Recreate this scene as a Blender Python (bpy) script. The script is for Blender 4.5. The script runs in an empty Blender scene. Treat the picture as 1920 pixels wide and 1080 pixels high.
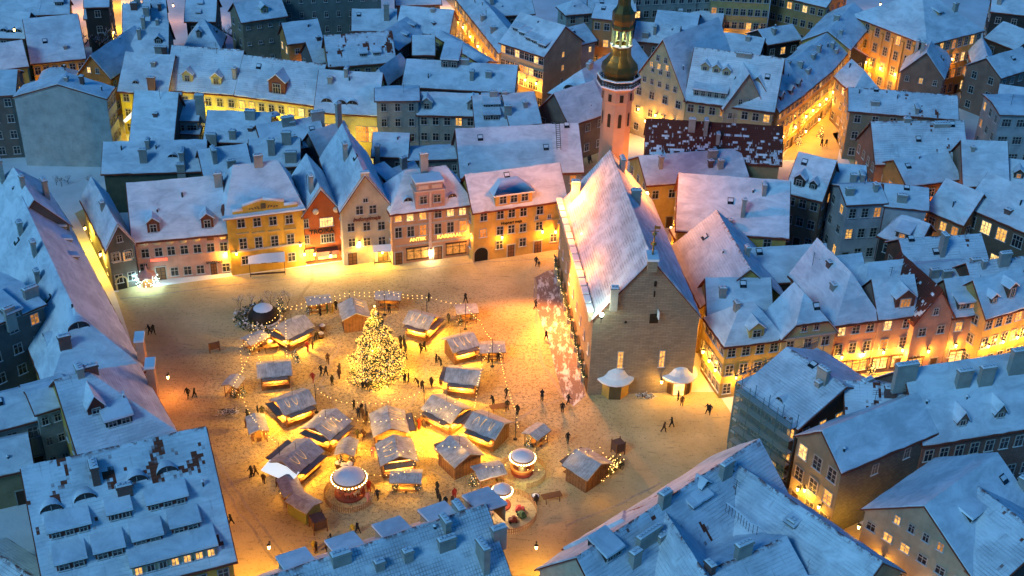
import bpy, bmesh, math, random
from mathutils import Vector, Matrix, noise
random.seed(7)
SC = bpy.context.scene; COL = SC.collection
R = math.radians
# ---------------------------------------------------------------- camera
F = 2350.; TH = R(31); H = 105.; ROLL = R(1.75)
_f = Vector((0, math.cos(TH), -math.sin(TH))); _u0 = Vector((0, math.sin(TH), math.cos(TH))); _r0 = Vector((1, 0, 0))
_r = math.cos(ROLL)*_r0 + math.sin(ROLL)*_u0; _u = math.cos(ROLL)*_u0 - math.sin(ROLL)*_r0
_q = _f.copy()
if Vector((0, 0, -1)).dot(_r) > 0:
    _r = math.cos(ROLL)*_r0 - math.sin(ROLL)*_u0; _u = math.cos(ROLL)*_u0 + math.sin(ROLL)*_r0
CAM = Vector((0, 0, H))
cd = bpy.data.cameras.new('camera'); cam = bpy.data.objects.new('camera', cd); COL.objects.link(cam)
cd.sensor_width = 36; cd.lens = 36*F/1920; cd.clip_end = 6000; cd.clip_start = 1
m = Matrix.Identity(4)
for i in range(3): m[i][0] = _r[i]; m[i][1] = _u[i]; m[i][2] = -_f[i]
m[0][3], m[1][3], m[2][3] = CAM
cam.matrix_world = m; SC.camera = cam
# ---------------------------------------------------------------- world, sun, exposure
W = bpy.data.worlds.new('World'); SC.world = W; W.use_nodes = True
wn = W.node_tree.nodes; wl = W.node_tree.links; bg = wn['Background']
sky = wn.new('ShaderNodeTexSky'); sky.sky_type = 'NISHITA'; sky.sun_disc = False
sky.sun_elevation = R(4); sky.sun_rotation = R(222); sky.ozone_density = 6; sky.air_density = 1.2; sky.dust_density = 0.3
tint = wn.new('ShaderNodeMix'); tint.data_type = 'RGBA'; tint.blend_type = 'MULTIPLY'; tint.inputs[0].default_value = 1
wl.new(sky.outputs[0], tint.inputs[6]); tint.inputs[7].default_value = SKYTINT = (0.48, 2.35, 3.0, 1)
wl.new(tint.outputs[2], bg.inputs[0]); bg.inputs[1].default_value = 0.10
sd = bpy.data.lights.new('sun', 'SUN'); so = bpy.data.objects.new('sun', sd); COL.objects.link(so)
sd.energy = 1.25; sd.angle = R(16); sd.color = (0.34, 0.72, 1.0); so.rotation_euler = (R(52), 0, R(-42))
SC.view_settings.view_transform = 'Standard'; SC.view_settings.look = 'None'
SC.view_settings.exposure = 0; SC.view_settings.gamma = 1
SC.cycles.use_denoising = True; SC.cycles.max_bounces = 5; SC.cycles.diffuse_bounces = 3; SC.cycles.glossy_bounces = 2
SC.cycles.sample_clamp_indirect = 4; SC.cycles.use_adaptive_sampling = True; SC.cycles.adaptive_threshold = 0.02
SC.cycles.caustics_reflective = False; SC.cycles.caustics_refractive = False

def P(px, py, z=0.):
    d = _f + ((px-960)/F)*_r + ((540-py)/F)*_u
    return CAM + d*((z-H)/d.z)
def proj(p):
    d = Vector(p)-CAM; k = d.dot(_f)
    return 960+F*d.dot(_r)/k, 540-F*d.dot(_u)/k
# ---------------------------------------------------------------- materials
class NT:
    def __init__(s, name):
        s.m = bpy.data.materials.new(name); s.m.use_nodes = True; s.t = s.m.node_tree; s.p = s.t.nodes['Principled BSDF']
        s.p.inputs['Specular IOR Level'].default_value = .3
    def n(s, typ, **kw):
        o = s.t.nodes.new('ShaderNode'+typ)
        for k, v in kw.items():
            if k.startswith('i_'): o.inputs[k[2:].replace('_', ' ')].default_value = v
            elif k[0] == 'I' and k[1:].isdigit(): o.inputs[int(k[1:])].default_value = v
            else: setattr(o, k, v)
        return o
    def l(s, a, b): s.t.links.new(a, b)
    def noise(s, vec, scale, det=4, rough=.6, dist=0):
        o = s.n('TexNoise', i_Scale=scale, i_Detail=det, i_Roughness=rough, i_Distortion=dist); s.l(vec, o.inputs['Vector']); return o.outputs['Fac']
    def ramp(s, fac, stops):
        o = s.n('ValToRGB'); s.l(fac, o.inputs[0]); e = o.color_ramp.elements
        while len(e) < len(stops): e.new(.5)
        for i, (p, c) in enumerate(stops):
            e[i].position = p; e[i].color = (c, c, c, 1) if isinstance(c, (int, float)) else (*c, 1)
        return o.outputs[0]
    def mix(s, fac, a, b, bt='MIX'):
        o = s.n('Mix', data_type='RGBA', blend_type=bt)
        for k, v in ((0, fac), (6, a), (7, b)):
            if isinstance(v, (int, float)): o.inputs[k].default_value = v
            elif isinstance(v, tuple): o.inputs[k].default_value = (*v, 1)
            else: s.l(v, o.inputs[k])
        return o.outputs[2]
    def math(s, op, a, b=0.):
        o = s.n('Math', operation=op)
        for k, v in ((0, a), (1, b)):
            if isinstance(v, (int, float)): o.inputs[k].default_value = v
            else: s.l(v, o.inputs[k])
        return o.outputs[0]
    def bump(s, h, strength=.3, dist=.1, nrm=None):
        o = s.n('Bump', i_Strength=strength, i_Distance=dist); s.l(h, o.inputs['Height'])
        if nrm: s.l(nrm, o.inputs['Normal'])
        return o.outputs['Normal']
    def uv(s): return s.n('UVMap').outputs[0]
    def pos(s): return s.n('NewGeometry').outputs['Position']
    def scale(s, v, sc):
        o = s.n('Mapping'); o.inputs['Scale'].default_value = sc; s.l(v, o.inputs[0]); return o.outputs[0]
    def out(s, col=None, nrm=None, rough=.8):
        if col is not None:
            if isinstance(col, tuple): s.p.inputs['Base Color'].default_value = (*col, 1)
            else: s.l(col, s.p.inputs['Base Color'])
        if nrm is not None: s.l(nrm, s.p.inputs['Normal'])
        if isinstance(rough, (int, float)): s.p.inputs['Roughness'].default_value = rough
        else: s.l(rough, s.p.inputs['Roughness'])
        return s.m
MC = {}
def plain(name, col, rough=.7, metal=0, vary=.12):
    if name in MC: return MC[name]
    t = NT(name); nz = t.noise(t.pos(), 1.7, 5)
    c = t.mix(t.ramp(nz, [(.3, 0), (.7, 1)]), tuple(x*(1-vary) for x in col), tuple(min(1, x*(1+vary)) for x in col))
    t.p.inputs['Metallic'].default_value = metal
    MC[name] = t.out(c, None, rough); return MC[name]
SNOW = (.80, .83, .87)
def snow_plain():
    if 'sn' in MC: return MC['sn']
    t = NT('snow'); p = t.pos(); a = t.noise(p, .35, 5); b = t.noise(p, 4, 5, .7)
    c = t.mix(t.ramp(a, [(.35, 0), (.65, 1)]), (.72, .75, .79), (.86, .88, .91))
    MC['sn'] = t.out(c, t.bump(b, .35, .12), .75); return MC['sn']
def roof_snow(kind):
    """clean / rows / worn / patchy / bare / grid : snow over clay tiles, uv in metres (u along ridge, v down slope)"""
    k = 'rs'+kind
    if k in MC: return MC[k]
    t = NT('roof_snow_'+kind); uv = t.uv(); p = t.pos()
    big = t.noise(p, .18, 4); fine = t.noise(p, 5, 4, .7); mid = t.noise(p, 1.1, 4)
    drift = t.noise(t.scale(p, (.5, .5, 1.6)), .55, 6, .7, .8)
    snow = t.mix(t.ramp(t.math('ADD', t.math('MULTIPLY', big, .45), t.math('MULTIPLY', drift, .55)), [(.40, 0), (.58, 1)]), (.58, .60, .64), (.88, .90, .93))
    sep = t.n('SeparateXYZ'); t.l(uv, sep.inputs[0]); u, v = sep.outputs[0], sep.outputs[1]
    rows = t.math('FRACT', t.math('MULTIPLY', v, 1/.42)); cols = t.math('FRACT', t.math('MULTIPLY', u, 1/.33))
    rowl = t.ramp(rows, [(0, 1), (.22, 0), (.9, 0), (1, 1)]); coll = t.ramp(cols, [(0, 1), (.3, 0), (.8, 0), (1, 1)])
    tile = t.mix(t.noise(p, 2.5, 3), (.16, .035, .018), (.30, .075, .035))
    tile = t.mix(t.math('MULTIPLY', rowl, .6), tile, (.03, .015, .012))
    if kind == 'bare': tile = t.mix(.6, tile, (.05, .015, .012))
    amt = {'clean': 0., 'rows': .42, 'worn': .6, 'patchy': .3, 'bare': .4, 'grid': .85, 'hall': .95}[kind]
    lines = t.math('MULTIPLY', t.math('MAXIMUM', rowl, t.math('MULTIPLY', coll, .8 if kind in ('grid', 'hall') else .25)), t.ramp(t.noise(p, .5, 4), [(.38, 0), (.62, 1)]))
    lines = t.math('MULTIPLY', lines, amt)
    c = t.mix(lines, snow, (.20, .17, .17) if kind != 'clean' else (.7, .7, .7))  # tile course lines, their thin shadows painted into the snow colour
    if kind in ('patchy', 'bare', 'worn'):
        cb = t.n('CombineXYZ'); t.l(t.math('MULTIPLY', u, 1/.33) if kind == 'bare' else t.math('FLOOR', t.math('MULTIPLY', u, 1/.33)), cb.inputs[0]); t.l(t.math('FLOOR', t.math('MULTIPLY', v, 1/.42)), cb.inputs[1])
        sp = t.noise(t.scale(cb.outputs[0], {'patchy': (.13, .075, 1), 'bare': (.22, .5, 1), 'worn': (.25, .12, 1)}[kind]), 1.0, 6, .66, .3)
        if kind == 'bare': sp = t.math('ADD', sp, t.ramp(t.math('MULTIPLY', v, .1), [(.0, .12), (.35, .08), (.8, .0)]))
        if kind == 'patchy': sp = t.math('ADD', sp, t.ramp(t.math('MULTIPLY', v, .1), [(.0, .04), (.30, .09), (.75, .0)]))
    else: sp = t.noise(t.scale(uv, (.9, .32, 1)), 1.0, 7, .68, .4)
    # thin strip of tiles showing near the ridge
    ridge = t.math('MULTIPLY', t.ramp(v, [(.0, 1), (.12, .8), (.5, 0)]), t.ramp(t.noise(p, 1.3, 5, .7), [(.50, 0), (.55, 1)]))
    th = {'clean': .80, 'rows': .70, 'worn': .62, 'patchy': .615, 'bare': .50, 'grid': .70, 'hall': .9}[kind]
    mask = t.ramp(sp, [(th, 0), (min(.99, th+.02), 1)])
    if kind != 'clean' and kind != 'hall': mask = t.math('MAXIMUM', mask, ridge)
    tr = t.math('MULTIPLY', t.ramp(t.noise(t.scale(uv, (2.2, .18, 1)), 1.3, 6, .7, .6), [(.60, 0), (.66, 1)]), .0 if kind == 'clean' else .35)
    c = t.mix(tr, c, (.30, .28, .28)); c = t.mix(mask, c, tile)
    h = t.math('SUBTRACT', t.math('ADD', t.math('MULTIPLY', mid, .5), t.math('MULTIPLY', fine, .25)), t.math('ADD', t.math('MULTIPLY', mask, .8), t.math('MULTIPLY', lines, .35)))
    MC[k] = t.out(c, t.bump(h, .65 if kind == 'hall' else .5, .2), .75); return MC[k]
def stall_snow():
    if 'ss' in MC: return MC['ss']
    t = NT('thin_trodden_snow'); p = t.pos(); a = t.noise(p, 1.3, 6, .7); b = t.noise(t.scale(t.uv(), (5, .7, 1)), 1.2, 5, .7)
    c = t.mix(t.ramp(t.math('ADD', t.math('MULTIPLY', a, .5), t.math('MULTIPLY', b, .5)), [(.42, 0), (.6, 1)]), (.33, .32, .30), (.62, .62, .61)); MC['ss'] = t.out(c, t.bump(t.math('ADD', a, b), .4, .06), .8); return MC['ss']
def tile_mat():
    if 'tile' in MC: return MC['tile']
    t = NT('clay_tile'); p = t.pos(); c = t.mix(t.noise(p, 2, 4), (.12, .03, .018), (.24, .06, .03))
    MC['tile'] = t.out(c, t.bump(t.noise(p, 9, 2), .4, .05), .8); return MC['tile']
def plaster(col, k=None, dirt=.25):
    k = 'pl%.2f_%.2f_%.2f' % col
    if k in MC: return MC[k]
    t = NT('plaster'); p = t.pos(); a = t.noise(p, .5, 6, .65); b = t.noise(t.scale(p, (3, 3, .35)), 1, 5, .7); f = t.noise(p, 14, 3)
    dk = tuple(x*(1-dirt*1.3) for x in col); lt = tuple(min(1, x*1.08) for x in col)
    c = t.mix(t.ramp(a, [(.3, 0), (.7, 1)]), dk, lt); c = t.mix(t.math('MULTIPLY', t.ramp(b, [(.5, 0), (.75, 1)]), dirt), c, tuple(x*.45 for x in col))
    MC[k] = t.out(c, t.bump(t.math('ADD', a, f), .25, .05), .85); return MC[k]
def masonry(k, c1, c2, mort, sx=.55, sy=.22, bump=.5):
    if k in MC: return MC[k]
    t = NT(k); uv = t.uv(); b = t.n('TexBrick'); t.l(uv, b.inputs[0])
    for i, v in (('Scale', 1.), ('Brick Width', sx), ('Row Height', sy), ('Mortar Size', .018), ('Bias', 0.)): b.inputs[i].default_value = v
    b.inputs['Color1'].default_value = (*c1, 1); b.inputs['Color2'].default_value = (*c2, 1); b.inputs['Mortar'].default_value = (*mort, 1)
    p = t.pos(); a = t.noise(p, .6, 6, .65)
    c = t.mix(t.ramp(a, [(.3, .0), (.75, .55)]), b.outputs[0], tuple(x*.5 for x in c1))
    MC[k] = t.out(c, t.bump(t.math('ADD', b.outputs['Fac'], t.noise(p, 6, 4)), bump, .04), .9); return MC[k]
def emit(name, col, s, vary=0.):
    if name in MC: return MC[name]
    t = NT(name); t.p.inputs['Base Color'].default_value = (*[c*.5 for c in col], 1)
    if vary:
        a = t.noise(t.pos(), 2.2, 3); c = t.mix(t.ramp(a, [(.38, 0), (.62, 1)]), tuple(x*(1-vary) for x in col), col); t.l(c, t.p.inputs['Emission Color'])
    else: t.p.inputs['Emission Color'].default_value = (*col, 1)
    t.p.inputs['Emission Strength'].default_value = s; MC[name] = t.m; return t.m
def pane(i):
    if i == 0:
        if 'pane0' in MC: return MC['pane0']
        t = NT('window_glass'); c = t.mix(t.ramp(t.noise(t.pos(), 1.4, 3), [(.4, 0), (.65, 1)]), (.012, .016, .022), (.05, .05, .05))
        MC['pane0'] = t.out(c, None, .12); t.p.inputs['Specular IOR Level'].default_value = .5; return t.m
    return emit('lit_window_%d' % i, [(1, .48, .10), (1, .62, .2), (1, .36, .06)][i-1], [1.6, 2.2, .8][i-1], .75)
WHITE = plain('white_paint', (.42, .39, .35)); DARKWOOD = plain('dark_wood', (.06, .032, .018)); WOOD = plain('brown_timber', (.17, .08, .035))
DKMETAL = plain('dark_metal', (.03, .032, .035), .5); STONE = plain('grey_stone', (.3, .28, .25))
CHIM = plaster((.42, .38, .33)); CHIMR = masonry('chimney_brick', (.22, .07, .045), (.15, .05, .035), (.25, .22, .2), .25, .09)
# ---------------------------------------------------------------- object helpers
def link(name, me, parent=None, mats=(), **props):
    o = bpy.data.objects.new(name, me); COL.objects.link(o)
    if me is not None and mats and not me.materials:
        for x in mats: me.materials.append(x)
    if parent is not None: o.parent = parent
    for k, v in props.items(): o[k] = v
    return o
def empty(name, loc=(0, 0, 0), rz=0., label=None, cat=None, group=None):
    o = bpy.data.objects.new(name, None); COL.objects.link(o); o.location = loc; o.rotation_euler = (0, 0, rz); o.empty_display_size = .2
    if label: o['label'] = label
    if cat: o['category'] = cat
    if group: o['group'] = group
    return o
class MB:
    """collects boxes, prisms, tubes; build() makes ONE mesh"""
    def __init__(s): s.b = bmesh.new(); s.uv = s.b.loops.layers.uv.new('UVMap')
    def face(s, pts, mi=0, uvs=None, smooth=False):
        vs = [s.b.verts.new(p) for p in pts]
        try: f = s.b.faces.new(vs)
        except ValueError: return None
        f.material_index = mi; f.smooth = smooth
        if uvs:
            for l, q in zip(f.loops, uvs): l[s.uv].uv = q
        return f
    def box(s, c, size, mi=0, rz=0., top=None, taper=1.):
        x, y, z = size[0]/2, size[1]/2, size[2]; cs, sn = math.cos(rz), math.sin(rz)
        q = []
        for k, t in ((0, 1.), (z, taper)):
            for a, b in ((-x, -y), (x, -y), (x, y), (-x, y)):
                a *= t; b *= t; q.append(Vector((c[0]+a*cs-b*sn, c[1]+a*sn+b*cs, c[2]+k)))
        for ids, w in (((0, 1, 5, 4), size[0]), ((1, 2, 6, 5), size[1]), ((2, 3, 7, 6), size[0]), ((3, 0, 4, 7), size[1])):
            s.face([q[i] for i in ids], mi, [(0, 0), (w, 0), (w, z), (0, z)])
        s.face([q[i] for i in (4, 5, 6, 7)], mi if top is None else top, [(0, 0), (size[0], 0), (size[0], size[1]), (0, size[1])])
        s.face([q[i] for i in (3, 2, 1, 0)], mi)
    def tube(s, a, b, r, n=6, mi=0, r2=None, cap=True):
        a, b = Vector(a), Vector(b); d = b-a
        if d.length < 1e-5: return
        z = d.normalized(); x = z.orthogonal().normalized(); y = z.cross(x); r2 = r if r2 is None else r2
        A = [a+(x*math.cos(t)+y*math.sin(t))*r for t in [2*math.pi*i/n for i in range(n)]]
        B = [b+(x*math.cos(t)+y*math.sin(t))*r2 for t in [2*math.pi*i/n for i in range(n)]]
        for i in range(n): s.face([A[i], A[(i+1) % n], B[(i+1) % n], B[i]], mi, None, n > 5)
        if cap: s.face(B, mi); s.face(A[::-1], mi)
    def lathe(s, prof, n=16, c=(0, 0, 0), mi=0, smooth=True, ph=0.):
        rings = [[Vector((c[0]+r*math.cos(2*math.pi*i/n+ph), c[1]+r*math.sin(2*math.pi*i/n+ph), c[2]+z)) for i in range(n)] for r, z in prof]
        for k in range(len(rings)-1):
            a, b = rings[k], rings[k+1]
            for i in range(n):
                j = (i+1) % n; q = [a[i], a[j], b[j], b[i]]
                if prof[k][0] < 1e-4: q = [a[i], b[j], b[i]]
                elif prof[k+1][0] < 1e-4: q = [a[i], a[j], b[i]]
                s.face(q, mi, None, smooth)
    def ball(s, c, r, mi=0, n=6):
        s.lathe([(1e-5, -r)]+[(r*math.cos(t), r*math.sin(t)) for t in [(-math.pi/2+math.pi*i/(n//2+1)) for i in range(1, n//2+1)]]+[(1e-5, r)], n, c, mi)
    def poly(s, pts, z0, z1, mi=0, top=None):
        a = [Vector((p[0], p[1], z0)) for p in pts]; b = [Vector((p[0], p[1], z1)) for p in pts]; n = len(pts)
        for i in range(n): s.face([a[i], a[(i+1) % n], b[(i+1) % n], b[i]], mi)
        s.face(b, mi if top is None else top); s.face(a[::-1], mi)
    def mesh(s, name, mats, weld=True):
        if weld: bmesh.ops.remove_doubles(s.b, verts=s.b.verts, dist=1e-4)
        me = bpy.data.meshes.new(name); s.b.to_mesh(me); s.b.free()
        for x in mats: me.materials.append(x)
        return me
    def build(s, name, mats, parent=None, weld=True, **props):
        if not isinstance(mats, (list, tuple)): mats = [mats]
        return link(name, s.mesh(name, mats, weld), parent, (), **props)
def tag(o, label, cat, group=None):
    o['label'] = label; o['category'] = cat
    if group: o['group'] = group
    return o
LIGHTS = []
WARM = (1, .40, .045); YEL = (1, .47, .04); ORG = (1, .29, .03); COOL = (.5, .95, .8)
def lamp(loc, w, col=WARM, r=.25, parent=None):
    d = bpy.data.lights.new('lamp_light', 'POINT'); d.energy = w; d.color = col; d.shadow_soft_size = r
    o = bpy.data.objects.new('lamp_light', d); COL.objects.link(o); o.location = loc
    if parent: o.parent = parent
    return o
def spot(loc, to, w, col=WARM, ang=100, r=.2, blend=.6):
    d = bpy.data.lights.new('flood_light', 'SPOT'); d.energy = w; d.color = col; d.shadow_soft_size = r; d.spot_size = R(ang); d.spot_blend = blend
    o = bpy.data.objects.new('flood_light', d); COL.objects.link(o); o.location = loc
    o.rotation_euler = (Vector(to)-Vector(loc)).to_track_quat('-Z', 'Y').to_euler(); return o
# ---------------------------------------------------------------- windows (shared meshes)
WC = {}
def win_mesh(w, h, style, lit):
    """frame + bars in local coords: x across, z up, y = outwards negative"""
    w = round(w*5)/5; h = round(h*5)/5; k = (w, h, style, lit)
    if k in WC: return WC[k]
    f = MB(); t = .06
    for x, ww in ((-w/2, t*2), (w/2, t*2)): f.box((x, -.04, 0), (ww, .14, h))
    f.box((0, -.04, h-t), (w, .14, t*1.6)); f.box((0, -.06, -t), (w+.3, .26, t*1.6), 0, 0, 1)
    nb = 1 if w < 1.5 else (2 if w < 2.2 else 4)
    for i in range(nb): f.box((-w/2+w*(i+1)/(nb+1), -.03, 0), (.08, .08, h))
    if style != 'p': f.box((0, -.03, h*.6), (w, .08, .07))
    if h > 1.7 and style == 'x': f.box((0, -.03, h*.3), (w, .07, .06))
    a = f.mesh('window', [WHITE if style != 'b' else DARKWOOD, snow_plain()])
    g = MB(); g.box((0, -.02, 0), (w, .03, h)); b = g.mesh('pane', [pane(lit)])
    WC[k] = (a, b); return WC[k]
def window(parent, base, rz, w=1.1, h=1.6, style='x', lit=0, kid=True, name='window'):
    a, b = win_mesh(w, h, style, lit)
    o = link(name, a, parent); o.location = base; o.rotation_euler = (0, 0, rz)
    c = link('pane', b, o)
    return o
# ---------------------------------------------------------------- building frame
def ccw(v): return Vector((-v.y, v.x, 0))
class Fr:
    def __init__(s, O, ex, L, Wd, ze, zr, i=(0, 0), j=(0, 0), kind='EB'):
        s.O = Vector((O.x, O.y, 0)); s.ex = ex; s.ey = ccw(ex); s.L = L; s.W = Wd; s.ze = ze; s.zr = zr; s.i = i; s.j = j; s.kind = kind
        s.tan = (zr-ze)/(Wd/2)
    def w(s, x, y, z): return s.O+s.ex*x+s.ey*y+Vector((0, 0, z))
    def planes(s, x, y):
        r = [(s.ze+s.tan*y, -s.ey), (s.ze+s.tan*(s.W-y), s.ey)]
        for k, (xx, d) in enumerate(((x, -s.ex), (s.L-x, s.ex))):
            if s.i[k] > .05:
                zj = s.ze+s.j[k]*(s.zr-s.ze); r.append((zj+(s.zr-zj)/s.i[k]*xx, d))
        return r
    def roofz(s, x, y): return min(s.planes(x, y), key=lambda t: t[0])
    def hit(s, px, py):
        z = s.zr+.2
        while z > s.ze-3:
            p = P(px, py, z); d = p-s.O; x, y = d.dot(s.ex), d.dot(s.ey)
            if -.6 <= x <= s.L+.6 and -.6 <= y <= s.W+.6:
                h, dr = s.roofz(x, y)
                if z <= h: return Vector((p.x, p.y, h)), dr, (s.tan if abs(dr.dot(s.ey)) > .5 else (s.zr-s.ze)/max(.5, max(s.i)))
            z -= .1
        return None
def EB(A, B, Rg, ze, pitch=48, hip=(0, 0), j=(0, 0), zr=None, Wd=None):
    a, b = P(*A, ze), P(*B, ze); ex = (b-a); L = ex.length; ex.normalize(); ey = ccw(ex); tn = math.tan(R(pitch))
    zs = []
    if Wd is None:
        for r in Rg:
            if zr is None:
                lo, hi = ze, ze+25
                for _ in range(40):
                    z = (lo+hi)/2; y = (P(*r, z)-a).dot(ey)
                    if (z-ze)-tn*y < 0: lo = z
                    else: hi = z
                zs.append((lo, (P(*r, lo)-a).dot(ey)))
            else: zs.append((zr, (P(*r, zr)-a).dot(ey)))
        zz = sum(q[0] for q in zs)/len(zs); Wd = 2*sum(q[1] for q in zs)/len(zs)
    else: zz = ze+tn*Wd/2 if zr is None else zr
    Wd = max(3., min(Wd, 40)); zz = max(zz, ze+.5)
    return Fr(a, ex, L, Wd, ze, zz, (hip[0]*Wd/2, hip[1]*Wd/2), j, 'EB')
def GF(A, B, apex, back, ze, hip=(0, 0), j=(0, 0), L=None, zr=None):
    a, b = P(*A, ze), P(*B, ze); M = (a+b)/2; Wd = (b-a).length; ex = ccw((b-a).normalized())
    if zr is None:
        zr = ze
        while proj((M.x, M.y, zr))[1] > apex[1] and zr < ze+25: zr += .05
    if L is None: L = max(5, min(60, (P(*back, zr)-M).dot(ex)))
    return Fr(b, ex, L, Wd, ze, zr, (hip[0]*Wd/2, hip[1]*Wd/2), j, 'GF')
def RB(R1, R2, zr, ze, Wd, ext=(0, 0), hip=(0, 0)):
    a, b = P(*R1, zr), P(*R2, zr); ex = (b-a).normalized(); ey = ccw(ex); a = a-ex*ext[0]; b = b+ex*ext[1]
    return Fr(a-ey*Wd/2, ex, (b-a).length, Wd, ze, zr, (hip[0]*Wd/2, hip[1]*Wd/2), (0, 0), 'EB')
def nz(p, s=.5, k=0): return noise.noise(Vector((p.x*s+k, p.y*s-k, p.z*s)))
def sheet(mb, fr, ov, lift=.2, cell=1.1, mi=0, amp=.12):
    """snow layer over all planes, real thickness, uneven surface"""
    E = Fr(fr.O-(fr.ex+fr.ey)*ov, fr.ex, fr.L+2*ov, fr.W+2*ov, fr.ze-ov*fr.tan, fr.zr, tuple((x+ov if x > .05 else 0) for x in fr.i), fr.j)
    L, Wd = E.L, E.W; sl = math.sqrt(1+E.tan**2)
    zj = [E.ze+E.j[k]*(E.zr-E.ze) for k in (0, 1)]; yj = [Wd*E.j[k]/2 for k in (0, 1)]
    def ytop(x):
        a = yj[0]+(Wd/2-yj[0])*(x/E.i[0]) if E.i[0] > .05 and x < E.i[0] else Wd/2
        b = yj[1]+(Wd/2-yj[1])*((L-x)/E.i[1]) if E.i[1] > .05 and L-x < E.i[1] else Wd/2
        return min(a, b)
    def grid(fn, nu, nv):
        G = []
        for a in range(nu+1):
            row = []
            for b in range(nv+1):
                p, uv = fn(a/nu, b/nv); q = p.copy(); q.z += lift+amp*nz(p, .45)+amp*.6*nz(p, 1.6)
                edge = b == 0
                if edge: q.z -= lift*.35; q += Vector((nz(p, 1.1)*.10, nz(p, 1.1, 5)*.10, 0))
                row.append((mb.b.verts.new(q), uv, p))
            G.append(row)
        for a in range(nu):
            for b in range(nv):
                q = [G[a][b], G[a+1][b], G[a+1][b+1], G[a][b+1]]; vs = []
                for t in q:
                    if all((t[0].co-o[0].co).length > 1e-3 for o in vs): vs.append(t)
                if len(vs) < 3: continue
                try: f = mb.b.faces.new([t[0] for t in vs])
                except ValueError: continue
                f.smooth = True; f.material_index = mi
                for l, t in zip(f.loops, vs): l[mb.uv].uv = t[1]
        ring = [G[a][0] for a in range(nu+1)]+[G[nu][b] for b in range(1, nv+1)]+[G[a][nv] for a in range(nu-1, -1, -1)]+[G[0][b] for b in range(nv-1, 0, -1)]
        for k in range(len(ring)):
            t0, t1 = ring[k], ring[(k+1) % len(ring)]
            if (t0[0].co-t1[0].co).length < 1e-3: continue
            mb.face([t0[0].co+Vector((0, 0, -lift-.02)), t1[0].co+Vector((0, 0, -lift-.02)), t1[0].co, t0[0].co], mi, [t0[1]]*2+[t1[1]]*2)
    nu = max(2, int(L/cell)); nv = max(2, int(Wd/2*sl/cell))
    xs = sorted(set([L*k/nu for k in range(nu+1)]+[v for v in (E.i[0], L-E.i[1]) if 0.2 < v < L-.2]))
    def side(flip):
        def fn(s, t):
            x = xs[round(s*(len(xs)-1))]; y = ytop(x)*t
            return E.w(L-x if flip else x, Wd-y if flip else y, E.ze+E.tan*y), (x, (Wd/2-y)*sl)
        return fn
    grid(side(False), len(xs)-1, nv)
    if E.i != (0, 0) and E.i[0] != E.i[1] or E.j[0] != E.j[1]:
        xs2 = xs
        def fn2(s, t):
            x = L-xs2[::-1][::-1][round((1-s)*(len(xs2)-1))]; x = L-x
            y = ytop(x)*t
            return E.w(x, Wd-y, E.ze+E.tan*y), (x, (Wd/2-y)*sl)
        grid(fn2, len(xs)-1, nv)
    else: grid(side(True), len(xs)-1, nv)
    for k in (0, 1):
        if E.i[k] > .05:
            n = max(2, int(Wd/cell)); m2 = max(2, int(E.i[k]/cell)+1)
            def fh(s, t):
                y0 = yj[k]+(Wd-2*yj[k])*(1-s if k == 0 else s); y = y0+(Wd/2-y0)*t; xx = E.i[k]*t
                return E.w(xx if k == 0 else L-xx, y, zj[k]+(E.zr-zj[k])*t), (y, (1-t)*math.hypot(E.i[k], E.zr-zj[k]))
            grid(fh, n, m2)
def board(mb, fr, ov, th=.16, mi=0):
    E = Fr(fr.O-(fr.ex+fr.ey)*ov, fr.ex, fr.L+2*ov, fr.W+2*ov, fr.ze-ov*fr.tan, fr.zr, tuple((x+ov if x > .05 else 0) for x in fr.i), fr.j)
    zj = [E.ze+E.j[k]*(E.zr-E.ze) for k in (0, 1)]; yj = [E.W*E.j[k]/2 for k in (0, 1)]
    fs = []
    for flip in (0, 1):
        Y = (lambda y: E.W-y) if flip else (lambda y: y)
        pts = [(0, 0, E.ze), (E.L, 0, E.ze)]
        if yj[1] > 0: pts.append((E.L, yj[1], zj[1]))
        pts += [(E.L-E.i[1], E.W/2, E.zr), (E.i[0], E.W/2, E.zr)]
        if yj[0] > 0: pts.append((0, yj[0], zj[0]))
        fs.append([E.w(a, Y(b), c) for a, b, c in (pts[::-1] if flip else pts)])
    for k in (0, 1):
        if E.i[k] > .05:
            x = 0 if k == 0 else E.L
            q = [E.w(x, E.W-yj[k], zj[k]), E.w(x, yj[k], zj[k]), E.w(E.i[0] if k == 0 else E.L-E.i[1], E.W/2, E.zr)]
            fs.append(q if k == 0 else q[::-1])
    dn = Vector((0, 0, -th))
    for q in fs:
        mb.face(q, mi); mb.face([p+dn for p in q[::-1]], mi)
        for i in range(len(q)): mb.face([q[i]+dn, q[(i+1) % len(q)]+dn, q[(i+1) % len(q)], q[i]], mi)
ALLH = {}
def chim_at(root, p, w=1., d=.7, h=1.6, brick=False, rz=0., sink=1.6, par=None):
    c = MB(); z0 = -sink
    c.box((0, 0, z0), (w, d, sink+h), 0); c.box((0, 0, h-.28), (w+.22, d+.22, .16), 0); c.box((0, 0, h), (w+.1, d+.1, .14), 1, 0, 1, .86)
    n = max(1, int(w/.45))
    for i in range(n): c.box((-w/2+w*(i+.5)/n, 0, h+.1), (.22, .24, .14), 2, 0, 2)
    for i in range(n): c.box((-w/2+w*(i+.5)/n, 0, h+.24), (.30, .32, .05), 1)
    o = c.build('chimney', [CHIMR if brick else CHIM, snow_plain(), DKMETAL], par if par else root); o.location = p; o.rotation_euler = (0, 0, rz); return o
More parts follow.
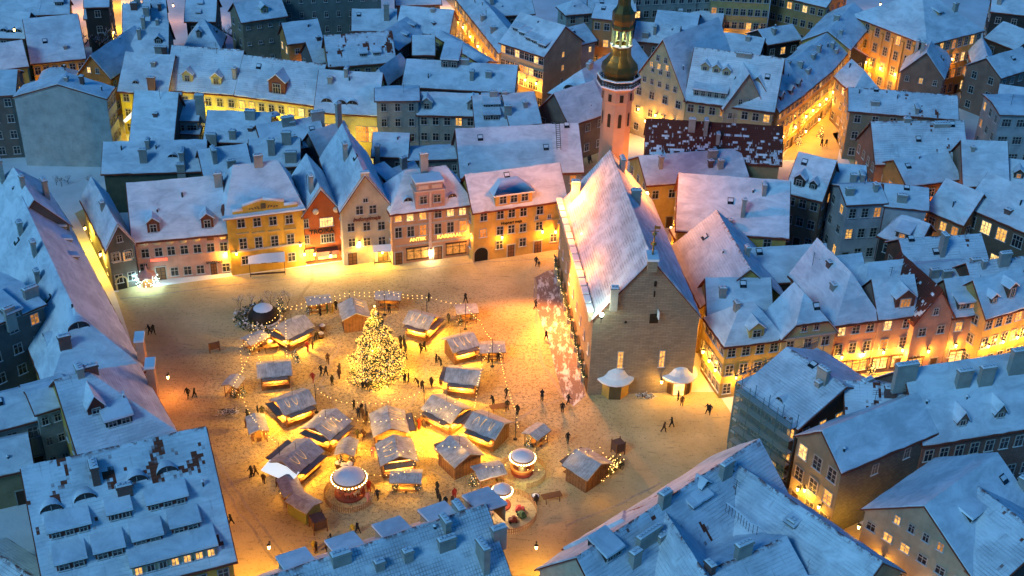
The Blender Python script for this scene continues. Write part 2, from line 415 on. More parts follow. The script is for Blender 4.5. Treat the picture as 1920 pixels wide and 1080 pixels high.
def dormer(root, fr, spec, wallc, snowm):
    kind, px, py, w, h = spec[:5]; lit = spec[5] if len(spec) > 5 else 0; col = spec[6] if len(spec) > 6 else None
    if py is None: r = (fr.w(px[0], px[1], fr.roofz(px[0], px[1])[0]), fr.roofz(px[0], px[1])[1], fr.tan)
    else: r = fr.hit(px, py)
    if r is None: return
    p, d, tn = r; tn = max(tn, .35); rz = math.atan2(d.y, d.x)+math.pi/2   # local -y = d
    wm = plaster(col) if col else wallc
    dm = MB(); sn = MB(); n = 1
    if kind == 'g' or kind == 'p':
        gh = w*(.42 if kind == 'g' else .75); D = (h+gh)/tn+.4; Dw = h/tn+.1
        dm.face([(-w/2, 0, -.5), (w/2, 0, -.5), (w/2, 0, h), (0, 0, h+gh), (-w/2, 0, h)], 0)
        for s in (-1, 1):
            q = [(s*w/2, 0, -.5), (s*w/2, Dw+.5, h*.2), (s*w/2, Dw+.5, h), (s*w/2, 0, h)]; dm.face(q if s > 0 else q[::-1], 0)
        ov = .22
        for s in (-1, 1):
            e = h-ov*gh/(w/2); a = Vector((s*(w/2+ov), -ov, e)); b = Vector((0, -ov, h+gh)); c_ = Vector((0, D, h+gh)); d_ = Vector((s*(w/2+ov), Dw+.4, e))
            for mb_, lo, hi, mi in ((dm, 0, .08, 1), (sn, .08, .28, 0)):
                q = [v+Vector((0, 0, lo)) for v in (a, b, c_, d_)]; t = [v+Vector((0, 0, hi)) for v in (a, b, c_, d_)]
                if s < 0: mb_.face(t[::-1], mi); mb_.face(q, mi)
                else: mb_.face(t, mi); mb_.face(q[::-1], mi)
                for i in range(4):
                    f_ = [q[i], q[(i+1) % 4], t[(i+1) % 4], t[i]]; mb_.face(f_, mi)
    elif kind in 's':
        n = spec[7] if len(spec) > 7 else max(1, int(w/1.15)); D = h/tn*1.9+.8; rise = .28*D*tn
        dm.face([(-w/2, 0, -.5), (w/2, 0, -.5), (w/2, 0, h), (-w/2, 0, h)], 0)
        for s in (-1, 1):
            q = [(s*w/2, 0, -.5), (s*w/2, D, h*.2), (s*w/2, D, h+rise), (s*w/2, 0, h)]; dm.face(q if s > 0 else q[::-1], 0)
        x = w/2+.2
        for mb_, lo, hi, mi in ((dm, 0, .1, 1), (sn, .1, .42, 0)):
            q = [Vector(v)+Vector((0, 0, lo)) for v in ((-x, -.3, h-.05), (x, -.3, h-.05), (x, D, h+rise), (-x, D, h+rise))]; t = [v+Vector((0, 0, hi-lo)) for v in q]
            mb_.face(t, mi); mb_.face(q[::-1], mi)
            for i in range(4): mb_.face([q[i], q[(i+1) % 4], t[(i+1) % 4], t[i]], mi)
    elif kind == 'e':
        N = 8; D = h/tn*2.2+.8
        arc = [(-w/2*math.cos(math.pi*i/N), h*math.sin(math.pi*i/N)) for i in range(N+1)]
        dm.face([(a, -.02, b) for a, b in arc], 2)
        for i in range(N):
            (a, b), (c_, d_) = arc[i], arc[i+1]
            sn.face([(a*1.12, -.12, b*1.1+.05), (c_*1.12, -.12, d_*1.1+.05), (c_*.5, D, h+.15+d_*.2), (a*.5, D, h+.15+b*.2)], 0, None, True)
            dm.face([(a, -.12, b), (c_, -.12, d_), (c_*1.12, -.12, d_*1.1+.05), (a*1.12, -.12, b*1.1+.05)], 1)
        dm.box((0, -.06, 0), (.08, .06, h*.9), 3); dm.box((0, -.06, 0), (w*.95, .08, .08), 3)
    o = dm.build('dormer', [wm, DARKWOOD, pane(0), WHITE], root); o.location = p; o.rotation_euler = (0, 0, rz)
    s_ = sn.build('snow_cap', snowm, o)
    if kind != 'e':
        ww = min(.95, w/n*.62); hh = h*.72
        if kind == 'g' or kind == 'p': ww = w*.5; hh = h*.75
        for i in range(n):
            a, b = win_mesh(ww, hh, 'p' if ww < .8 else 'c', lit if (lit == 0 or n == 1 or random.random() < .7) else 0)
            wo = link('window', a, o); wo.location = (-w/2+w*(i+.5)/n, -.03, .22)
            # pane joins the window mesh location as its own sub-part of the dormer
            po = link('pane', b, o); po.location = (-w/2+w*(i+.5)/n, -.03, .22)
NCUT = [0]
def house(label, fr, wall, snow='rows', win=None, ch=(), dm=(), cat='house', name='house', ov=.35, lit=.1, gab=0, door=True, wsty='x', wsz=(1.1, 1.6), lift=.2, extra=None, base=-.3, gtop=False, litc=1, trim=False):
    random.seed(sum(ord(c_)*(i_+3) for i_, c_ in enumerate(label)))
    root = empty(name, tuple(fr.w(fr.L/2, fr.W/2, 0)), 0, label, cat); rl = root.location.copy()
    inv = Matrix.Translation(-rl)
    wm = wall if not isinstance(wall, tuple) else plaster(wall)
    a = MB(); zj = [fr.ze+fr.j[k]*(fr.zr-fr.ze) for k in (0, 1)]
    def ends(k):
        x = 0 if k == 0 else fr.L; yj = fr.W*fr.j[k]/2; hipped = fr.i[k] > .05
        if hipped: pr = [(fr.W, fr.ze), (fr.W-yj, zj[k]), (yj, zj[k]), (0, fr.ze)] if yj > 0 else [(fr.W, fr.ze), (0, fr.ze)]
        else: pr = [(fr.W, fr.ze), (fr.W/2, fr.zr), (0, fr.ze)]
        pts = [(0, base), (fr.W, base)]+pr
        if k == 0: pts = [(fr.W-y, z) for y, z in pts]
        return [fr.w(x, y, z)-rl for y, z in pts], [(y, z) for y, z in pts]
    for k in (0, 1):
        p, uvs = ends(k); a.face(p, 0, uvs)
    a.face([fr.w(x, 0, z)-rl for x, z in ((0, base), (fr.L, base), (fr.L, fr.ze), (0, fr.ze))], 0, [(0, base), (fr.L, base), (fr.L, fr.ze), (0, fr.ze)])
    a.face([fr.w(x, fr.W, z)-rl for x, z in ((fr.L, base), (0, base), (0, fr.ze), (fr.L, fr.ze))], 0, [(0, base), (fr.L, base), (fr.L, fr.ze), (0, fr.ze)])
    wo = a.build('wall', wm, root)
    b = MB(); fr2 = Fr(fr.O-Vector((rl.x, rl.y, 0)), fr.ex, fr.L, fr.W, fr.ze+.02, fr.zr+.02, fr.i, fr.j, fr.kind)
    board(b, fr2, ov+.13); ro = b.build('roof', tile_mat(), root)
    s = MB(); sheet(s, fr2, ov, lift); so_ = s.build('snow_cover', roof_snow(snow), ro, weld=False)
    # cornice line
    c = MB()
    for (x0, y0), (x1, y1) in (((0, 0), (fr.L, 0)), ((fr.L, 0), (fr.L, fr.W)), ((fr.L, fr.W), (0, fr.W)), ((0, fr.W), (0, 0))):
        if (x0 == x1) and fr.i[0 if x0 == 0 else 1] < .05: continue
        p0, p1 = fr.w(x0, y0, 0)-rl, fr.w(x1, y1, 0)-rl; d = (p1-p0); n_ = -ccw(d.normalized())*.12
        mid = (p0+p1)/2+n_; c.box((mid.x, mid.y, fr.ze-.42-.12*fr.tan), (d.length+.2, .28, .3), 0, math.atan2(d.y, d.x))
    if len(c.b.faces): c.build('cornice', plain('cornice_paint', (.42, .38, .33)), root)
    else: c.b.free()
    # windows on walls that can be seen
    mp = {'EB': {'f': 'y0', 'r': 'x1', 'b': 'y1', 'l': 'x0'}, 'GF': {'f': 'x0', 'l': 'y1', 'b': 'x1', 'r': 'y0'}}[fr.kind]
    seg = {'y0': (fr.w(0, 0, 0), fr.w(fr.L, 0, 0)), 'x1': (fr.w(fr.L, 0, 0), fr.w(fr.L, fr.W, 0)), 'y1': (fr.w(fr.L, fr.W, 0), fr.w(0, fr.W, 0)), 'x0': (fr.w(0, fr.W, 0), fr.w(0, 0, 0))}
    win = win or {}; res = {}
    for key, sd_ in mp.items():
        p0, p1 = seg[sd_]; d = p1-p0; Lw = d.length; d.normalize(); n_ = -ccw(d); res[key] = (p0, p1, d, n_)
        if key in win and win[key] is None: continue
        if n_.dot(CAM-(p0+p1)/2-Vector((0, 0, H))) < 0 and key not in win: continue
        rz = math.atan2(d.y, d.x)
        isg = (sd_ == 'x0' and (fr.i[0] < .05 or fr.j[0] > 0)) or (sd_ == 'x1' and (fr.i[1] < .05 or fr.j[1] > 0))
        spec = win.get(key)
        if spec is None:
            rows = max(1, int((fr.ze-.6)/3.1)); cols = max(1, int(Lw/2.9)); spec = (rows, cols)
        rows, cols = spec[:2]; ww, hh = (spec[2], spec[3]) if len(spec) > 3 else wsz; lp = spec[4] if len(spec) > 4 else lit
        fh = fr.ze/rows; pr = []
        for r_ in range(rows):
            zb = fh*r_+(fh-hh)*.52; 
            for c_ in range(cols): pr.append(((c_+.5)/cols, zb, ww, hh, r_))
        if isg and gab:
            top = fr.zr-fr.ze
            for gi in range(gab):
                zb = fr.ze+.4+gi*2.6; half = (fr.zr-zb-1.3)/top
                nn = int(half*Lw/2.0)
                if half > .15:
                    for q in range(max(1, nn)): pr.append((.5+(q+.5-max(1, nn)/2)*1.9/Lw, zb, .8, 1.1, 9))
        dcol = random.randrange(cols) if door and key == 'f' else -1
        for k, (u, zb, a_, b_, r_) in enumerate(pr):
            p = p0+d*(u*Lw)-rl
            if r_ == 0 and k == dcol:
                q = MB(); q.box((0, -.03, 0), (1.1, .1, 2.2)); q.box((0, -.05, 2.2), (1.4, .2, .14), 1); q.box((-.62, -.04, 0), (.14, .16, 2.2), 1); q.box((.62, -.04, 0), (.14, .16, 2.2), 1)
                do = q.build('door', [DARKWOOD, STONE], root); do.location = (p.x, p.y, 0); do.rotation_euler = (0, 0, rz); continue
            li = (random.choice((1, 1, 2, 3)) if random.random() < lp else 0)
            window(root, (p.x, p.y, zb), rz, a_, b_, wsty, li)
    for q in ch:
        r_ = fr.hit(q[0], q[1])
        if r_ is None: continue
        w_ = q[2] if len(q) > 2 else random.uniform(.7, 1.5); h_ = q[3] if len(q) > 3 else random.uniform(1.1, 2.)
        chim_at(root, r_[0]-rl, w_, random.uniform(.6, .8), h_, (q[4] if len(q) > 4 else random.random() < .3), math.atan2(fr.ex.y, fr.ex.x)+(math.pi/2 if random.random() < .3 else 0), par=ro)
    fl = Fr(fr.O, fr.ex, fr.L, fr.W, fr.ze, fr.zr, fr.i, fr.j)
    if name == 'house' and fr.ze > 5:
        used = [fr.hit(q[1], q[2]) for q in dm if q[2] is not None]; used = [u_[0] for u_ in used if u_]
        for _ in range(int(fr.L*fr.W/48)+1):
            x, y = random.uniform(1.2, fr.L-1.2), random.uniform(1.2, fr.W-1.2); z, dr = fr.roofz(x, y); p = fr.w(x, y, z)
            if dr.dot(CAM-p) < -20 or any((u_-p).length < 3.2 for u_ in used): continue
            used.append(p); kk = random.random(); rz = math.atan2(dr.y, dr.x)+math.pi/2
            if kk < .36:
                b = MB(); h_ = random.uniform(.5, 1.3); b.tube((0, 0, -.3), (0, 0, h_), random.uniform(.08, .16), 6); b.lathe([(.22, h_-.02), (.2, h_+.1), (.001, h_+.2)], 8, mi=1); o = b.build('vent_pipe', [DKMETAL, snow_plain()], ro)
            elif kk < .62:
                b = MB(); b.box((0, 0, 0), (.95, 1.15, .2), 0, 0, 1); b.box((0, .15, .2), (.8, .55, .05), 2); o = b.build('skylight', [DKMETAL, pane(0), snow_plain()], ro); an = math.atan(fr.tan); o.matrix_local = Matrix.Translation(p-rl+Vector((0, 0, .16))) @ Matrix.Rotation(rz, 4, 'Z') @ Matrix.Rotation(an, 4, 'X'); continue
            elif kk < .82:
                chim_at(root, p-rl, random.uniform(.6, 1.1), .6, random.uniform(.7, 1.5), random.random() < .35, rz, par=ro); continue
            else:
                b = MB(); b.tube((0, 0, -.3), (0, 0, 2.4), .04, 4)
                for a_ in (1.7, 2., 2.3): b.tube((-.5, 0, a_), (.5, 0, a_), .025, 3)
                o = b.build('antenna', DKMETAL, ro)
            o.location = p-rl; o.rotation_euler = (0, 0, rz)
    for q in dm:
        n0 = len(COL.objects); before = set(root.children)
        dormer(root, fl, q, wm, roof_snow('clean'))
        for o in set(root.children)-before: o.location = o.location-rl
    if trim and fr.kind == 'GF':
        t = MB(); d = (seg['x0'][1]-seg['x0'][0]).normalized(); n_ = -fr.ex*.12
        A, B_, Z = fr.w(0, fr.W+.05, fr.ze)-rl+n_, fr.w(0, -.05, fr.ze)-rl+n_, fr.w(0, fr.W/2, fr.zr+.35)-rl+n_
        for s_, e_ in ((A, Z), (Z, B_)): t.tube(s_, e_, .2, 4)
        t.build('barge_board', WHITE, root)
    ALLH[label] = (root, fr, res, rl); return ALLH[label]
# ================================================================ ground
def ground_mat(name, kind):
    t = NT(name); p = t.pos(); a = t.noise(p, .12, 5); b = t.noise(p, 2.2, 6, .75); c = t.noise(p, 7, 4, .7)
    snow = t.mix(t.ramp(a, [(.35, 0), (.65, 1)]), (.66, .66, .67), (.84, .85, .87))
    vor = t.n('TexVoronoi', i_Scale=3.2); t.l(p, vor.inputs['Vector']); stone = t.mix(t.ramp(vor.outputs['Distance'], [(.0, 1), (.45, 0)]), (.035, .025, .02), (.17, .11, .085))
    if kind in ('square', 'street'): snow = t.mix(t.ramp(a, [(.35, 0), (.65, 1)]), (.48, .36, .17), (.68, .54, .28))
    if kind == 'square':
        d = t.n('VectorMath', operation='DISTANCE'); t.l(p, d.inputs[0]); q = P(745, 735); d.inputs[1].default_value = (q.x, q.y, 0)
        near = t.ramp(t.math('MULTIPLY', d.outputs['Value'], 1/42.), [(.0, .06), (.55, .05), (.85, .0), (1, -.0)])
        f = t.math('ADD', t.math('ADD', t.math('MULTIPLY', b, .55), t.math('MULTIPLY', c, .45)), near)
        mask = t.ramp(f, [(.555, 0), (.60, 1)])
        mask = t.math('MULTIPLY', mask, .7)
        tr = t.noise(t.scale(p, (.25, 1.4, 1)), 1.2, 5, .6); tr = t.math('MULTIPLY', t.ramp(tr, [(.60, 0), (.68, 1)]), .35)
        mask = t.math('MAXIMUM', mask, tr)
        col = t.mix(mask, snow, stone); h = t.math('SUBTRACT', t.math('ADD', b, t.math('MULTIPLY', c, .5)), mask)
    elif kind == 'bare':
        sc = t.scale(p, (1, .35, 1)); m2 = t.ramp(t.noise(sc, .9, 7, .75), [(.42, 0), (.5, 1)])
        col = t.mix(t.math('MULTIPLY', m2, .85), snow, t.mix(t.noise(p, 3, 3), (.10, .045, .03), (.2, .10, .07))); h = t.math('SUBTRACT', b, m2)
    elif kind == 'street':
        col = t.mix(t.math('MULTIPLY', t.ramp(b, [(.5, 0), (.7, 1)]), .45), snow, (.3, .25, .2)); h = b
    else: col = snow; h = b
    return t.out(col, t.bump(h, .45, .12), .75)
def flat(name, pts, z, m, **k):
    b = MB(); b.face([(q[0], q[1], z) for q in pts]); return b.build(name, m, None, kind='structure', **k)
flat('ground', [(-2500, -300), (2500, -300), (2500, 4500), (-2500, 4500)], 0, ground_mat('ground_snow', 'g'))
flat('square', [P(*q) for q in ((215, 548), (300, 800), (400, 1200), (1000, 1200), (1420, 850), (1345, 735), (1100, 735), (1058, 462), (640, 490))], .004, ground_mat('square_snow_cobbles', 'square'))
flat('path', [P(*q) for q in ((1000, 560), (1003, 520), (1025, 508), (1046, 505), (1052, 560), (1072, 640), (1098, 742), (1075, 762), (1055, 745), (1030, 650))], .008, ground_mat('bare_cobbles', 'bare'))
SM = ground_mat('street_snow', 'street')
for q in (((208, 0), (227, 0), (232, 240), (250, 300), (190, 300)), ((780, -60), (850, -60), (960, 60), (1110, 230), (1130, 330), (1080, 330), (1060, 200), (900, 70)),
          ((1465, 300), (1570, 300), (1590, 190), (1650, 90), (1650, 20), (1610, 20), (1610, 90), (1500, 240)), ((140, 400), (225, 550), (290, 540), (180, 380)),
          ((1560, 250), (1700, 480), (1740, 470), (1620, 240)), ((1260, 440), (1345, 730), (1600, 760), (1930, 700), (1930, 650), (1560, 700), (1380, 740), (1300, 470)), ((1420, 880), (1620, 1100), (1750, 1100), (1520, 900))):
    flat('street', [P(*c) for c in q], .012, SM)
def track(pts, w, m):
    W3 = [P(*c) for c in pts]; b = MB()
    W4 = []
    for a, c in zip(W3, W3[1:]):
        n = max(2, int((c-a).length/1.5)); W4 += [a.lerp(c, i/n) for i in range(n)]
    W4.append(W3[-1]); pr = None
    for i, q in enumerate(W4):
        d = (W4[min(i+1, len(W4)-1)]-W4[max(i-1, 0)]).normalized(); s_ = ccw(d)*(w/2+.12*nz(q, .9)); k = Vector((nz(q, .3)*.5, nz(q, .3, 4)*.5, 0)); cur = (q-s_+k, q+s_+k)
        if pr: b.face([(pr[0].x, pr[0].y, .012), (cur[0].x, cur[0].y, .012), (cur[1].x, cur[1].y, .012), (pr[1].x, pr[1].y, .012)])
        pr = cur
    b.build('path', m, None, kind='structure')
BM = plain('worn_track', (.44, .35, .23), .8, 0, .25)
track([(586, 505), (584, 530), (562, 560), (540, 600)], .45, plain('wet_gravel', (.46, .34, .16)))
for tr in ([(225, 562), (420, 536), (620, 516), (760, 506), (900, 492), (1040, 484)], [(1003, 520), (1006, 600), (1018, 690), (1060, 748)], [(1060, 745), (1000, 770), (900, 830)], [(392, 860), (440, 950), (520, 1060)], [(400, 850), (455, 940), (540, 1050)], [(1240, 905), (1170, 940), (1060, 985)], [(500, 830), (560, 760), (600, 700)], [(770, 640), (800, 700), (770, 760), (690, 810), (560, 830)], [(640, 640), (600, 720), (640, 780), (720, 830), (840, 900)]): track(tr, .35, BM)
# ================================================================ houses
YW = (.62, .40, .10); OC = (.60, .33, .10); PK = (.62, .36, .27); GY = (.14, .14, .13); WH = (.55, .55, .52); BE = (.50, .42, .28); BR = (.12, .08, .055); CR = (.6, .5, .3); LY = (.66, .55, .2)
DK = (.05, .045, .04)
BRICKR = masonry('red_brick', (.28, .09, .05), (.2, .06, .04), (.3, .25, .2), .25, .08); LIME = masonry('limestone', (.36, .30, .21), (.27, .22, .155), (.16, .13, .1), .9, .28)
RUB = masonry('rubble_stone', (.22, .22, .17), (.14, .14, .12), (.08, .08, .07), .5, .25, .8); BRB = masonry('brown_brick', (.2, .12, .07), (.15, .09, .05), (.2, .17, .13), .25, .08)
HS = {}
# --- row along the far side of the square
HS['grey'] = house('narrow dark grey gabled corner house with arched door and two lit windows', GF((201, 463), (250, 453), (219, 424), (219, 325), 8, j=(0, 0)), (.15, .15, .14), 'clean', {'f': (2, 2, 1.3, 1.7, 0), 'l': (2, 3, .9, 1.2, .2)}, ch=[(232, 395, 1.3, 5.5, False)], trim=True, wsz=(1.2, 1.6), gab=1, door=False)
HS['pink'] = house('long pink house with white oval cartouches and two brown dormers', EB((251, 449), (423, 433), [(282, 341), (402, 331)], 7.8, 50), PK, 'clean', {'f': None}, ch=[(410, 350, 1.2, 2.2, False), (340, 334, 1.2, 1., True)], dm=[('g', 289, 438, 1.9, 1.9, 0, (.2, .07, .04)), ('g', 390, 430, 1.9, 1.9, 0, (.2, .07, .04))], door=False)
HS['yel'] = house('bright yellow house with a low pediment and carved crest above its cornice', EB((424, 405), (567, 387), [(452, 308), (552, 300)], 11, 42, hip=(.4, .4)), (.72, .42, .06), 'clean', {'f': None}, ch=[(408, 352, 1.2, 2.5, False), (485, 312, 1.4, 2, False), (550, 330, 1.2, 3.2, True)], door=False)
HS['tro'] = house('red orange gabled house with round scrolls and a big dark name on it', GF((569, 400.5), (637, 392.5), (606, 355), (602, 288), 9.6), (.50, .13, .035), 'clean', {'f': None}, ch=[(584, 360, 1.4, 3, False)], trim=True, door=False)
HS['bei'] = house('tall pale beige gabled house with a curved gable and script lettering', GF((640, 392), (731, 382), (684, 328), (668, 232), 10.6), (.52, .45, .33), 'clean', {'f': None}, ch=[(699, 305, 1.4, 3.2, False), (648, 300, 1.2, 3, False)], trim=True, door=False)
HS['man'] = house('wide salmon pink mansion with white bands and hipped roof with a central attic', EB((734, 397), (886, 379), [(765, 318), (848, 312)], 10, 47, hip=(.75, .75)), (.62, .36, .20), 'clean', {'f': None}, ch=[(795, 322, 1.3, 3.3, False), (757, 318, 1.1, 2.2, False)], dm=[('e', 765, 380, 1.4, .8), ('e', 848, 373, 1.4, .8)], door=False)
HS['hop'] = house('golden yellow house with black blackletter name and round arched carriage gate', EB((889, 394), (1060, 371), [(892, 326), (1068, 305)], 9.8, 46), (.66, .40, .10), 'clean', {'f': None}, ch=[(908, 322, 1.4, 2.2, False)], door=False)
# --- left flank
house('long snowy house with small roof windows facing the north alley', EB((266, 690), (127, 421), [(142, 592), (50, 383)], 8, 46, hip=(1.25, 0)), YW, 'clean', {'f': (2, 12, 1, 1.4, .15)}, ch=[(124, 655, 1.5, 2, True), (66, 480, 1.2, 2.5, False), (40, 440, 1.1, 2.2, False), (72, 530, 1.1, 2, False)], dm=[('e', 86, 642, 2.6, 1.1), ('e', 148, 618, 2.6, 1.1), ('s', 122, 430, 1, .6), ('s', 133, 455, 1, .6), ('s', 145, 487, 1, .6)])
house('house with a pointed finial roof and tall pale chimney near the alley bend', EB((129, 419), (78, 342), [(50, 378), (25, 292)], 10, 50, hip=(0, .9)), GY, 'clean', ch=[(88, 372, 1.6, 3.4, False), (44, 352, .9, 2, False), (5, 340, 1.8, 4, False)])
house('low house with flat cluttered snowy roof deck beside the long alley house', EB((-40, 620), (80, 570), [(-30, 560), (60, 520)], 13.5, 8), GY, 'clean', ch=[(103, 592, 1.5, 1.8, False), (60, 560, 2, 1.8, False), (20, 600, 1.4, 2, False)], dm=[('s', 30, 600, 2, 1)])
house('big snowy L wing house with two tall salmon chimneys over the square', EB((152, 857), (325, 806), [(150, 702), (222, 682)], 8.5, 38, hip=(0, .95)), YW, 'rows', ch=[(172, 700, 1.6, 1.2, True), (206, 682, 1.3, 1.6, False), (150, 702, 1.5, 1.2, False), (42, 702, 1.2, 1.8, True), (285, 722, 1.6, 3.2, False), (270, 668, 1.6, 3.2, False)], dm=[('p', 182, 778, 2, 1.2, 0, (.2, .06, .04)), ('s', 225, 800, 3.2, 1.2, 0, DK)])
house('grey courtyard house with small square windows and a smooth snow roof', EB((69, 774), (139, 753), [(62, 742), (122, 710)], 9.5, 16), (.36, .38, .36), 'clean', {'f': (3, 3, .9, 1.2, .0)}, ov=.3)
house('low grey courtyard range with dark eaves at the picture edge', EB((-40, 812), (151, 762), [(-40, 748), (150, 703)], 8, 30), (.33, .34, .30), 'clean', {'f': (2, 5)})
house('long grey side house with plain snowy roof behind the courtyard', EB((-60, 900), (58, 874), [(-60, 840), (-10, 828)], 5.5, 30), (.3, .24, .14), 'clean')
HS['red'] = house('large house with wide dormers and red tiles showing through roof snow', EB((95, 1135), (436, 1046), [(14, 896), (356, 798)], 8, 42), (.62, .38, .07), 'patchy', {'f': (2, 8), 'r': (2, 4)}, ch=[(180, 898, 1.7, 2, True), (236, 932, 1.6, 1.6, True), (22, 915, 1.4, 1.8, False)],
      dm=[('e', 98, 962, 2.2, 1.), ('e', 161, 940, 2.2, 1.), ('e', 258, 908, 2.2, 1.), ('e', 314, 889, 2.2, 1.), ('s', 133, 1007, 4.2, 1.1, 0, (.2, .06, .04)), ('s', 227, 975, 2.4, 1.1, 0, (.2, .06, .04)), ('s', 316, 953, 4.2, 1.1, 0, (.2, .06, .04)),
          ('s', 136, 1068, 3., 1.2, 0, (.2, .06, .04)), ('s', 208, 1047, 3., 1.2, 0, (.2, .06, .04)), ('s', 280, 1025, 3., 1.2, 0, (.2, .06, .04)), ('s', 350, 1000, 3., 1.2, 0, (.2, .06, .04)), ('s', 330, 1063, 9, 1.5, 1, (.6, .5, .3))], lift=.25)
house('low dark yard building squeezed against the large dormered house', EB((-60, 1060), (30, 1120), [(-60, 1000), (20, 1060)], 4, 20), DK, 'worn')
# --- bottom edge
HS['bot'] = house('house whose snowy roof shows dark tile rows and many square chimneys', RB((512, 1080), (906, 948), 15, 9, 13.5), (.5, .4, .2), 'grid', {'b': (3, 10)}, ch=[(640, 1058, 2, 1.5, False), (765, 1050, 1., 1.4, False), (838, 1030, 1.9, 1.6, False), (835, 992, 1.6, 1.4, False), (860, 962, 1.8, 1.2, False), (905, 1060, 2, 3, False), (935, 1010, 1.6, 1.6, False), (712, 1068, 1, 1.2, False)], dm=[('s', 960, 1040, 2, 1, 0, DK)]+[('s', (x, 10.6), None, 2.9, 1.6, 0, (.4, .35, .25), 2) for x in (3.2, 8.6, 14, 19.4, 24.8)])
house('yellow walled house by the lane mouth with long snowy ridge', RB((1085, 1043), (1420, 826), 14, 8.5, 11), (.5, .42, .3), 'worn', {'l': (2, 3), 'b': (2, 9)}, ch=[(1245, 948, 1.4, 2, False), (1215, 1020, 3.4, 1.8, False), (1190, 1060, 1.3, 2, False), (1360, 895, 1.8, 2.2, False), (1240, 1015, 1.2, 1, False)], dm=[('g', 1322, 918, 1.4, .5, 0, DK), ('s', 1303, 955, 1., .5, 0, DK), ('s', 1314, 947, 1., .5, 0, DK), ('s', 1326, 941, 1., .5, 0, DK), ('s', 1150, 1050, 2.4, 1, 0, DK)])
house('low cross gable roof dropping from the long ridge toward the bottom edge', RB((1248, 962), (1330, 1090), 13.2, 9, 8), (.3, .26, .2), 'rows', {'f': None}, ch=[])
house('wing with broad smooth snow gable roof turned towards the square', RB((1122, 944), (1200, 1000), 12.6, 8.8, 9, hip=(.8, 0)), (.5, .42, .22), 'clean')
house('low wing with pointed snow roof beside the square lane', RB((1290, 858), (1350, 900), 12.6, 9.2, 8, hip=(.8, 0)), (.5, .42, .22), 'clean')
house('cross wing with roof terrace railing and cluttered snowy roof', RB((1385, 874), (1650, 1052), 13.2, 9, 10), (.4, .3, .16), 'rows', ch=[(1335, 955, 1.2, 1.4, False), (1485, 985, .9, .8, False)], dm=[('s', 1480, 990, 1.2, .5)])
house('snowy rear roof at the bottom edge with a broken square chimney', RB((1300, 1085), (1470, 1010), 12.5, 9, 11), (.3, .25, .18), 'rows', ch=[(1392, 1045, 2, 2, False), (1330, 1072, 1.2, 1.2, True)])
house('dark courtyard shed with snowy roof behind the cross wing', RB((1460, 1090), (1560, 1075), 10, 7, 8), DK, 'clean', ch=[(1606, 1015, 1.4, 1.4, False)])
# --- right foreground
HS['scaf'] = house('house wrapped in netted scaffolding with a red tile gash in its snow', EB((1394, 727), (1497, 800), [(1500, 668), (1605, 738)], 10, 24), BR, 'worn', {'f': (3, 5), 'l': (3, 4)}, ch=[(1540, 720, 1.6, 2.4, False), (1615, 768, 1.6, 1.6, False)], dm=[('e', 1462, 755, 1.2, .7)])
house('corner house with grey pediment over three storeys of yellow lit windows', GF((1497, 815), (1579, 880), (1546, 808), (1722, 742), 10.5), (.30, .26, .17), 'clean', {'f': (3, 3, 1.4, 2.1, .35), 'r': None}, gab=0, name='house')
house('large rose brick house with long snowy roof and three slab chimneys', EB((1733, 829), (1960, 792), [(1700, 700), (1925, 652)], 9.5, 43), BRICKR, 'clean', {'f': (2, 8, 1.3, 1.8, .15)}, ch=[(1690, 735, 3, 2.6, False), (1803, 725, 2, 2.6, False), (1845, 722, 2, 2.8, False), (1903, 700, 2.4, 3.6, False)], dm=[('p', 1803, 800, 1.5, 1.), ('p', 1873, 787, 1.5, 1.)], wsty='c')
house('low annex joining scaffolded house with dark exposed tiles and stubby chimney', EB((1590, 790), (1720, 800), [(1600, 728), (1690, 712)], 10.3, 30), BR, 'patchy', ch=[(1668, 745, 1.5, 1.5, True)])
house('house with plain grey gable and two bright square windows below', GF((1624, 952), (1822, 1076), (1752, 947), (1862, 850), 8.4), (.44, .36, .24), 'clean', {'f': (2, 6, 1.3, 1.3, .45)}, gab=1, dm=[('s', 1830, 975, 2.6, .8, 0, DK), ('s', 1880, 1010, 2.6, .8, 0, DK)], ch=[(1915, 915, 1, 1.5, False)], wsty='c')
house('dark snow roof with exposed battens at the lower right corner', RB((1800, 890), (1960, 1010), 12.5, 8.5, 14), DK, 'worn', ch=[])
# --- houses right of the lane behind the hall
HS['r0'] = house('yellow corner house with three pedimented windows opposite the small kiosk', EB((1361, 644), (1467, 631), [(1408, 568), (1424, 566)], 9.4, 48, hip=(.95, .95)), (.66, .44, .12), 'clean', {'f': (3, 4, 1.2, 1.8, .1), 'l': (3, 5, 1, 1.5, .3)}, dm=[('g', 1417, 636, 2.2, 1.6, 0, (.6, .44, .14))], ch=[(1352, 555, 1., 2, False)])
house('pale yellow house with clipped gable and three window rows', GF((1467, 632), (1567, 618), (1522, 572), (1510, 530), 9.6, hip=(.75, 0), j=(.45, 0)), (.6, .5, .25), 'clean', {'f': (3, 3, 1.2, 1.7, .05)}, gab=1)
house('orange pink house with pyramid roof front and lit shop below', GF((1568, 603), (1649, 592), (1618, 538), (1596, 500), 10, hip=(1.1, 0), L=14), (.6, .33, .22), 'clean', {'f': (3, 3, 1.2, 1.8, .15)})
house('brownish pink house with brick attic dormer and glowing top windows', EB((1650, 593), (1722, 585), [(1640, 525), (1700, 515)], 10, 50), (.42, .26, .2), 'clean', {'f': (3, 2, 1.3, 1.8, .5)}, dm=[('g', 1695, 578, 3, 1.8, 3, (.2, .08, .05))])
house('salmon gabled house with one small lit window in its peak', GF((1717, 600), (1787, 590), (1765, 543), (1735, 470), 9.5), (.55, .3, .2), 'bare', {'f': (2, 2, 1.1, 1.4, 0)}, gab=1, litc=1)
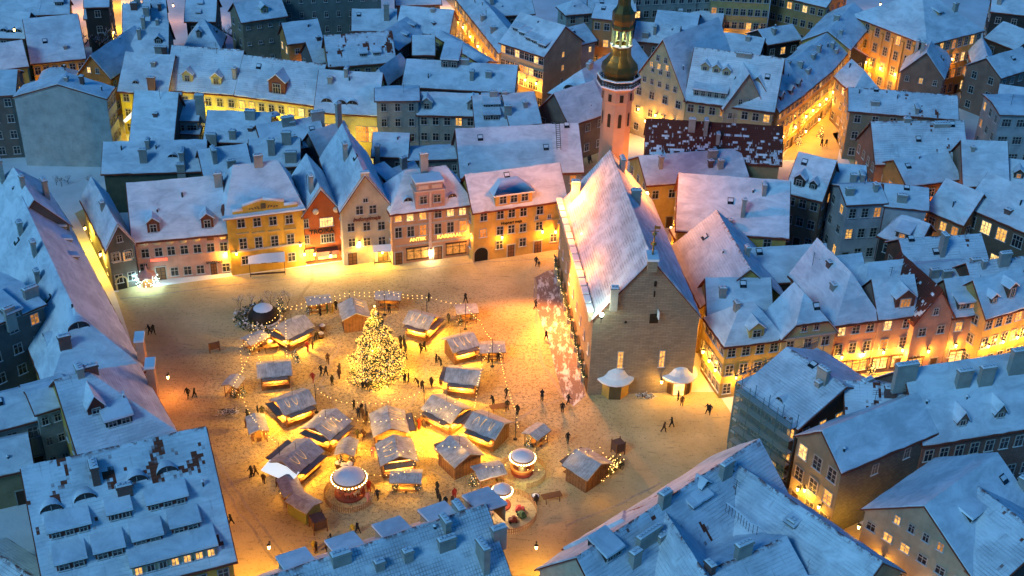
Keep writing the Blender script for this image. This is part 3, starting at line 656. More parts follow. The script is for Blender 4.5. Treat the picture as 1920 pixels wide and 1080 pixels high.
house('salmon house with wide shed dormer above a bright shop front', EB((1788, 590), (1848, 582), [(1775, 525), (1838, 515)], 9.3, 48), (.55, .32, .2), 'clean', {'f': (2, 2, 1.3, 1.5, .5)}, dm=[('s', 1812, 582, 3.2, 1.2, 3, BR)])
HS['orn'] = house('ornate orange corner house with floodlit pilasters and turret dormers', EB((1850, 592), (1960, 560), [(1850, 520), (1950, 490)], 10, 48), (.55, .34, .12), 'clean', {'f': (3, 6, 1.2, 1.8, .2)}, dm=[('g', 1895, 560, 1.5, 2, 0, BR), ('g', 1862, 572, 1.2, 1.2, 0, BR)])
# roofs behind that row
house('house with wide snow roof and slim round vent behind the hall lane', EB((1271, 428), (1475, 442), [(1266, 330), (1475, 336)], 10, 42), (.62, .42, .12), 'clean', {'f': (3, 3), 'l': (3, 3, 1.2, 1.6, .2)}, ch=[(1392, 408, .6, 3.2, False), (1432, 362, 1.4, 1.6, False), (1364, 428, 1.2, 1.6, False)])
house('house with warm lit snow slope standing over the narrow lane', EB((1262, 462), (1316, 572), [(1371, 434), (1405, 512)], 8.5, 42), (.62, .42, .12), 'rows', {'f': (2, 6), 'r': (2, 3)}, ch=[(1400, 480, 1, 1.6, False), (1437, 500, .9, 1.4, False)])
house('small hipped lane house with lamplit snow beside the wide vented roof', EB((1274, 452), (1338, 448), [(1290, 424), (1330, 420)], 7, 38, hip=(.8, 0)), (.6, .4, .12), 'clean')
house('steep gabled lane house with a long snowy ridge and small vents', EB((1330, 590), (1445, 590), [(1345, 530), (1440, 515)], 9, 45), (.5, .4, .2), 'clean', ch=[(1354, 556, 1, 1.6, False)])
house('house with inner courtyard and boxy plank chimney among the snow roofs', EB((1400, 530), (1560, 520), [(1410, 470), (1545, 455)], 8.5, 34), BR, 'clean', ch=[(1557, 512, 2.4, 2.2, False), (1532, 470, .9, 1.4, False), (1475, 448, 1.1, 1.2, True)])
house('snow roofed house whose gable adjoins the planked chimney', EB((1560, 560), (1630, 550), [(1552, 490), (1610, 470)], 9.5, 46), BR, 'clean', ch=[(1580, 465, 1, 1.5, False)])
house('brown sided house with twin pointed dormers behind the wide snow roof', EB((1476, 357), (1540, 373), [(1462, 275), (1555, 303)], 10.5, 46), (.3, .2, .13), 'clean', {'f': (3, 3)}, dm=[('g', 1497, 352, 1.9, 1.6, 0, DK), ('g', 1523, 358, 1.3, 1.2, 0, DK)])
house('small snow capped house with satellite dish beside orange pediment', EB((1550, 345), (1622, 350), [(1556, 312), (1610, 306)], 11, 30), GY, 'clean', ch=[(1598, 345, 1, 1.8, False), (1615, 337, 2, 1.2, False)])
house('whitish three storey house with angled front and one lit window', EB((1590, 382), (1660, 378), [(1600, 345), (1660, 345)], 11.5, 24), (.5, .46, .46), 'clean', {'f': (3, 3, 1.3, 1.8, .3)}, ch=[(1592, 368, 1.4, 1.5, False), (1640, 360, .9, 1.4, False)])
house('whitish blank walled house adjoining the angled three storey one', EB((1661, 384), (1738, 392), [(1650, 345), (1720, 352)], 11, 24), (.5, .46, .46), 'clean', {'f': None}, ch=[(1690, 380, 1.6, 1.5, False)])
house('small snow house with curly topped dormer between taller neighbours', EB((1650, 440), (1720, 462), [(1685, 404), (1735, 418)], 8.5, 36, hip=(.5, 0)), DK, 'clean', dm=[('s', 1690, 450, 2.2, 1.2, 3, BR)])
house('brown house with warm windows under a greyish snow slope', EB((1741, 391), (1806, 418), [(1757, 330), (1829, 358)], 8.5, 44), (.3, .19, .1), 'clean', {'f': (2, 3, 1.3, 1.5, .7)})
house('brown brick house with tall framed windows and a glowing ground floor', EB((1812, 384), (1960, 448), [(1850, 323), (1990, 380)], 10, 40), BRB, 'clean', {'f': (2, 5, 1.8, 2.2, .2)}, ch=[(1890, 400, 1.1, .8, True)], wsty='c')
house('snow roof with black tile streaks around a double dark chimney', EB((1702, 497), (1850, 488), [(1716, 455), (1812, 434)], 9.5, 34), BR, 'worn', ch=[(1764, 478, 1.3, 3.6, False)])
house('flat snowy yard house with two slab chimneys near the right edge', EB((1715, 540), (1830, 530), [(1730, 500), (1830, 485)], 9, 20), BR, 'clean', ch=[(1750, 522, 1.4, 1.6, False), (1773, 525, 1.4, 1.6, False), (1825, 508, 1.6, 2.2, False)])
house('rough snow roof with tall chimney at the far right edge', EB((1835, 560), (1960, 545), [(1835, 500), (1940, 470)], 9, 40), BR, 'worn', ch=[(1880, 500, 1.8, 2.4, False)])
house('snow gable between slab chimneys and the salmon row', EB((1620, 570), (1710, 560), [(1645, 500), (1690, 480)], 9.5, 46, hip=(.5, 0)), BR, 'clean')
# --- upper right district
house('cluttered low snow roof with small turret just beyond the hall lane', EB((1215, 345), (1400, 330), [(1230, 290), (1395, 280)], 9, 30), (.55, .38, .12), 'clean', {'l': (3, 3)}, ch=[(1335, 300, 1.6, 1.8, False), (1350, 318, .9, 1.8, False), (1238, 318, .7, 2.4, False)])
house('long house whose dark red roof is only dusted with snow', EB((1212, 290), (1462, 305), [(1214, 217), (1466, 245)], 10.5, 46), (.4, .3, .16), 'bare', {'f': None}, ch=[(1296, 248, 1.2, 2.4, False), (1322, 252, 1.3, 2.6, False), (1345, 270, 1, 1.8, False)])
HS['big'] = house('big beige gabled house with tall stone gable and lancet windows', GF((1188, 150), (1286, 184), (1238, 74), (1262, 70), 11.5, L=18), (.5, .42, .24), 'clean', {'f': (3, 4, 1.2, 1.6, .1)}, gab=3)
house('beige long house with one wide and three small roof dormers', EB((1287, 184), (1450, 206), [(1262, 78), (1428, 112)], 11.5, 50), (.5, .40, .22), 'rows', {'f': (3, 8, 1.2, 1.7, .15)}, dm=[('g', 1321, 135, 1.5, 1.2), ('g', 1342, 139, 1.5, 1.2), ('g', 1361, 143, 1.5, 1.2), ('s', 1330, 184, 6.5, 1.3, 0, (.45, .4, .3))], ch=[(1290, 88, 3, .8, False), (1395, 108, 3, .8, False)])
house('ornamented stone gable bay with carved niches and small windows', GF((1358, 200), (1434, 200), (1410, 138), (1425, 110), 11.2, L=11), (.42, .38, .28), 'clean', {'f': (3, 3, .9, 1.3, .1)}, gab=1, door=False)
house('corner house with slim green turret and red dormers on bright snow', EB((1460, 206), (1508, 172), [(1445, 122), (1488, 108)], 11, 48), (.52, .34, .13), 'clean', {'f': (4, 6, 1, 1.6, .3)}, dm=[('g', 1466, 190, 1.4, 1.2, 0, (.3, .05, .04)), ('g', 1484, 178, 1.4, 1.2, 0, (.3, .05, .04)), ('g', 1498, 166, 1.4, 1.2, 0, (.3, .05, .04))])
house('first long street house with golden rows of windows above lit trees', EB((1509, 171), (1560, 129), [(1478, 118), (1530, 82)], 11, 38), (.58, .36, .12), 'clean', {'f': (4, 9, 1, 1.6, .35)}, ch=[(1500, 128, 1, 1.4, False), (1525, 112, 1.6, 1.2, False), (1535, 98, 1.2, 1.6, False), (1515, 138, 1.4, 1, False)])
house('second long street house with pale upper storeys and snow covered roof', EB((1561, 128), (1592, 92), [(1528, 82), (1558, 58)], 11, 36), (.5, .36, .22), 'clean', {'f': (4, 6, 1, 1.6, .3)}, ch=[(1568, 100, 1.4, 1, False), (1560, 92, 1, 1.4, False)])
house('third street house ending at the bright street bend', EB((1593, 91), (1638, 38), [(1552, 55), (1608, 2)], 12, 30), (.6, .4, .12), 'clean', {'f': (4, 10, 1, 1.6, .3)}, ch=[(1568, 40, 1.2, 1.4, False)])
house('snowy yard house with skylight box among the upper roofs', EB((1440, 82), (1500, 72), [(1442, 55), (1512, 40)], 9, 28), DK, 'clean', ch=[(1450, 65, 1.2, 1.4, False)])
house('dark walled yard house sloping towards the golden street', EB((1498, 90), (1552, 118), [(1516, 46), (1575, 78)], 9, 30), DK, 'clean', ch=[(1480, 80, 2, 1, False)])
house('low yard house roofed in snow behind the beige long house', EB((1280, 92), (1420, 112), [(1310, 50), (1415, 75)], 7, 26), DK, 'clean', ch=[(1352, 82, 1.2, 1.6, False), (1337, 55, 1, 1.4, False)])
HS['pal'] = house('grand corner palace with mansard roof and floodlit orange columns', EB((1738, 82), (1842, 56), [(1722, -14), (1808, -30)], 14, 33, hip=(.8, .8)), (.6, .34, .1), 'clean', {'f': (4, 9, 1.1, 1.9, .25), 'l': (4, 7, 1.1, 1.9, .3)}, ch=[(1790, 22, 1.2, 2, False), (1812, 14, 1.2, 2, False)], dm=[('s', 1802, 28, 2, 1), ('s', 1762, 30, 1.2, .8)], cat='palace', name='palace')
house('brown gabled house with whitish side wall and a single lit window', GF((1690, 132), (1769, 145), (1730, 98), (1800, 72), 9.5), (.26, .17, .12), 'clean', {'f': (3, 3, .9, 1.2, .15), 'r': (2, 3, .9, 1.1, .1)}, ch=[(1717, 100, 1.2, 3, False), (1728, 100, 1.2, 2.6, False), (1790, 100, 1.4, 2.6, False)])
house('small gabled house with tall red shutter window under its peak', GF((1826, 122), (1866, 126), (1849, 104), (1862, 74), 10), (.32, .2, .15), 'clean', {'f': (3, 1, 1.3, 1.6, .5)}, ch=[(1872, 120, 1, 1.2, True)])
house('red brown house with snowy shed roof at the upper right edge', EB((1877, 144), (1940, 124), [(1858, 108), (1915, 88)], 10, 34), (.32, .18, .13), 'clean')
house('low snow roof wedge beneath the red brown house', EB((1872, 188), (1950, 200), [(1885, 160), (1960, 172)], 7, 20), BR, 'clean')
house('snowy roof with row of small hatches beyond the gabled houses', EB((1850, 70), (1905, 92), [(1868, 36), (1920, 56)], 9, 30), BR, 'clean', ch=[(1850, 40, 1, 2, False)])
house('dark snowy roof in the extreme upper right corner', EB((1860, 20), (1950, 30), [(1870, -10), (1950, -2)], 9, 30), DK, 'clean', ch=[(1872, 10, 1, 2, False)])
house('house with rough snow roof and railing beside the wide street', EB((1594, 206), (1794, 222), [(1612, 168), (1785, 178)], 10.5, 26), (.3, .22, .14), 'worn', {'l': (3, 3)}, ch=[(1718, 208, 2.4, .9, False), (1640, 200, 1.6, 1, False)])
house('small peaked snow roof jutting above the street corner', GF((1600, 172), (1650, 170), (1628, 143), (1640, 130), 10, hip=(.9, 0), L=9), (.3, .22, .14), 'clean')
house('brown fronted house with carved gable and long snowy roof', EB((1644, 304), (1812, 302), [(1638, 219), (1850, 237)], 10, 47), (.26, .15, .11), 'worn', {'l': (3, 4, 1, 1.5, .1), 'f': None}, ch=[(1700, 230, 1.2, .8, False), (1765, 240, 3, .6, False)])
house('orange pediment house with three evenly lit front windows', GF((1646, 305), (1702, 347), (1674, 300), (1790, 298), 9), (.5, .27, .09), 'clean', {'f': (2, 3, 1, 1.7, .2)}, gab=0)
house('house with pale smooth snow slab roof standing near the right edge', EB((1809, 345), (1889, 348), [(1811, 263), (1889, 267)], 9.5, 46), (.3, .2, .14), 'clean', {'f': None})
house('low snow roof with tiny brick dormer beside the pale slab roof', EB((1890, 350), (1950, 358), [(1892, 300), (1950, 305)], 9, 38), BR, 'clean', dm=[('g', 1908, 338, 1.6, 1.2, 3, BR)])
house('flat roofed pale modern block at the right edge', EB((1877, 214), (1960, 216), [(1855, 193), (1940, 192)], 11, 5), (.42, .42, .42), 'clean', {'f': (3, 3, 1.8, 1.6, 0), 'l': (3, 3)})
house('grey rendered house with round snow cap behind the hall spire', EB((1225, 62), (1300, 70), [(1232, 20), (1300, 26)], 9, 22), DK, 'clean')
house('wide low snow roof before the tall yellow apartment block', EB((1232, 40), (1350, 52), [(1240, 15), (1345, 24)], 9, 16), DK, 'clean', ch=[(1275, 35, 1, 2, False)])
house('brick ended snow roof left of the big stone gable', EB((1190, 74), (1268, 82), [(1190, 40), (1264, 48)], 8.5, 38), BRICKR, 'clean', ch=[(1228, 62, 1.6, 1.6, False), (1210, 72, 1.4, 1.2, False)])
house('orange apartment house half hidden by the bronze spire', EB((1112, 32), (1166, 38), [(1112, 8), (1162, 12)], 15, 22), (.45, .24, .1), 'clean', {'f': (4, 3, 1.3, 1.7, .3)})
house('grey apartment house with even windows along the top edge', EB((1190, -8), (1335, -14), [(1190, -40), (1335, -44)], 15, 25), (.32, .32, .28), 'clean', {'f': (5, 9, 1.2, 1.6, .05)}, cat='apartment block', name='apartment_block')
house('tall yellow apartment block with regular windows along the top edge', EB((1336, -18), (1446, -12), [(1340, -50), (1446, -46)], 16, 25), (.5, .36, .14), 'clean', {'f': (5, 8, 1.2, 1.6, .12)}, cat='apartment block', name='apartment_block')
house('ochre apartment block with three neighbouring lit windows', EB((1447, -12), (1548, 12), [(1450, -45), (1548, -30)], 14, 25), (.42, .28, .12), 'clean', {'f': (4, 7, 1.3, 1.6, .35)}, cat='apartment block', name='apartment_block')
house('snow roofed house with snowy yard right of the ochre block', EB((1548, 40), (1600, 20), [(1545, 5), (1600, -10)], 8, 30), DK, 'clean')
# --- left and centre of the upper town
HS['bl'] = house('pale blank firewall house with one tiny window in its gable', GF((26, 181), (199, 185), (120, 158), (152, 138), 14), (.42, .46, .45), 'clean', {'f': None, 'r': (4, 3, 1.1, 1.5, 0)}, ov=.15, ch=[(155, 160, .7, 1.8, True)])
house('dark house with pale framed windows at the left edge', EB((-60, 180), (26, 176), [(-50, 135), (74, 130)], 13, 24), (.16, .14, .12), 'clean', {'f': (4, 3, 1.2, 1.7, 0)})
house('small hipped roof glowing in lamplight behind the blank firewall', EB((73, 152), (136, 150), [(96, 128), (108, 128)], 12.5, 34, hip=(.8, .8)), BR, 'rows', {'f': None})
house('snow roof with small yellow lit gable end at the left', EB((-60, 136), (50, 122), [(-60, 65), (58, 98)], 9, 36), YW, 'clean')
house('broad smooth snow roof with lamplit yellow wall under its eave', EB((60, 117), (158, 107), [(82, 24), (168, 34)], 8, 36), YW, 'clean', {'f': (2, 6)})
house('snow roof with three eyebrow windows at the left edge', EB((-60, 66), (44, 70), [(-60, 24), (46, 20)], 10, 36), GY, 'clean', dm=[('e', 8, 62, 1.6, .8), ('e', 20, 63, 1.6, .8), ('e', 34, 63, 1.6, .8)])
house('plain snow roof in the upper left corner', EB((-60, 22), (70, 26), [(-60, -20), (66, -14)], 9, 34), DK, 'clean')
house('small snow gable house with dark opening near the top left', EB((72, 26), (128, 24), [(84, 2), (120, -2)], 9, 34), GY, 'clean', dm=[('s', 112, 14, 1.8, 1, 0, DK)])
house('dark walled house beside the orange courtyard lamp', EB((160, 12), (202, 11), [(160, -14), (202, -16)], 11, 30), DK, 'clean')
house('low snow roof in front of the dark walled house', EB((160, 34), (202, 33), [(162, 18), (202, 16)], 7, 26), BR, 'clean')
house('snow roof with cluster of chimney pots beside the bright alley', EB((233, 60), (279, 59), [(233, 8), (278, 6)], 10, 42), GY, 'clean', ch=[(252, 20, 1.4, 1.6, True), (258, 10, 1.2, 1.4, False), (275, 30, 1.2, 1.8, False)])
house('twin sloped snow roof with open dormer right of the bright alley', EB((238, 103), (313, 102), [(268, 38), (311, 44)], 9.5, 46, hip=(.6, 0)), GY, 'clean', ch=[(270, 52, 1.3, 2.2, False), (262, 72, 1, 2, False), (240, 90, 1.4, 1.6, False), (298, 104, 1.4, 2, False), (310, 108, 1, 2.2, True)], dm=[('g', 248, 55, 1.6, 1, 0, DK), ('g', 298, 84, 1.6, 1, 0, DK)])
house('snow roof with skylights beside the dark courtyard', EB((349, 38), (402, 38), [(350, -6), (398, -8)], 9, 38), BR, 'clean', dm=[('s', 376, 10, .9, .4), ('s', 372, 28, .9, .4)])
house('small pyramid roofed snow house in front of the skylight roof', EB((345, 90), (412, 90), [(368, 38), (380, 38)], 7, 48, hip=(.8, .8)), GY, 'clean', dm=[('g', 374, 75, 1, 1.6)])
house('stone house with two tiny openings and orange lit corner', EB((454, 40), (536, 28), [(452, 3), (522, -6)], 11, 36), (.3, .25, .17), 'clean', {'f': (3, 4, .7, .7, .0)}, dm=[('g', 497, 26, 1.6, 1.3, 0, (.45, .33, .15))])
house('orange lit chapel house with swept snow roof and small windows', EB((541, 80), (603, 72), [(556, 42), (608, 34)], 9, 44), (.55, .26, .08), 'clean', {'f': (2, 2, 1, 1.2, .2)})
house('snowy lean house with stepped chimney beside the chapel house', EB((590, 118), (624, 112), [(600, 78), (622, 66)], 7, 44), GY, 'clean', ch=[(618, 95, 1, 3, False), (628, 60, .8, 2.4, False), (648, 42, .8, 2.6, False)])
house('snow roof with half its red tiles slid bare', EB((618, 122), (740, 113), [(646, 61), (745, 62)], 8.5, 46), (.36, .24, .12), 'patchy', {'f': (2, 6)}, dm=[('s', 682, 108, 1.5, .8, 0, BR), ('s', 707, 107, 1.5, .8, 0, BR)], ch=[(680, 62, .8, .8, True)])
house('large dark grey wall house crossing the top edge', EB((528, -12), (714, -18), [(528, -44), (714, -48)], 14, 30), (.18, .20, .18), 'clean', {'f': (4, 8, .9, 1.4, 0)})
house('small snow roof under the dark grey wall house', EB((662, 56), (742, 56), [(664, 24), (738, 12)], 7, 30), GY, 'clean', ch=[(725, 40, 1.2, 4, False)])
house('snow roof with red hatches beside the golden street', EB((745, 92), (792, 60), [(742, 48), (776, 22)], 9, 34), GY, 'clean', dm=[('s', 764, 70, 1.2, .6, 0, (.25, .05, .04)), ('s', 778, 52, 1.2, .6, 0, (.25, .05, .04))])
house('spiky snow roofed narrow house with one orange window', EB((722, 158), (768, 124), [(742, 106), (756, 98)], 8, 55, hip=(.5, .3)), GY, 'clean')
house('small snow roof house with grey walls near the cupola', EB((776, 100), (813, 100), [(788, 68), (815, 66)], 8, 42), GY, 'clean')
house('row of white firewalls and snowy roofs along the golden street', EB((790, 50), (905, 120), [(750, 20), (870, 92)], 9, 34), (.6, .44, .14), 'clean', dm=[])
house('broad snowy roof complex with glazed cupola on top', EB((757, 160), (962, 172), [(778, 112), (935, 122)], 9.5, 28), GY, 'clean', ch=[(885, 150, 1.2, 2, False), (916, 148, 1.2, 1.4, False), (870, 122, 2, 1.2, False)], dm=[('s', 843, 130, 3.4, 1.8, 0, GY)])
house('grey house with narrow windows and flat snow parapet roof', EB((706, 188), (784, 187), [(706, 169), (784, 167)], 12.5, 12), (.36, .36, .32), 'clean', {'f': (4, 3, 1, 1.5, 0)})
house('grey house with two attic dormers and a lit lower window', EB((784, 211), (893, 214), [(786, 172), (886, 178)], 9.8, 46), (.36, .35, .3), 'clean', {'f': (3, 5, 1.2, 1.7, .15)}, dm=[('g', 800, 207, 2, 1.6), ('g', 886, 209, 2, 1.6)], ch=[(820, 172, 1.6, 1.6, True), (905, 176, 1, 1.6, False)])
house('terraced snow roof house with white arched chimneys', EB((894, 240), (952, 238), [(896, 180), (950, 178)], 9, 40), GY, 'clean', ch=[(952, 222, 1.3, 2.6, False), (925, 185, 1.4, 1.4, False), (945, 185, 1, 1.4, False)], dm=[('s', 922, 228, 3, 1.2, 0, DK), ('s', 922, 205, 3, 1, 0, DK)])
house('snow roofed house with dark gable wall near the hall tower', GF((1010, 205), (1068, 232), (1035, 175), (1075, 165), 8.5, L=10), (.2, .16, .13), 'clean')
house('smooth snow roof beside the white arched chimneys', EB((958, 234), (1012, 228), [(960, 174), (1006, 174)], 9.5, 42), (.25, .2, .17), 'clean', {'f': (3, 4, .9, 1, .5)})
house('house with large lavender snow roof and roof ladder', EB((866, 330), (1091, 318), [(871, 241), (1089, 233)], 7.5, 46), (.3, .3, .27), 'clean', {'l': (2, 3)}, ch=[])
HS['cur'] = house('grand house with six roof hatches and rounded golden street front', EB((940, 78), (1020, 104), [(992, 18), (1048, 58)], 12, 36), (.46, .37, .24), 'clean', {'f': (4, 9, 1.2, 1.6, .3), 'r': (4, 1, .8, 1.2, .5)}, dm=[('s', 968, 62, 2, .8, 0, DK), ('s', 980, 70, 2, .8, 0, DK), ('s', 992, 78, 2, .8, 0, DK), ('s', 1004, 85, 2, .8, 0, DK), ('s', 1016, 92, 2, .8, 0, DK)])
house('grey firewalled rear range behind the golden rounded front', EB((1022, 100), (1116, 75), [(1046, 60), (1112, 38)], 11, 30), (.36, .36, .34), 'clean', {'f': (3, 5, .8, 1.2, .1)})
house('yellow hipped house with a half round attic window by the hall tower', GF((1031, 172), (1107, 192), (1082, 144), (1134, 108), 10.5, hip=(.9, 0), L=26), (.66, .44, .1), 'clean', {'f': (3, 3, 1.3, 1.8, .15), 'r': (3, 5, 1.3, 1.8, .3)}, dm=[('e', 1070, 172, 3, 1.2)], ch=[(1105, 130, 1.6, 1.2, False), (1095, 128, 1.6, 1, False)])
house('pale walled house left of the golden street at the top edge', EB((745, 56), (840, 64), [(748, 12), (836, 18)], 9, 38), (.36, .36, .32), 'clean')
house('double snow roof squeezed beside the second courtyard', EB((276, 56), (313, 54), [(280, -2), (312, -4)], 9.5, 40), GY, 'clean', ch=[(300, 20, 1, 1.4, True)])
house('snow roofs crossing the top edge left of the golden street', EB((745, 8), (825, 6), [(748, -25), (822, -28)], 9, 34), GY, 'clean')
house('round ended snow domed house near the top centre', EB((1062, 26), (1112, 22), [(1078, 2), (1094, 0)], 13, 34, hip=(.9, .9)), (.4, .42, .38), 'clean')
house('snow roof with thin antennas across the top centre', EB((900, 30), (1000, 24), [(905, -8), (1000, -14)], 9, 34), GY, 'clean', ch=[(922, 8, 1, 1.6, False)])
house('long golden street house with dense window rows at top centre', EB((853, -8), (938, 98), [(888, -16), (968, 70)], 9.5, 34), (.62, .40, .1), 'clean', {'f': (3, 16, 1, 1.6, .5)}, ch=[(905, 40, 1.2, 1.4, False), (925, 62, 1.2, 1.4, False)])
house('long snow roof beyond the round dome at the top', EB((1105, 18), (1190, 20), [(1110, -12), (1190, -16)], 12, 30), GY, 'clean', {'f': (4, 7, 1, 1.5, 0)})
# yellow range across the upper left
house('long house with orange triangular gable and deep snow roof', GF((147, 137), (206, 144), (167, 104), (188, 76), 9, L=18), (.52, .22, .06), 'clean', {'f': (1, 1)}, gab=1)
house('acid yellow house with bright banner on its street front', EB((224, 168), (312, 174), [(190, 92), (320, 108)], 9.5, 42), (.6, .5, .06), 'clean', {'f': (3, 4, 1.2, 1.7, .15)}, ch=[(286, 172, 1.5, 3, True)], dm=[('e', 255, 160, 1.2, .7)])
house('yellow house with two yellow gabled dormers on deep snow', EB((313, 165), (443, 174), [(326, 89), (455, 93)], 9.5, 48), LY, 'rows', {'f': (2, 6, 1.1, 1.6, .1)}, dm=[('g', 352, 155, 2, 1.6, 0, LY), ('g', 406, 161, 2, 1.6, 0, LY)], ch=[(441, 148, 1, 2, False)])
house('yellow house with a big brick hoist dormer', EB((443, 175), (592, 194), [(457, 104), (601, 121)], 9.5, 48), LY, 'rows', {'f': (2, 8, 1.1, 1.5, .5)}, dm=[('g', 520, 179, 3.4, 2.6, 0, (.2, .07, .045))])
house('house with three eyebrow windows over tall glowing hall windows', EB((592, 206), (706, 213), [(602, 130), (722, 140)], 9, 46), LY, 'clean', {'f': (1, 6, 2.4, 3.2, 1.)}, dm=[('e', 613, 194, 2, .9), ('e', 640, 197, 2, .9), ('e', 661, 200, 2, .9)], ch=[(650, 138, 1.6, 1.2, False)], litc=1)
# middle block
house('snow roof with curved eave and big square vent in the middle block', EB((194, 323), (383, 318), [(226, 268), (385, 262)], 8, 34), (.10, .13, .09), 'clean', {'f': None}, ch=[(270, 305, 1.3, 2.6, False), (343, 302, 2.6, 2, False), (278, 276, 1.4, 1.4, False), (340, 322, 1.4, 1.4, False)], dm=[('e', 324, 297, 1.6, .7)])
house('blue shadowed gable roof house in front of the acid yellow wall', EB((246, 268), (322, 272), [(305, 170), (335, 178)], 8, 52), GY, 'clean', ch=[(292, 218, .8, .6, True)])
house('grey house with boxy attic and brick ridge chimneys', EB((323, 224), (370, 224), [(330, 190), (374, 187)], 10.5, 26), (.33, .35, .33), 'clean', {'f': (3, 2, 1.8, 1.2, 0)}, ch=[(352, 165, 1, 1.6, True), (338, 195, 1, 2, True), (378, 225, 1.6, 4, False)])
house('grey courtyard house with two small windows under the boxy attic', EB((308, 248), (372, 250), [(312, 238), (370, 238)], 8, 12), (.33, .35, .33), 'clean', {'f': (2, 3, 1.1, 1.2, 0)})
house('snow roof with thin valley and chimneys in the middle block', EB((385, 262), (500, 266), [(400, 208), (495, 212)], 9, 36), GY, 'clean', ch=[(470, 225, 1.8, 1.8, False), (437, 262, 1.2, 1.8, False), (400, 292, 1.8, 1.8, False)], dm=[('e', 518, 240, 1.6, .7)])
house('wide snow roof crossed by a dark light well', EB((498, 285), (610, 268), [(500, 222), (600, 228)], 9, 34), GY, 'clean', ch=[(540, 236, 2.2, 1.8, False), (596, 226, 2.4, 1.8, False), (616, 240, 1, 3, False), (552, 296, 1.2, 3, False), (510, 292, 1, 2.2, False)])
house('pointed snow roofs between chimneys behind the yellow pediment house', EB((385, 330), (470, 318), [(392, 282), (460, 268)], 9, 40), GY, 'clean', ch=[(402, 300, 2, 2, False), (435, 320, 1.4, 2, False)])
house('snow gable behind the pediment house with stacked flues', EB((470, 310), (560, 308), [(480, 262), (552, 258)], 9, 40), GY, 'clean', ch=[(510, 292, 1.2, 3, False), (546, 305, 2, 2, False), (538, 272, 1.6, 2.4, False)])
house('long snowy gable roof with tall slim chimneys in the middle block', EB((600, 290), (662, 268), [(612, 235), (660, 225)], 8.5, 50), GY, 'clean', ch=[(636, 240, 1, 4.6, False), (683, 270, 1.2, 3.4, False), (700, 295, 1.4, 3.4, False)])
house('snow roof with grey block behind the salmon mansion', EB((700, 290), (762, 292), [(704, 250), (756, 250)], 8.5, 38), GY, 'clean', ch=[(708, 300, 1.2, 2.6, False)])
house('snow roofed rear wing with brown dormer behind the salmon mansion', EB((722, 355), (790, 330), [(735, 315), (790, 300)], 7.5, 40), BR, 'clean', dm=[('s', 735, 350, 2.6, 1.4, 0, (.25, .06, .04))], ch=[(757, 318, 1.2, 2.2, False)])
house('dark sided low house around the black courtyard', EB((762, 300), (862, 296), [(764, 282), (862, 280)], 8, 10), (.2, .19, .17), 'clean', {'f': (2, 5, .9, 1.2, 0)})
# ================================================================ facade details placed on real wall planes
def onwall(hk, px, py, key='f', off=.0):
    root, fr, res, rl = HS[hk]; p0, p1, d, n_ = res[key]
    ray = P(px, py, 0)-CAM; t = (p0-CAM).dot(n_)/ray.dot(n_); q = CAM+ray*t+n_*off
    return q-rl, math.atan2(d.y, d.x), root, d, n_
def W_(hk, pts, w, h, lit=0, key='f', sty='x'):
    for q in pts:
        l = q[2] if len(q) > 2 else lit
        p, rz, root, d, n_ = onwall(hk, q[0], q[1], key); window(root, (p.x, p.y, p.z-h/2), rz, w, h, sty, l)
def part(hk, px, py, size, name, mat, key='f', off=0., z=None, **k):
    p, rz, root, d, n_ = onwall(hk, px, py, key); b = MB(); b.box((0, -size[1]/2-off, 0), size); o = b.build(name, mat, root, **k)
    o.location = (p.x, p.y, p.z-size[2]/2 if z is None else z); o.rotation_euler = (0, 0, rz); return o
def door(hk, px, py, w=1.2, h=2.3, key='f'):
    p, rz, root, d, n_ = onwall(hk, px, py, key); q = MB(); q.box((0, -.03, 0), (w, .1, h)); q.box((0, -.05, h), (w+.4, .2, .16), 1)
    for s in (-1, 1): q.box((s*(w/2+.08), -.04, 0), (.16, .16, h), 1)
    for i in range(2):
        for j in range(3): q.box(((i-.5)*w*.45, -.09, .15+j*h/3.3), (w*.34, .04, h/4), 2)
    o = q.build('door', [DARKWOOD, WHITE, WOOD], root); o.location = (p.x, p.y, 0); o.rotation_euler = (0, 0, rz)
def shop(hk, px, w, h=2.3, py=None, key='f', e=1, z=.7):
    p, rz, root, d, n_ = onwall(hk, px, py, key); q = MB(); q.box((0, -.02, 0), (w, .05, h), 1); q.box((0, -.08, h), (w+.3, .3, .18)); q.box((0, -.08, -.15), (w+.2, .25, .15))
    n = max(2, int(w/1.1))
    for i in range(n+1): q.box((-w/2+w*i/n, -.05, 0), (.09, .12, h))
    q.box((0, -.05, h*.7), (w, .1, .07))
    o = q.build('shop_window', [DARKWOOD, pane(e) if e != 9 else emit('dim_shop', (1, .5, .12), .5, .9)], root); o.location = (p.x, p.y, z); o.rotation_euler = (0, 0, rz)
FONTB = None
def text(hk, px, py, s, width, mat, key='f', shear=0., off=.12, th=.05):
    p, rz, root, d, n_ = onwall(hk, px, py, key)
    cu = bpy.data.curves.new('lettering', 'FONT'); cu.body = s; cu.align_x = 'CENTER'; cu.align_y = 'CENTER'; cu.extrude = th; cu.offset = .02; cu.shear = shear
    tmp = bpy.data.objects.new('tmp', cu); COL.objects.link(tmp); bpy.context.view_layer.update()
    dg = bpy.context.evaluated_depsgraph_get(); me = bpy.data.meshes.new_from_object(tmp.evaluated_get(dg)); wd = max(v.co.x for v in me.vertices)-min(v.co.x for v in me.vertices)
    bpy.data.objects.remove(tmp); k = width/wd
    me.transform(Matrix.Rotation(math.pi/2, 4, 'X') @ Matrix.Diagonal((k, k, 1, 1))); me.name = 'lettering'; me.materials.clear(); me.materials.append(mat)
    o = link('lettering', me, root); q = p+n_*off; o.location = q; o.rotation_euler = (0, 0, rz); return o
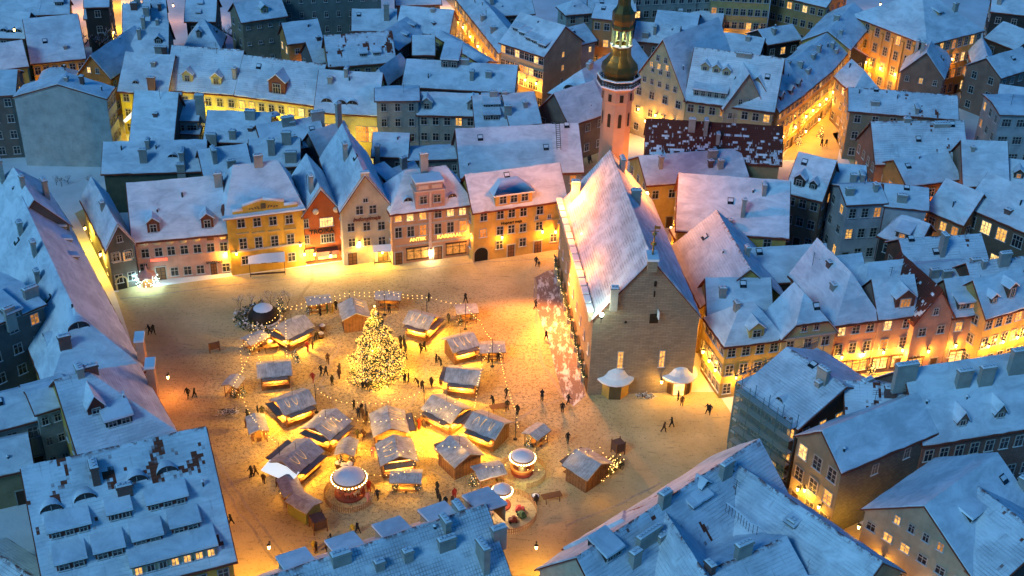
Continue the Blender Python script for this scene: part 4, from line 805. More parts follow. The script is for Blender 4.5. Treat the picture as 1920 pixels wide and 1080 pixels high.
BLK = plain('black_paint', (.02, .015, .012), .6)
# pink
W_('pink', [(272.5, 475), (297.5, 472.5), (321, 470), (345.5, 468), (370, 466), (395, 464), (419.5, 462)], 1.2, 1.6)
W_('pink', [(270, 502), (327.5, 509), (352, 507), (376, 505), (424, 501)], 1.2, 1.6)
door('pink', 302, 511, 1.5, 2.4); door('pink', 401, 504, 1.0, 2.2)
for q in ((269.5, 457), (294, 455.5), (318, 454), (343, 452), (368, 448.5), (418, 444)):
    p, rz, root, d, n_ = onwall('pink', *q); b = MB(); b.lathe([(0.001, .0), (1., .0), (1., .06), (.001, .07)], 18); o = b.build('cartouche', plain('cream_stucco', (.6, .52, .4)), root)
    o.matrix_local = Matrix.Translation(p) @ Matrix.Rotation(rz, 4, 'Z') @ Matrix.Rotation(math.pi/2, 4, 'X') @ Matrix.Diagonal((.62, .4, 1, 1))
part('pink', 394, 445, (1.1, .08, 1.), 'shutter', WOOD)
text('pink', 298, 486, 'restoran', 2.6, emit('red_neon', (1, .12, .06), 2.5)); text('pink', 402, 491, 'SAVERNAS', 2.6, BLK)
# yellow pediment house
W_('yel', [(452, 418), (482, 415.7), (511.8, 413.4), (542, 410.5)], 1.2, 1.7); W_('yel', [(456, 456), (485, 454), (515, 451), (545, 448)], 1.3, 2.1); W_('yel', [(460, 487), (547, 481)], 1.3, 1.7)
for q in ((455, 437), (484, 435), (514, 432), (544, 429)): part('yel', *q, (2., .25, .22), 'hood_mould', plain('ochre_trim', (.5, .36, .15)))
part('yel', 502, 464, (11.6, .2, .3), 'string_course', WHITE)
def pediment():
    root, fr, res, rl = HS['yel']; p, rz, _, d, n_ = onwall('yel', 494, 395); b = MB()
    L = 6.6; z0 = fr.ze+.1; pr = [(-L/2-1.6, 0), (L/2+2.2, 0), (L/2+2.2, .6), (L/2, .6), (L/2, 1.3), (0, 2.1), (-L/2, 1.3), (-L/2, .6), (-L/2-1.6, .6)]
    for y, s in ((-.1, 1), (.35, -1)):
        q = [(x, y, z) for x, z in pr]; b.face(q if s > 0 else q[::-1])
    for i in range(len(pr)):
        a, c = pr[i], pr[(i+1) % len(pr)]; b.face([(a[0], -.1, a[1]), (a[0], .35, a[1]), (c[0], .35, c[1]), (c[0], -.1, c[1])])
    o = b.build('pediment', plaster((.72, .42, .06)), root); o.location = (p.x, p.y, z0); o.rotation_euler = (0, 0, rz)
    s = MB()
    for (a, c) in ((2, 3), (4, 5), (5, 6), (7, 8)):
        (x0, z1), (x1, z2) = pr[a], pr[c]; s.tube((x0, .1, z1+.08), (x1, .1, z2+.08), .3, 6)
    s.build('snow_cap', snow_plain(), o)
    c = MB()
    c.box((0, -.16, .5), (.8, .12, .9))
    for s_ in (-1, 1):
        for k in range(4): c.tube((s_*(.7+.45*k), -.15, .5+.15*(k % 2)), (s_*(.95+.45*k), -.15, .95-.1*k), .1, 4)
    c.build('crest', plain('dark_relief', (.12, .09, .05)), o)
    k = MB(); k.box((0, -.45, 0), (13.2, 1., .3)); cc = k.build('ledge', snow_plain(), root); cc.location = (p.x, p.y, z0-.35); cc.rotation_euler = (0, 0, rz)
pediment()
# troika
W_('tro', [(574, 419.5), (575.5, 449.5)], .9, 1.5); W_('tro', [(612, 416, 2)], 2.2, 1.6); W_('tro', [(614, 446)], 2.2, 1.7)
text('tro', 603, 433, 'TROIKA', 4.1, BLK)
for q in ((591.5, 396), (630, 392)):
    p, rz, root, d, n_ = onwall('tro', *q); b = MB(); b.lathe([(.001, 0), (.5, 0), (.5, .3), (.3, .34), (.001, .34)], 14); o = b.build('scroll', plain('cream_stucco', (.6, .52, .4)), root)
    o.matrix_local = Matrix.Translation(p) @ Matrix.Rotation(rz, 4, 'Z') @ Matrix.Rotation(math.pi/2, 4, 'X')
shop('tro', 614, 3.2, 2.0, 484, e=2); shop('tro', 581, 1.6, 2.2, 484, e=3)
o = part('tro', 613, 470, (3.6, 1.0, .9), 'awning', plain('maroon_awning', (.10, .03, .03)))
# beige
W_('bei', [(674, 394.5), (699, 393)], 1.2, 1.5); W_('bei', [(658, 425.5), (687.5, 424), (715, 422.5), (660, 454), (688, 452.5), (716, 451)], 1.3, 1.7)
W_('bei', [(685, 375)], .8, .9, 0, 'f', 'p'); door('bei', 661, 484, 1.5, 2.3); door('bei', 718, 478, 1.8, 2.3)
text('bei', 687, 409.5, 'Indongimaja', 4.6, plain('rust_letter', (.16, .05, .04)), shear=.35)
for q in ((652, 397, .0), (722, 385, .0)): pass
p, rz, root, d, n_ = onwall('bei', 684, 330); b = MB(); b.box((0, 0, -.4), (1.3, .6, 1.3)); b.box((0, 0, .9), (1.5, .7, .25), 1)
o = b.build('gable_cap', [plaster((.52, .45, .33)), snow_plain()], root); o.location = (p.x, p.y, p.z-.3); o.rotation_euler = (0, 0, rz)
# mansion
T6 = lambda x, y: (480+x/4, 270+y/4)
W_('man', [(*T6(1065, 552), 1), (*T6(1155, 545), 2), (*T6(1250, 535), 1), T6(1365, 523), (*T6(1458, 510), 2), (*T6(1548, 500), 2)], 1.2, 1.5, 0, 'f', 'c')
W_('man', [T6(1068, 667), T6(1160, 657), (*T6(1252, 647), 3), T6(1365, 637), T6(1458, 625), (*T6(1550, 615), 3)], 1.2, 1.9, 0, 'f', 'c')
for (a, c) in ((T6(1315, 590), 12.1), (T6(1315, 735), 12.1)): part('man', *a, (c, .12, .25), 'band', WHITE)
part('man', *T6(1305, 640), (.5, .16, 9.6), 'pilaster', plain('pale_pink_stucco', (.62, .45, .36)), z=.2)
door('man', *T6(1070, 815)); shop('man', T6(1210, 0)[0], 3.6, 2., T6(0, 795)[1], e=9); door('man', *T6(1365, 795), 1.4, 2.5); shop('man', T6(1500, 0)[0], 3.4, 2., T6(0, 775)[1], e=9)
GLD = emit('gold_sign', (1, .62, .12), 2.2)
text('man', *T6(1213, 712), 'ANTIIK', 2.8, GLD); text('man', *T6(1450, 685), 'KARMAAL', 4.2, GLD)
def attic():
    root, fr, res, rl = HS['man']; p, rz, _, d, n_ = onwall('man', *T6(1305, 470)); b = MB(); w = 4.9
    b.box((0, 1.4, -.2), (w, 3.2, 3.), 0); b.box((0, 1.4, 2.8), (w+.4, 3.5, .25), 2); b.box((0, 1.5, 3.05), (w-.5, 3, 1.2), 0); b.box((0, 1.5, 4.25), (w-.1, 3.2, .3), 1)
    for s in (-1, 1): b.box((s*1.1, -.25, 3.3), (1.6, .1, .7), 2)
    b.box((0, -.3, 0), (.35, .15, 2.8), 2)
    o = b.build('attic', [plaster((.62, .36, .27)), snow_plain(), plain('pale_pink_stucco', (.62, .45, .36))], root); o.location = (p.x, p.y, fr.ze+.2); o.rotation_euler = (0, 0, rz)
    for s in (-1, 1):
        a, c = win_mesh(1.2, 1.4, 'c', 0); wo = link('window', a, o); wo.location = (s*1.15, -.25, .7); po = link('pane', c, o); po.location = wo.location
attic()
# hopner
T7 = lambda x, y: (840+x/8, 370+y/8)
W_('hop', [T7(535, 295), T7(785, 265), T7(955, 240), T7(1130, 222), T7(1378, 195)], 1.1, 1.5)
W_('hop', [(*T7(525, 540), 3), T7(778, 500), T7(948, 480), T7(1122, 460), T7(1365, 430), T7(770, 715), T7(1118, 675), T7(1580, 605)], 1.1, 1.5)
W_('hop', [T7(1330, 308), T7(1518, 290), T7(1675, 360)], .6, .7, 0, 'f', 'p'); door('hop', *T7(945, 720)); door('hop', *T7(1345, 660), 1.3, 2.3)
text('hop', *T7(950, 370), 'Hopneri maja', 3.7, BLK); part('hop', *T7(1500, 340), (5., .15, .18), 'string_course', plain('ochre_trim', (.5, .36, .15)))
def arch(hk, px, py, w, h, key='f'):
    p, rz, root, d, n_ = onwall(hk, px, py, key); b = MB(); N = 12; r = w/2; c = h-r
    A = [(-r, 0), (r, 0)]+[(r*math.cos(math.pi*i/N), c+r*math.sin(math.pi*i/N)) for i in range(N+1)]
    b.face([(x, -.06, z) for x, z in A], 0)
    for i in range(N):
        a0, a1 = math.pi*i/N, math.pi*(i+1)/N; q = [((r+e)*math.cos(t), c+(r+e)*math.sin(t)) for t, e in ((a0, 0), (a0, .25), (a1, .25), (a1, 0))]
        b.face([(x, -.14, z) for x, z in q], 1); b.face([(q[0][0], -.14, q[0][1]), (q[3][0], -.14, q[3][1]), (q[3][0], 0, q[3][1]), (q[0][0], 0, q[0][1])], 1)
    for s in (-1, 1): b.box((s*(r+.12), -.07, 0), (.25, .14, c), 1)
    o = b.build('gateway', [plain('black_opening', (.01, .008, .006)), plain('trim_stone', (.5, .38, .2))], root); o.location = (p.x, p.y, 0); o.rotation_euler = (0, 0, rz)
arch('hop', 902, 464, 2.4, 2.6); arch('grey', 228, 527, 1.5, 2.2)
W_('grey', [(219, 483, 1), (238, 480, 1)], 1.3, 1.6)
def hop_attic():
    root, fr, res, rl = HS['hop']; p, rz, _, d, n_ = onwall('hop', 963, 388); w = 6.4; b = MB(); h = 2.5; D = 5
    b.box((0, D/2-.02, -.3), (w, D, h+.3), 0); ow = .4; z = h
    q = [(-w/2-ow, -ow, z), (w/2+ow, -ow, z), (w/2+ow, D, z), (-w/2-ow, D, z)]; r1, r2 = (-w/4, 2.2, z+1.3), (w/4, 2.2, z+1.3); r3, r4 = (-w/4, D, z+1.3), (w/4, D, z+1.3)
    b.face([q[0], q[1], r2, r1], 1, None, True); b.face([q[1], q[2], r4, r2], 1); b.face([q[3], q[0], r1, r3], 1); b.face([r1, r2, r4, r3], 1); b.face(q[::-1], 2)
    for i in range(4): b.face([q[i], q[(i+1) % 4], Vector(q[(i+1) % 4])-Vector((0, 0, .25)), Vector(q[i])-Vector((0, 0, .25))], 1)
    o = b.build('attic', [plaster((.66, .40, .10)), snow_plain(), DARKWOOD], root); o.location = (p.x, p.y, fr.ze-.2); o.rotation_euler = (0, 0, rz)
    for x in (-1.9, 0, 1.9):
        a, c = win_mesh(1.2, 1.4, 'c', 0); wo = link('window', a, o); wo.location = (x, -.03, .7); po = link('pane', c, o); po.location = wo.location
hop_attic()
# warm gable walls on big buildings
W_('big', [(1222, 120, 1), (1236, 124, 1), (1251, 127, 1)], .8, 1.3)
# palace pilasters
for k in range(8):
    root, fr, res, rl = HS['pal']; p0, p1, d, n_ = res['l']; L = (p1-p0).length; q = p0+d*(L*(k+.05)/7.1)-rl; b = MB(); b.box((0, -.2, 1), (.7, .4, 11.5)); o = b.build('pilaster', plaster((.6, .36, .12)), root); o.location = (q.x, q.y, 0); o.rotation_euler = (0, 0, math.atan2(d.y, d.x))
# ================================================================ town hall
HF = GF((1112, 597), (1312, 591), (1231, 487), (1160, 297), 13, L=34.5)
HS['hall'] = house('large stone town hall with steep snow streaked roof lit orange by floodlights', HF, LIME, 'hall', {'f': None, 'l': (1, 9, .9, 1.6, .5), 'r': (2, 10, .9, 1.5, .2)}, cat='town hall', name='town_hall', ov=.15, door=False,
    ch=[(1166, 322, 1.6, 2.4, False), (1192, 378, 1.4, 2, False)], base=-.5)
W_('hall', [(1163, 674, 1), (1241, 672, 1)], .9, 2.9, 1)
part('hall', 1226, 597, (1.2, .1, 1.5), 'hatch', plain('black_opening', (.01, .008, .006))); o = part('hall', 1233, 586, (.12, .9, 1.2), 'shutter', snow_plain(), off=.1)
part('hall', 1229, 532, (.35, .1, .8), 'slit_window', plain('black_opening', (.01, .008, .006))); part('hall', 1227, 551, (.2, .08, .9), 'slit_window', plain('black_opening', (.01, .008, .006)))
part('hall', 1173, 604, (.3, .08, .3), 'slit_window', plain('black_opening', (.01, .008, .006)))
def hall_extras():
    root, fr, res, rl = HS['hall']; p0, p1, d, n_ = res['l']; L = (p1-p0).length; rz = math.atan2(d.y, d.x)
    # parapet with snow capped merlons above the square side
    for k in range(15):
        b = MB(); b.box((0, -.35, 0), (L/15-.02, .55, .9), 0); b.box((0, -.35, .9), (L/15*.72, .7, .55), 0, 0, 0); b.box((0, -.35, 1.45), (L/15*.8, .9, .22), 1)
        q = p0+d*(L*(k+.5)/15)-rl; o = b.build('merlon', [plaster((.5, .42, .3)), snow_plain()], root); o.location = (q.x, q.y, fr.ze-.5); o.rotation_euler = (0, 0, rz)
    # arcade
    for k in range(9):
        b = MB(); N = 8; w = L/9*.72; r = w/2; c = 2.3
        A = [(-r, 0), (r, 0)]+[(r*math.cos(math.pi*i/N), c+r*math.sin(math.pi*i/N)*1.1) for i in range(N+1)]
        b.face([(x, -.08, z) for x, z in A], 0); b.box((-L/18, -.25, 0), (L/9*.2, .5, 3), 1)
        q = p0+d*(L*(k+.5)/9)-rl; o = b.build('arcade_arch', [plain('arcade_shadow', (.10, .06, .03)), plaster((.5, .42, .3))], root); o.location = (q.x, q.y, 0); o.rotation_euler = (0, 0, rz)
    # finial on the gable apex
    b = MB(); z = 0
    for r, h in ((.35, .8), (.12, 1.6), (.4, .3), (.1, 1.2), (.3, .3), (.07, 1.2)): b.lathe([(.001, z), (r, z+h*.1), (r, z+h*.9), (.001, z+h)], 8); z += h
    b.box((0, 0, z-1.), (1.1, .06, .1)); b.box((.3, 0, z-.6), (.8, .05, .4))
    q = fr.w(-.05, fr.W/2, fr.zr-.1)-rl; o = b.build('finial', plain('gilded_metal', (.35, .22, .05), .35, .8), root); o.location = q
    b = MB(); b.box((0, 0, -1.2), (1.3, 2.2, 1.7)); b.box((0, 0, .5), (1.6, 2.6, .35), 1); o = b.build('gable_cap', [LIME, snow_plain()], root); o.location = q
    # corner chimney and downpipe box
    h = fr.hit(1149, 590)
    if h: chim_at(root, h[0]-rl, 1., .8, 2., False, 0)
    h = fr.hit(1078, 372)
    if h: chim_at(root, h[0]-rl, 1.3, 1., 3., False, 0)
    # evergreen garland with lights along the arcade
    g = MB(); bl = MB(); random.seed(3)
    for k in range(9):
        a = p0+d*(L*k/9)+n_*.5; c = p0+d*(L*(k+1)/9)+n_*.5
        for i in range(14):
            t = i/14; q = a.lerp(c, t)+Vector((0, 0, 3.4-1.2*4*t*(1-t)))
            g.tube(q, a.lerp(c, (i+1)/14)+Vector((0, 0, 3.4-1.2*4*((i+1)/14)*(1-(i+1)/14))), .09, 5)
            for _ in range(5):
                v = Vector([random.uniform(-.22, .22) for _ in range(3)]); g.face([q+v, q+v+Vector((.18, .05, .02)), q+v+Vector((.03, .1, .16))])
            if i % 2: bl.ball(q+n_*.15, .05, 0, 4)
    o = g.build('garland', plain('fir_green', (.04, .07, .025)), None); tag(o, 'fir garland with small bulbs hanging along the hall arcade', 'garland')
    bl.build('bulb', emit('bulb_glow', (1, .68, .25), 5), o, kind='stuff')
hall_extras()
# tower
def zfor(T, py):
    lo, hi = 0., 90.
    for _ in range(50):
        z = (lo+hi)/2
        if proj((T.x, T.y, z))[1] > py: lo = z
        else: hi = z
    return lo
def tower():
    z0 = 105-183.2*math.tan(R(25.2)); T = P(1149, 300, z0); Z = lambda py: zfor(T, py)
    root = empty('bell_tower', (T.x, T.y, 0), 0, 'slender octagonal orange tower with gallery and bronze onion spire', 'tower'); ph = math.pi/8+.2
    stone = masonry('tower_render', (.50, .30, .20), (.46, .26, .17), (.42, .27, .19), .8, .3, .25)
    b = MB(); zb = Z(163); b.lathe([(2.55, 0), (2.5, 12), (2.4, z0), (2.35, Z(190)), (2.35, Z(187)), (2.55, Z(185)), (2.55, zb), (3.1, Z(158)), (3.2, Z(156))], 8, mi=0, smooth=False, ph=ph); b.build('shaft', stone, root)
    zg = Z(156); b = MB(); b.lathe([(2.3, zg-.05), (3.45, zg), (3.45, zg+.25), (2.3, zg+.3)], 8, mi=1, smooth=False, ph=ph)
    for i in range(8):
        for j in range(5):
            a0 = ph+2*math.pi*i/8; a1 = ph+2*math.pi*(i+1)/8; q = Vector((math.cos(a0), math.sin(a0), 0)).lerp(Vector((math.cos(a1), math.sin(a1), 0)), j/5)*3.35; b.box((q.x, q.y, zg+.2), (.14, .14, 1.1), 0)
        p_ = Vector((math.cos(a0), math.sin(a0), 0))*3.35; p2 = Vector((math.cos(a1), math.sin(a1), 0))*3.35
        for zz, mi, r in ((zg+.5, 0, .07), (zg+.9, 0, .07), (zg+1.35, 1, .16)): b.tube(p_+Vector((0, 0, zz)), p2+Vector((0, 0, zz)), r, 5, mi)
    b.build('gallery', [DKMETAL, snow_plain()], root)
    br = NT('bronze_roof'); n1 = br.noise(br.pos(), 1.5, 5, .7); c = br.mix(n1, (.10, .055, .02), (.26, .16, .05)); br.p.inputs['Metallic'].default_value = .75; br = br.out(c, br.bump(br.noise(br.pos(), 5, 3), .3, .05), .38)
    b = MB(); b.lathe([(2.35, zg), (2.35, Z(140)), (2.7, Z(136)), (2.9, Z(128)), (2.75, Z(118)), (2.1, Z(110)), (1.75, Z(104)), (1.6, Z(100)), (1.55, Z(88)), (1.75, Z(86)), (1.75, Z(84))], 8, smooth=False, ph=ph); b.build('dome', br, root)
    b = MB()
    for i in range(8):
        a = ph+2*math.pi*i/8; b.tube((1.4*math.cos(a), 1.4*math.sin(a), Z(84)), (1.4*math.cos(a), 1.4*math.sin(a), Z(52)), .2, 6)
    b.lathe([(1.75, Z(84)), (1.8, Z(82)), (1.2, Z(81))], 8, mi=1, smooth=False, ph=ph)
    b.build('lantern', [plaster((.4, .45, .25)), snow_plain()], root)
    b = MB(); b.lathe([(1.7, Z(53)), (1.75, Z(50)), (1.6, Z(45)), (1.75, Z(35)), (1.7, Z(22)), (1.2, Z(14)), (1.0, Z(8)), (.95, Z(-12)), (1.15, Z(-14)), (1.3, Z(-26)), (.8, Z(-42)), (.35, Z(-52)), (.2, Z(-90)), (.02, Z(-150))], 8, smooth=False, ph=ph); b.build('spire', br, root)
    # openings
    def op(py, w, h, r, ks, arched=True, name='belfry_window'):
        for k in ks:
            a = ph+2*math.pi*(k+.5)/8; zz = Z(py); rr = r*math.cos(math.pi/8)+.02; b = MB(); N = 6
            A = [(-w/2, 0), (w/2, 0)]+([(w/2*math.cos(math.pi*i/N), h-w/2+w/2*math.sin(math.pi*i/N)) for i in range(N+1)] if arched else [(w/2, h), (-w/2, h)])
            b.face([(x, -.03, z) for x, z in A]); 
            o = b.build(name, plain('black_opening', (.01, .008, .006)), root); o.location = (rr*math.cos(a), rr*math.sin(a), zz); o.rotation_euler = (0, 0, a+math.pi/2)
    ks = [k for k in range(8)]
    op(182, .6, 1.2, 2.55, ks, False); op(230, .55, 2.3, 2.37, ks)
    for zz in (Z(148), Z(142)): pass
    l = lamp((0, 0, Z(70)), 420, (.9, .95, .45), .3, root)
    for a in (3.6, 4.7, 5.8, 2.6):
        o = lamp((3.0*math.cos(a), 3.0*math.sin(a), Z(95)), 60, (.95, .8, .3), .2, root)
    return T, Z
TT, TZ = tower()
# ================================================================ lanterns (each with its own light)
GLOW = emit('lamp_glow', (1, .62, .22), 14); GLOWC = emit('cool_glow', (.7, 1, .9), 12)
def lantern(label, px, py, h=3.8, w=260, col=YEL, off=(0, -.4), group=None, post=False, glow=None, at=None, rz=0.):
    g = P(px, py) if at is None else at; x, y = g.x+off[0], g.y+off[1]
    root = empty('street_lamp' if post else 'wall_lantern', (x, y, 0), rz, label, 'street lamp' if post else 'wall lantern', group)
    b = MB()
    if post: b.lathe([(.16, 0), (.16, .3), (.07, .5), (.05, h-.3)], 8)
    else: b.tube((0, .45, h+.35), (0, 0, h+.45), .04, 5); b.tube((0, .45, h-.1), (0, .1, h+.4), .03, 5); b.box((0, .45, h-.3), (.2, .06, .8))
    b.lathe([(.08, h-.3), (.13, h-.25)], 6); b.lathe([(.26, h+.3), (.05, h+.55), (.001, h+.6)], 6); b.build('bracket' if not post else 'pole', DKMETAL, root)
    g_ = MB(); g_.lathe([(.001, h-.25), (.12, h-.25), (.2, h+.28), (.001, h+.3)], 6, smooth=False); g_.build('lamp_glass', glow or GLOW, root)
    lamp((0, -.35 if not post else 0, h-.45), w, col, .2, root); return root
K = 4.2
def LN(*a, **k):
    a = list(a); e = a[4] if len(a) > 4 else k.pop('w', 260); a = a[:4]; e *= {'lamps along the golden streets': .45, 'lamps in the dark lane at lower right': .22, 'lanterns in the lane behind the hall': 1.0}.get(k.get('group'), 1.15); return lantern(*a, w=e*K*.9, **k)
LN('lit lantern at the corner between the pink and yellow houses', 428, 510, 3.8, 330)
LN('lit lantern over the door of the pale beige gabled house', 676, 492, 4., 330)
LN('lantern between the salmon mansion and the arched gateway', 884, 480, 4.4, 380, col=WARM)
LN('white lit box sign lamp beside the mansion shop door', 808, 486, 1.8, 110, col=(1, .8, .5))
LN('white lit box lamp right of the arched gateway', 923, 474, 1.8, 130, col=(1, .75, .4))
LN('first bright lamp at the red orange house terrace', 573, 500, 2.6, 260, col=(1, .62, .2)); LN('second bright lamp at the red orange house terrace', 592, 500, 2.6, 260, col=(1, .62, .2)); LN('third bright lamp at the red orange house terrace', 622, 500, 2.3, 420, col=(1, .66, .22))
LN('lamp under the canopy of the yellow pediment house', 480, 505, 2.3, 110, col=(1, .85, .5)); LN('lamp inside the arched porch of the pale beige house', 718, 492, 2.2, 240, col=(1, .75, .12))
LN('lantern above the arched door of the dark grey corner house', 226, 538, 3, 60); LN('bright lantern deep in the alley beside the grey corner house', 168, 470, 4.5, 700, col=(1, .62, .06)); LN('lantern on the alley wall behind the grey corner house', 196, 515, 4., 380, col=(1, .62, .08))
LN('lantern on the golden wall right of the arched gateway', 1040, 470, 4, 300, col=ORG, off=(0, -.6))
lane = 'lanterns in the lane behind the hall'
LN('first lantern in the narrow lane behind the hall, near its far end', 1232, 420, 5, 900, col=WARM, group=lane, off=(-.5, 0)); LN('second lantern in the narrow lane behind the hall', 1262, 490, 5, 650, col=YEL, group=lane, off=(0, 0)); LN('third lantern in the narrow lane behind the hall', 1285, 545, 5, 650, col=YEL, group=lane, off=(0, 0)); LN('fourth lantern in the lane behind the hall near the yellow corner house', 1315, 610, 5, 600, col=YEL, group=lane, off=(0, 0))
LN('lantern on the corner of the yellow house facing the round kiosk', 1349, 733, 4.5, 1100, col=YEL, off=(-.3, -.5))
LN('lantern beside the round kiosk counter at the hall foot', 1237, 744, 2.8, 90, col=YEL, off=(0, -.3))
LN('lantern low on the orange pink house front', 1608, 697, 4., 1008, col=YEL); LN('lantern on the brownish pink house front', 1660, 680, 4.5, 1008, col=YEL); LN('lantern on the salmon gabled house front', 1745, 672, 3.5, 624, col=YEL); LN('lantern at the corner of the salmon shop and the ornate house', 1835, 665, 6, 1680, col=YEL); LN('lamp over the small tree at the ornate house', 1875, 655, 5, 1008, col=WARM)
LN('shop front lamp beneath the pale yellow clipped gable house', 1520, 705, 3.5, 624, col=YEL)
gs = 'lamps along the golden streets'
LN('lamp at the top of the straight golden alley at upper left', 217, 12, 5, 2400, group=gs, off=(0, 0), col=YEL); LN('lamp in the middle of the straight golden alley at upper left', 216, 55, 5, 2400, group=gs, off=(0, 0), col=YEL); LN('lamp at the lower mouth of the straight golden alley', 217, 92, 4, 2400, group=gs, off=(0, 0), col=YEL)
LN('lamp in front of the acid yellow house', 246, 240, 4, 800, group=gs, off=(0, -1), col=(1, .85, .05)); LN('lamp lighting the small hipped roof behind the firewall house', 100, 175, 19, 250, group=gs, off=(0, -14), col=WARM)
LN('lamp behind the broad snow roof yellow wall', 110, 148, 4, 900, group=gs, off=(0, 0), col=WARM); LN('orange courtyard lamp at the top edge', 145, 26, 5, 1100, group=gs, off=(0, 0), col=ORG); LN('orange lamp in the second courtyard at the top', 328, 40, 4, 160, group=gs, off=(0, 0), col=ORG); LN('warm lamp in the little yard beside the stone house', 405, 38, 4, 200, group=gs, off=(0, 0), col=WARM)
LN('lamp on the bent path by the orange chapel house', 525, 112, 4, 900, group=gs, off=(0, 0), col=WARM)
for i, (x, y, w) in enumerate(((838, 20, 1500), (862, 55, 1500), (885, 95, 1300), (925, 130, 1200), (965, 165, 900))): LN('lamp number %s down the curving golden street at top centre' % ('one', 'two', 'three', 'four', 'five')[i], x, y, 5, w, group=gs, off=(0, 0), col=WARM)
LN('lamp over the small lit yard left of the tower foot', 1098, 288, 4.5, 900, group=gs, off=(0, 0), col=WARM); LN('lamp at the yellow hipped house left of the tower', 1108, 240, 6, 700, group=gs, off=(0, -1), col=YEL); LN('lamp at the beige gable right of the tower', 1205, 262, 5, 900, group=gs, off=(0, -2), col=WARM)
for i, (x, y, w) in enumerate(((1505, 285, 700), (1530, 262, 900), (1556, 225, 900), (1583, 185, 1100), (1603, 150, 1200), (1622, 112, 1300), (1640, 80, 1300), (1645, 40, 1100))): LN('lamp number %s up the long golden street at upper right' % ('one', 'two', 'three', 'four', 'five', 'six', 'seven', 'eight')[i], x, y, 4.5, w, group=gs, off=(0, 0), col=WARM)
LN('uplight lamp at the foot of the palace', 1662, 150, 3, 900, group=gs, off=(-1.5, -1), col=WARM); LN('second uplight lamp at the foot of the palace', 1690, 170, 3, 700, group=gs, off=(-1.5, -2), col=WARM)
LN('glowing yard lamp in front of the brown brick house', 1840, 480, 3.5, 520, group=gs, off=(0, 0), col=ORG); LN('warm yard lamp below the whitish three storey house', 1640, 465, 4, 420, group=gs, off=(0, 0), col=ORG); LN('lamp in the small court near the orange pediment house', 1725, 430, 5, 420, group=gs, off=(0, 0), col=ORG)
bl = 'lamps in the dark lane at lower right'
LN('lamp in the dark lane under the pediment house', 1500, 965, 4, 1100, col=YEL, group=bl, off=(0, 0)); LN('lamp in the dark lane by the grey gable', 1600, 1035, 4, 1100, col=YEL, group=bl, off=(0, 0)); LN('lamp further down the dark lane at the bottom edge', 1700, 1100, 4, 900, col=YEL, group=bl, off=(0, 0))
LN('lamp on the yellow wall by the bottom lane mouth', 1035, 1075, 4, 300, col=YEL, off=(-2, 0)); LN('lamp at the yellow corner of the large dormered house', 470, 1085, 5, 500, col=YEL, off=(2.5, 0)); LN('lantern by the foot of the L wing house', 300, 745, 3.5, 150, col=ORG, off=(1.5, 0))
# floodlights on the hall parapet (seen bright, except the small added one)
def flood(label, px, py, z, aim, w, col, glow):
    p = P(px, py, z); root = empty('floodlight', p, 0, label, 'floodlight'); b = MB(); b.box((0, 0, -.6), (.4, .3, .35)); b.tube((0, 0, -1.4), (0, 0, -.5), .05); b.build('housing', DKMETAL, root); g = MB(); g.ball((0, 0, 0), .3, 0, 8); g.build('lamp_glass', glow, root)
    lamp((aim*2.6, -.3, .9), w, col, .2, root)
HG = emit('flood_glow', (1, .72, .3), 40)
flood('floodlight on the hall parapet nearest the tower', 1079, 386, 14.6, -1, 1250, (1, .24, .02), HG); flood('floodlight midway along the hall parapet', 1112, 505, 14.6, -1, 1200, (1, .26, .02), HG); flood('greenish floodlight at the front corner of the hall roof', 1128, 590, 14.4, -.6, 900, (.8, 1, .75), emit('flood_green', (.85, 1, .8), 30)); flood('floodlight at the far lane side eave of the hall', 1213, 363, 13.5, 0, 1200, WARM, HG)
flood('small added floodlight on the hall parapet between the two brighter ones', 1092, 440, 14.6, -1, 1250, (1, .24, .02), HG)  # extra floodlight added to carry orange light across the roof slope
spot(P(985, 480, 11), P(1090, 600, 5), 36000, (1, .32, .05), 110, .5); spot(P(1035, 470, 11), P(1000, 640, 0), 25000, (1, .32, .05), 120, .6)
spot(P(1140, 255, 3)+Vector((-6, -8, 8)), (TT.x, TT.y, 30), 20000, ORG, 80, .5)
lamp(Vector((TT.x-7, TT.y-9, 17)), 6500, ORG, .4); lamp(Vector((TT.x+6, TT.y-6, 20)), 5000, ORG, .4)
spot(P(1900, 640, 4)+Vector((0, -6, 0)), P(1890, 600, 8), 3500, WARM, 100, .3)
lamp(P(1345, 715, 8)+Vector((-4, -3, 0)), 900, YEL, .5)
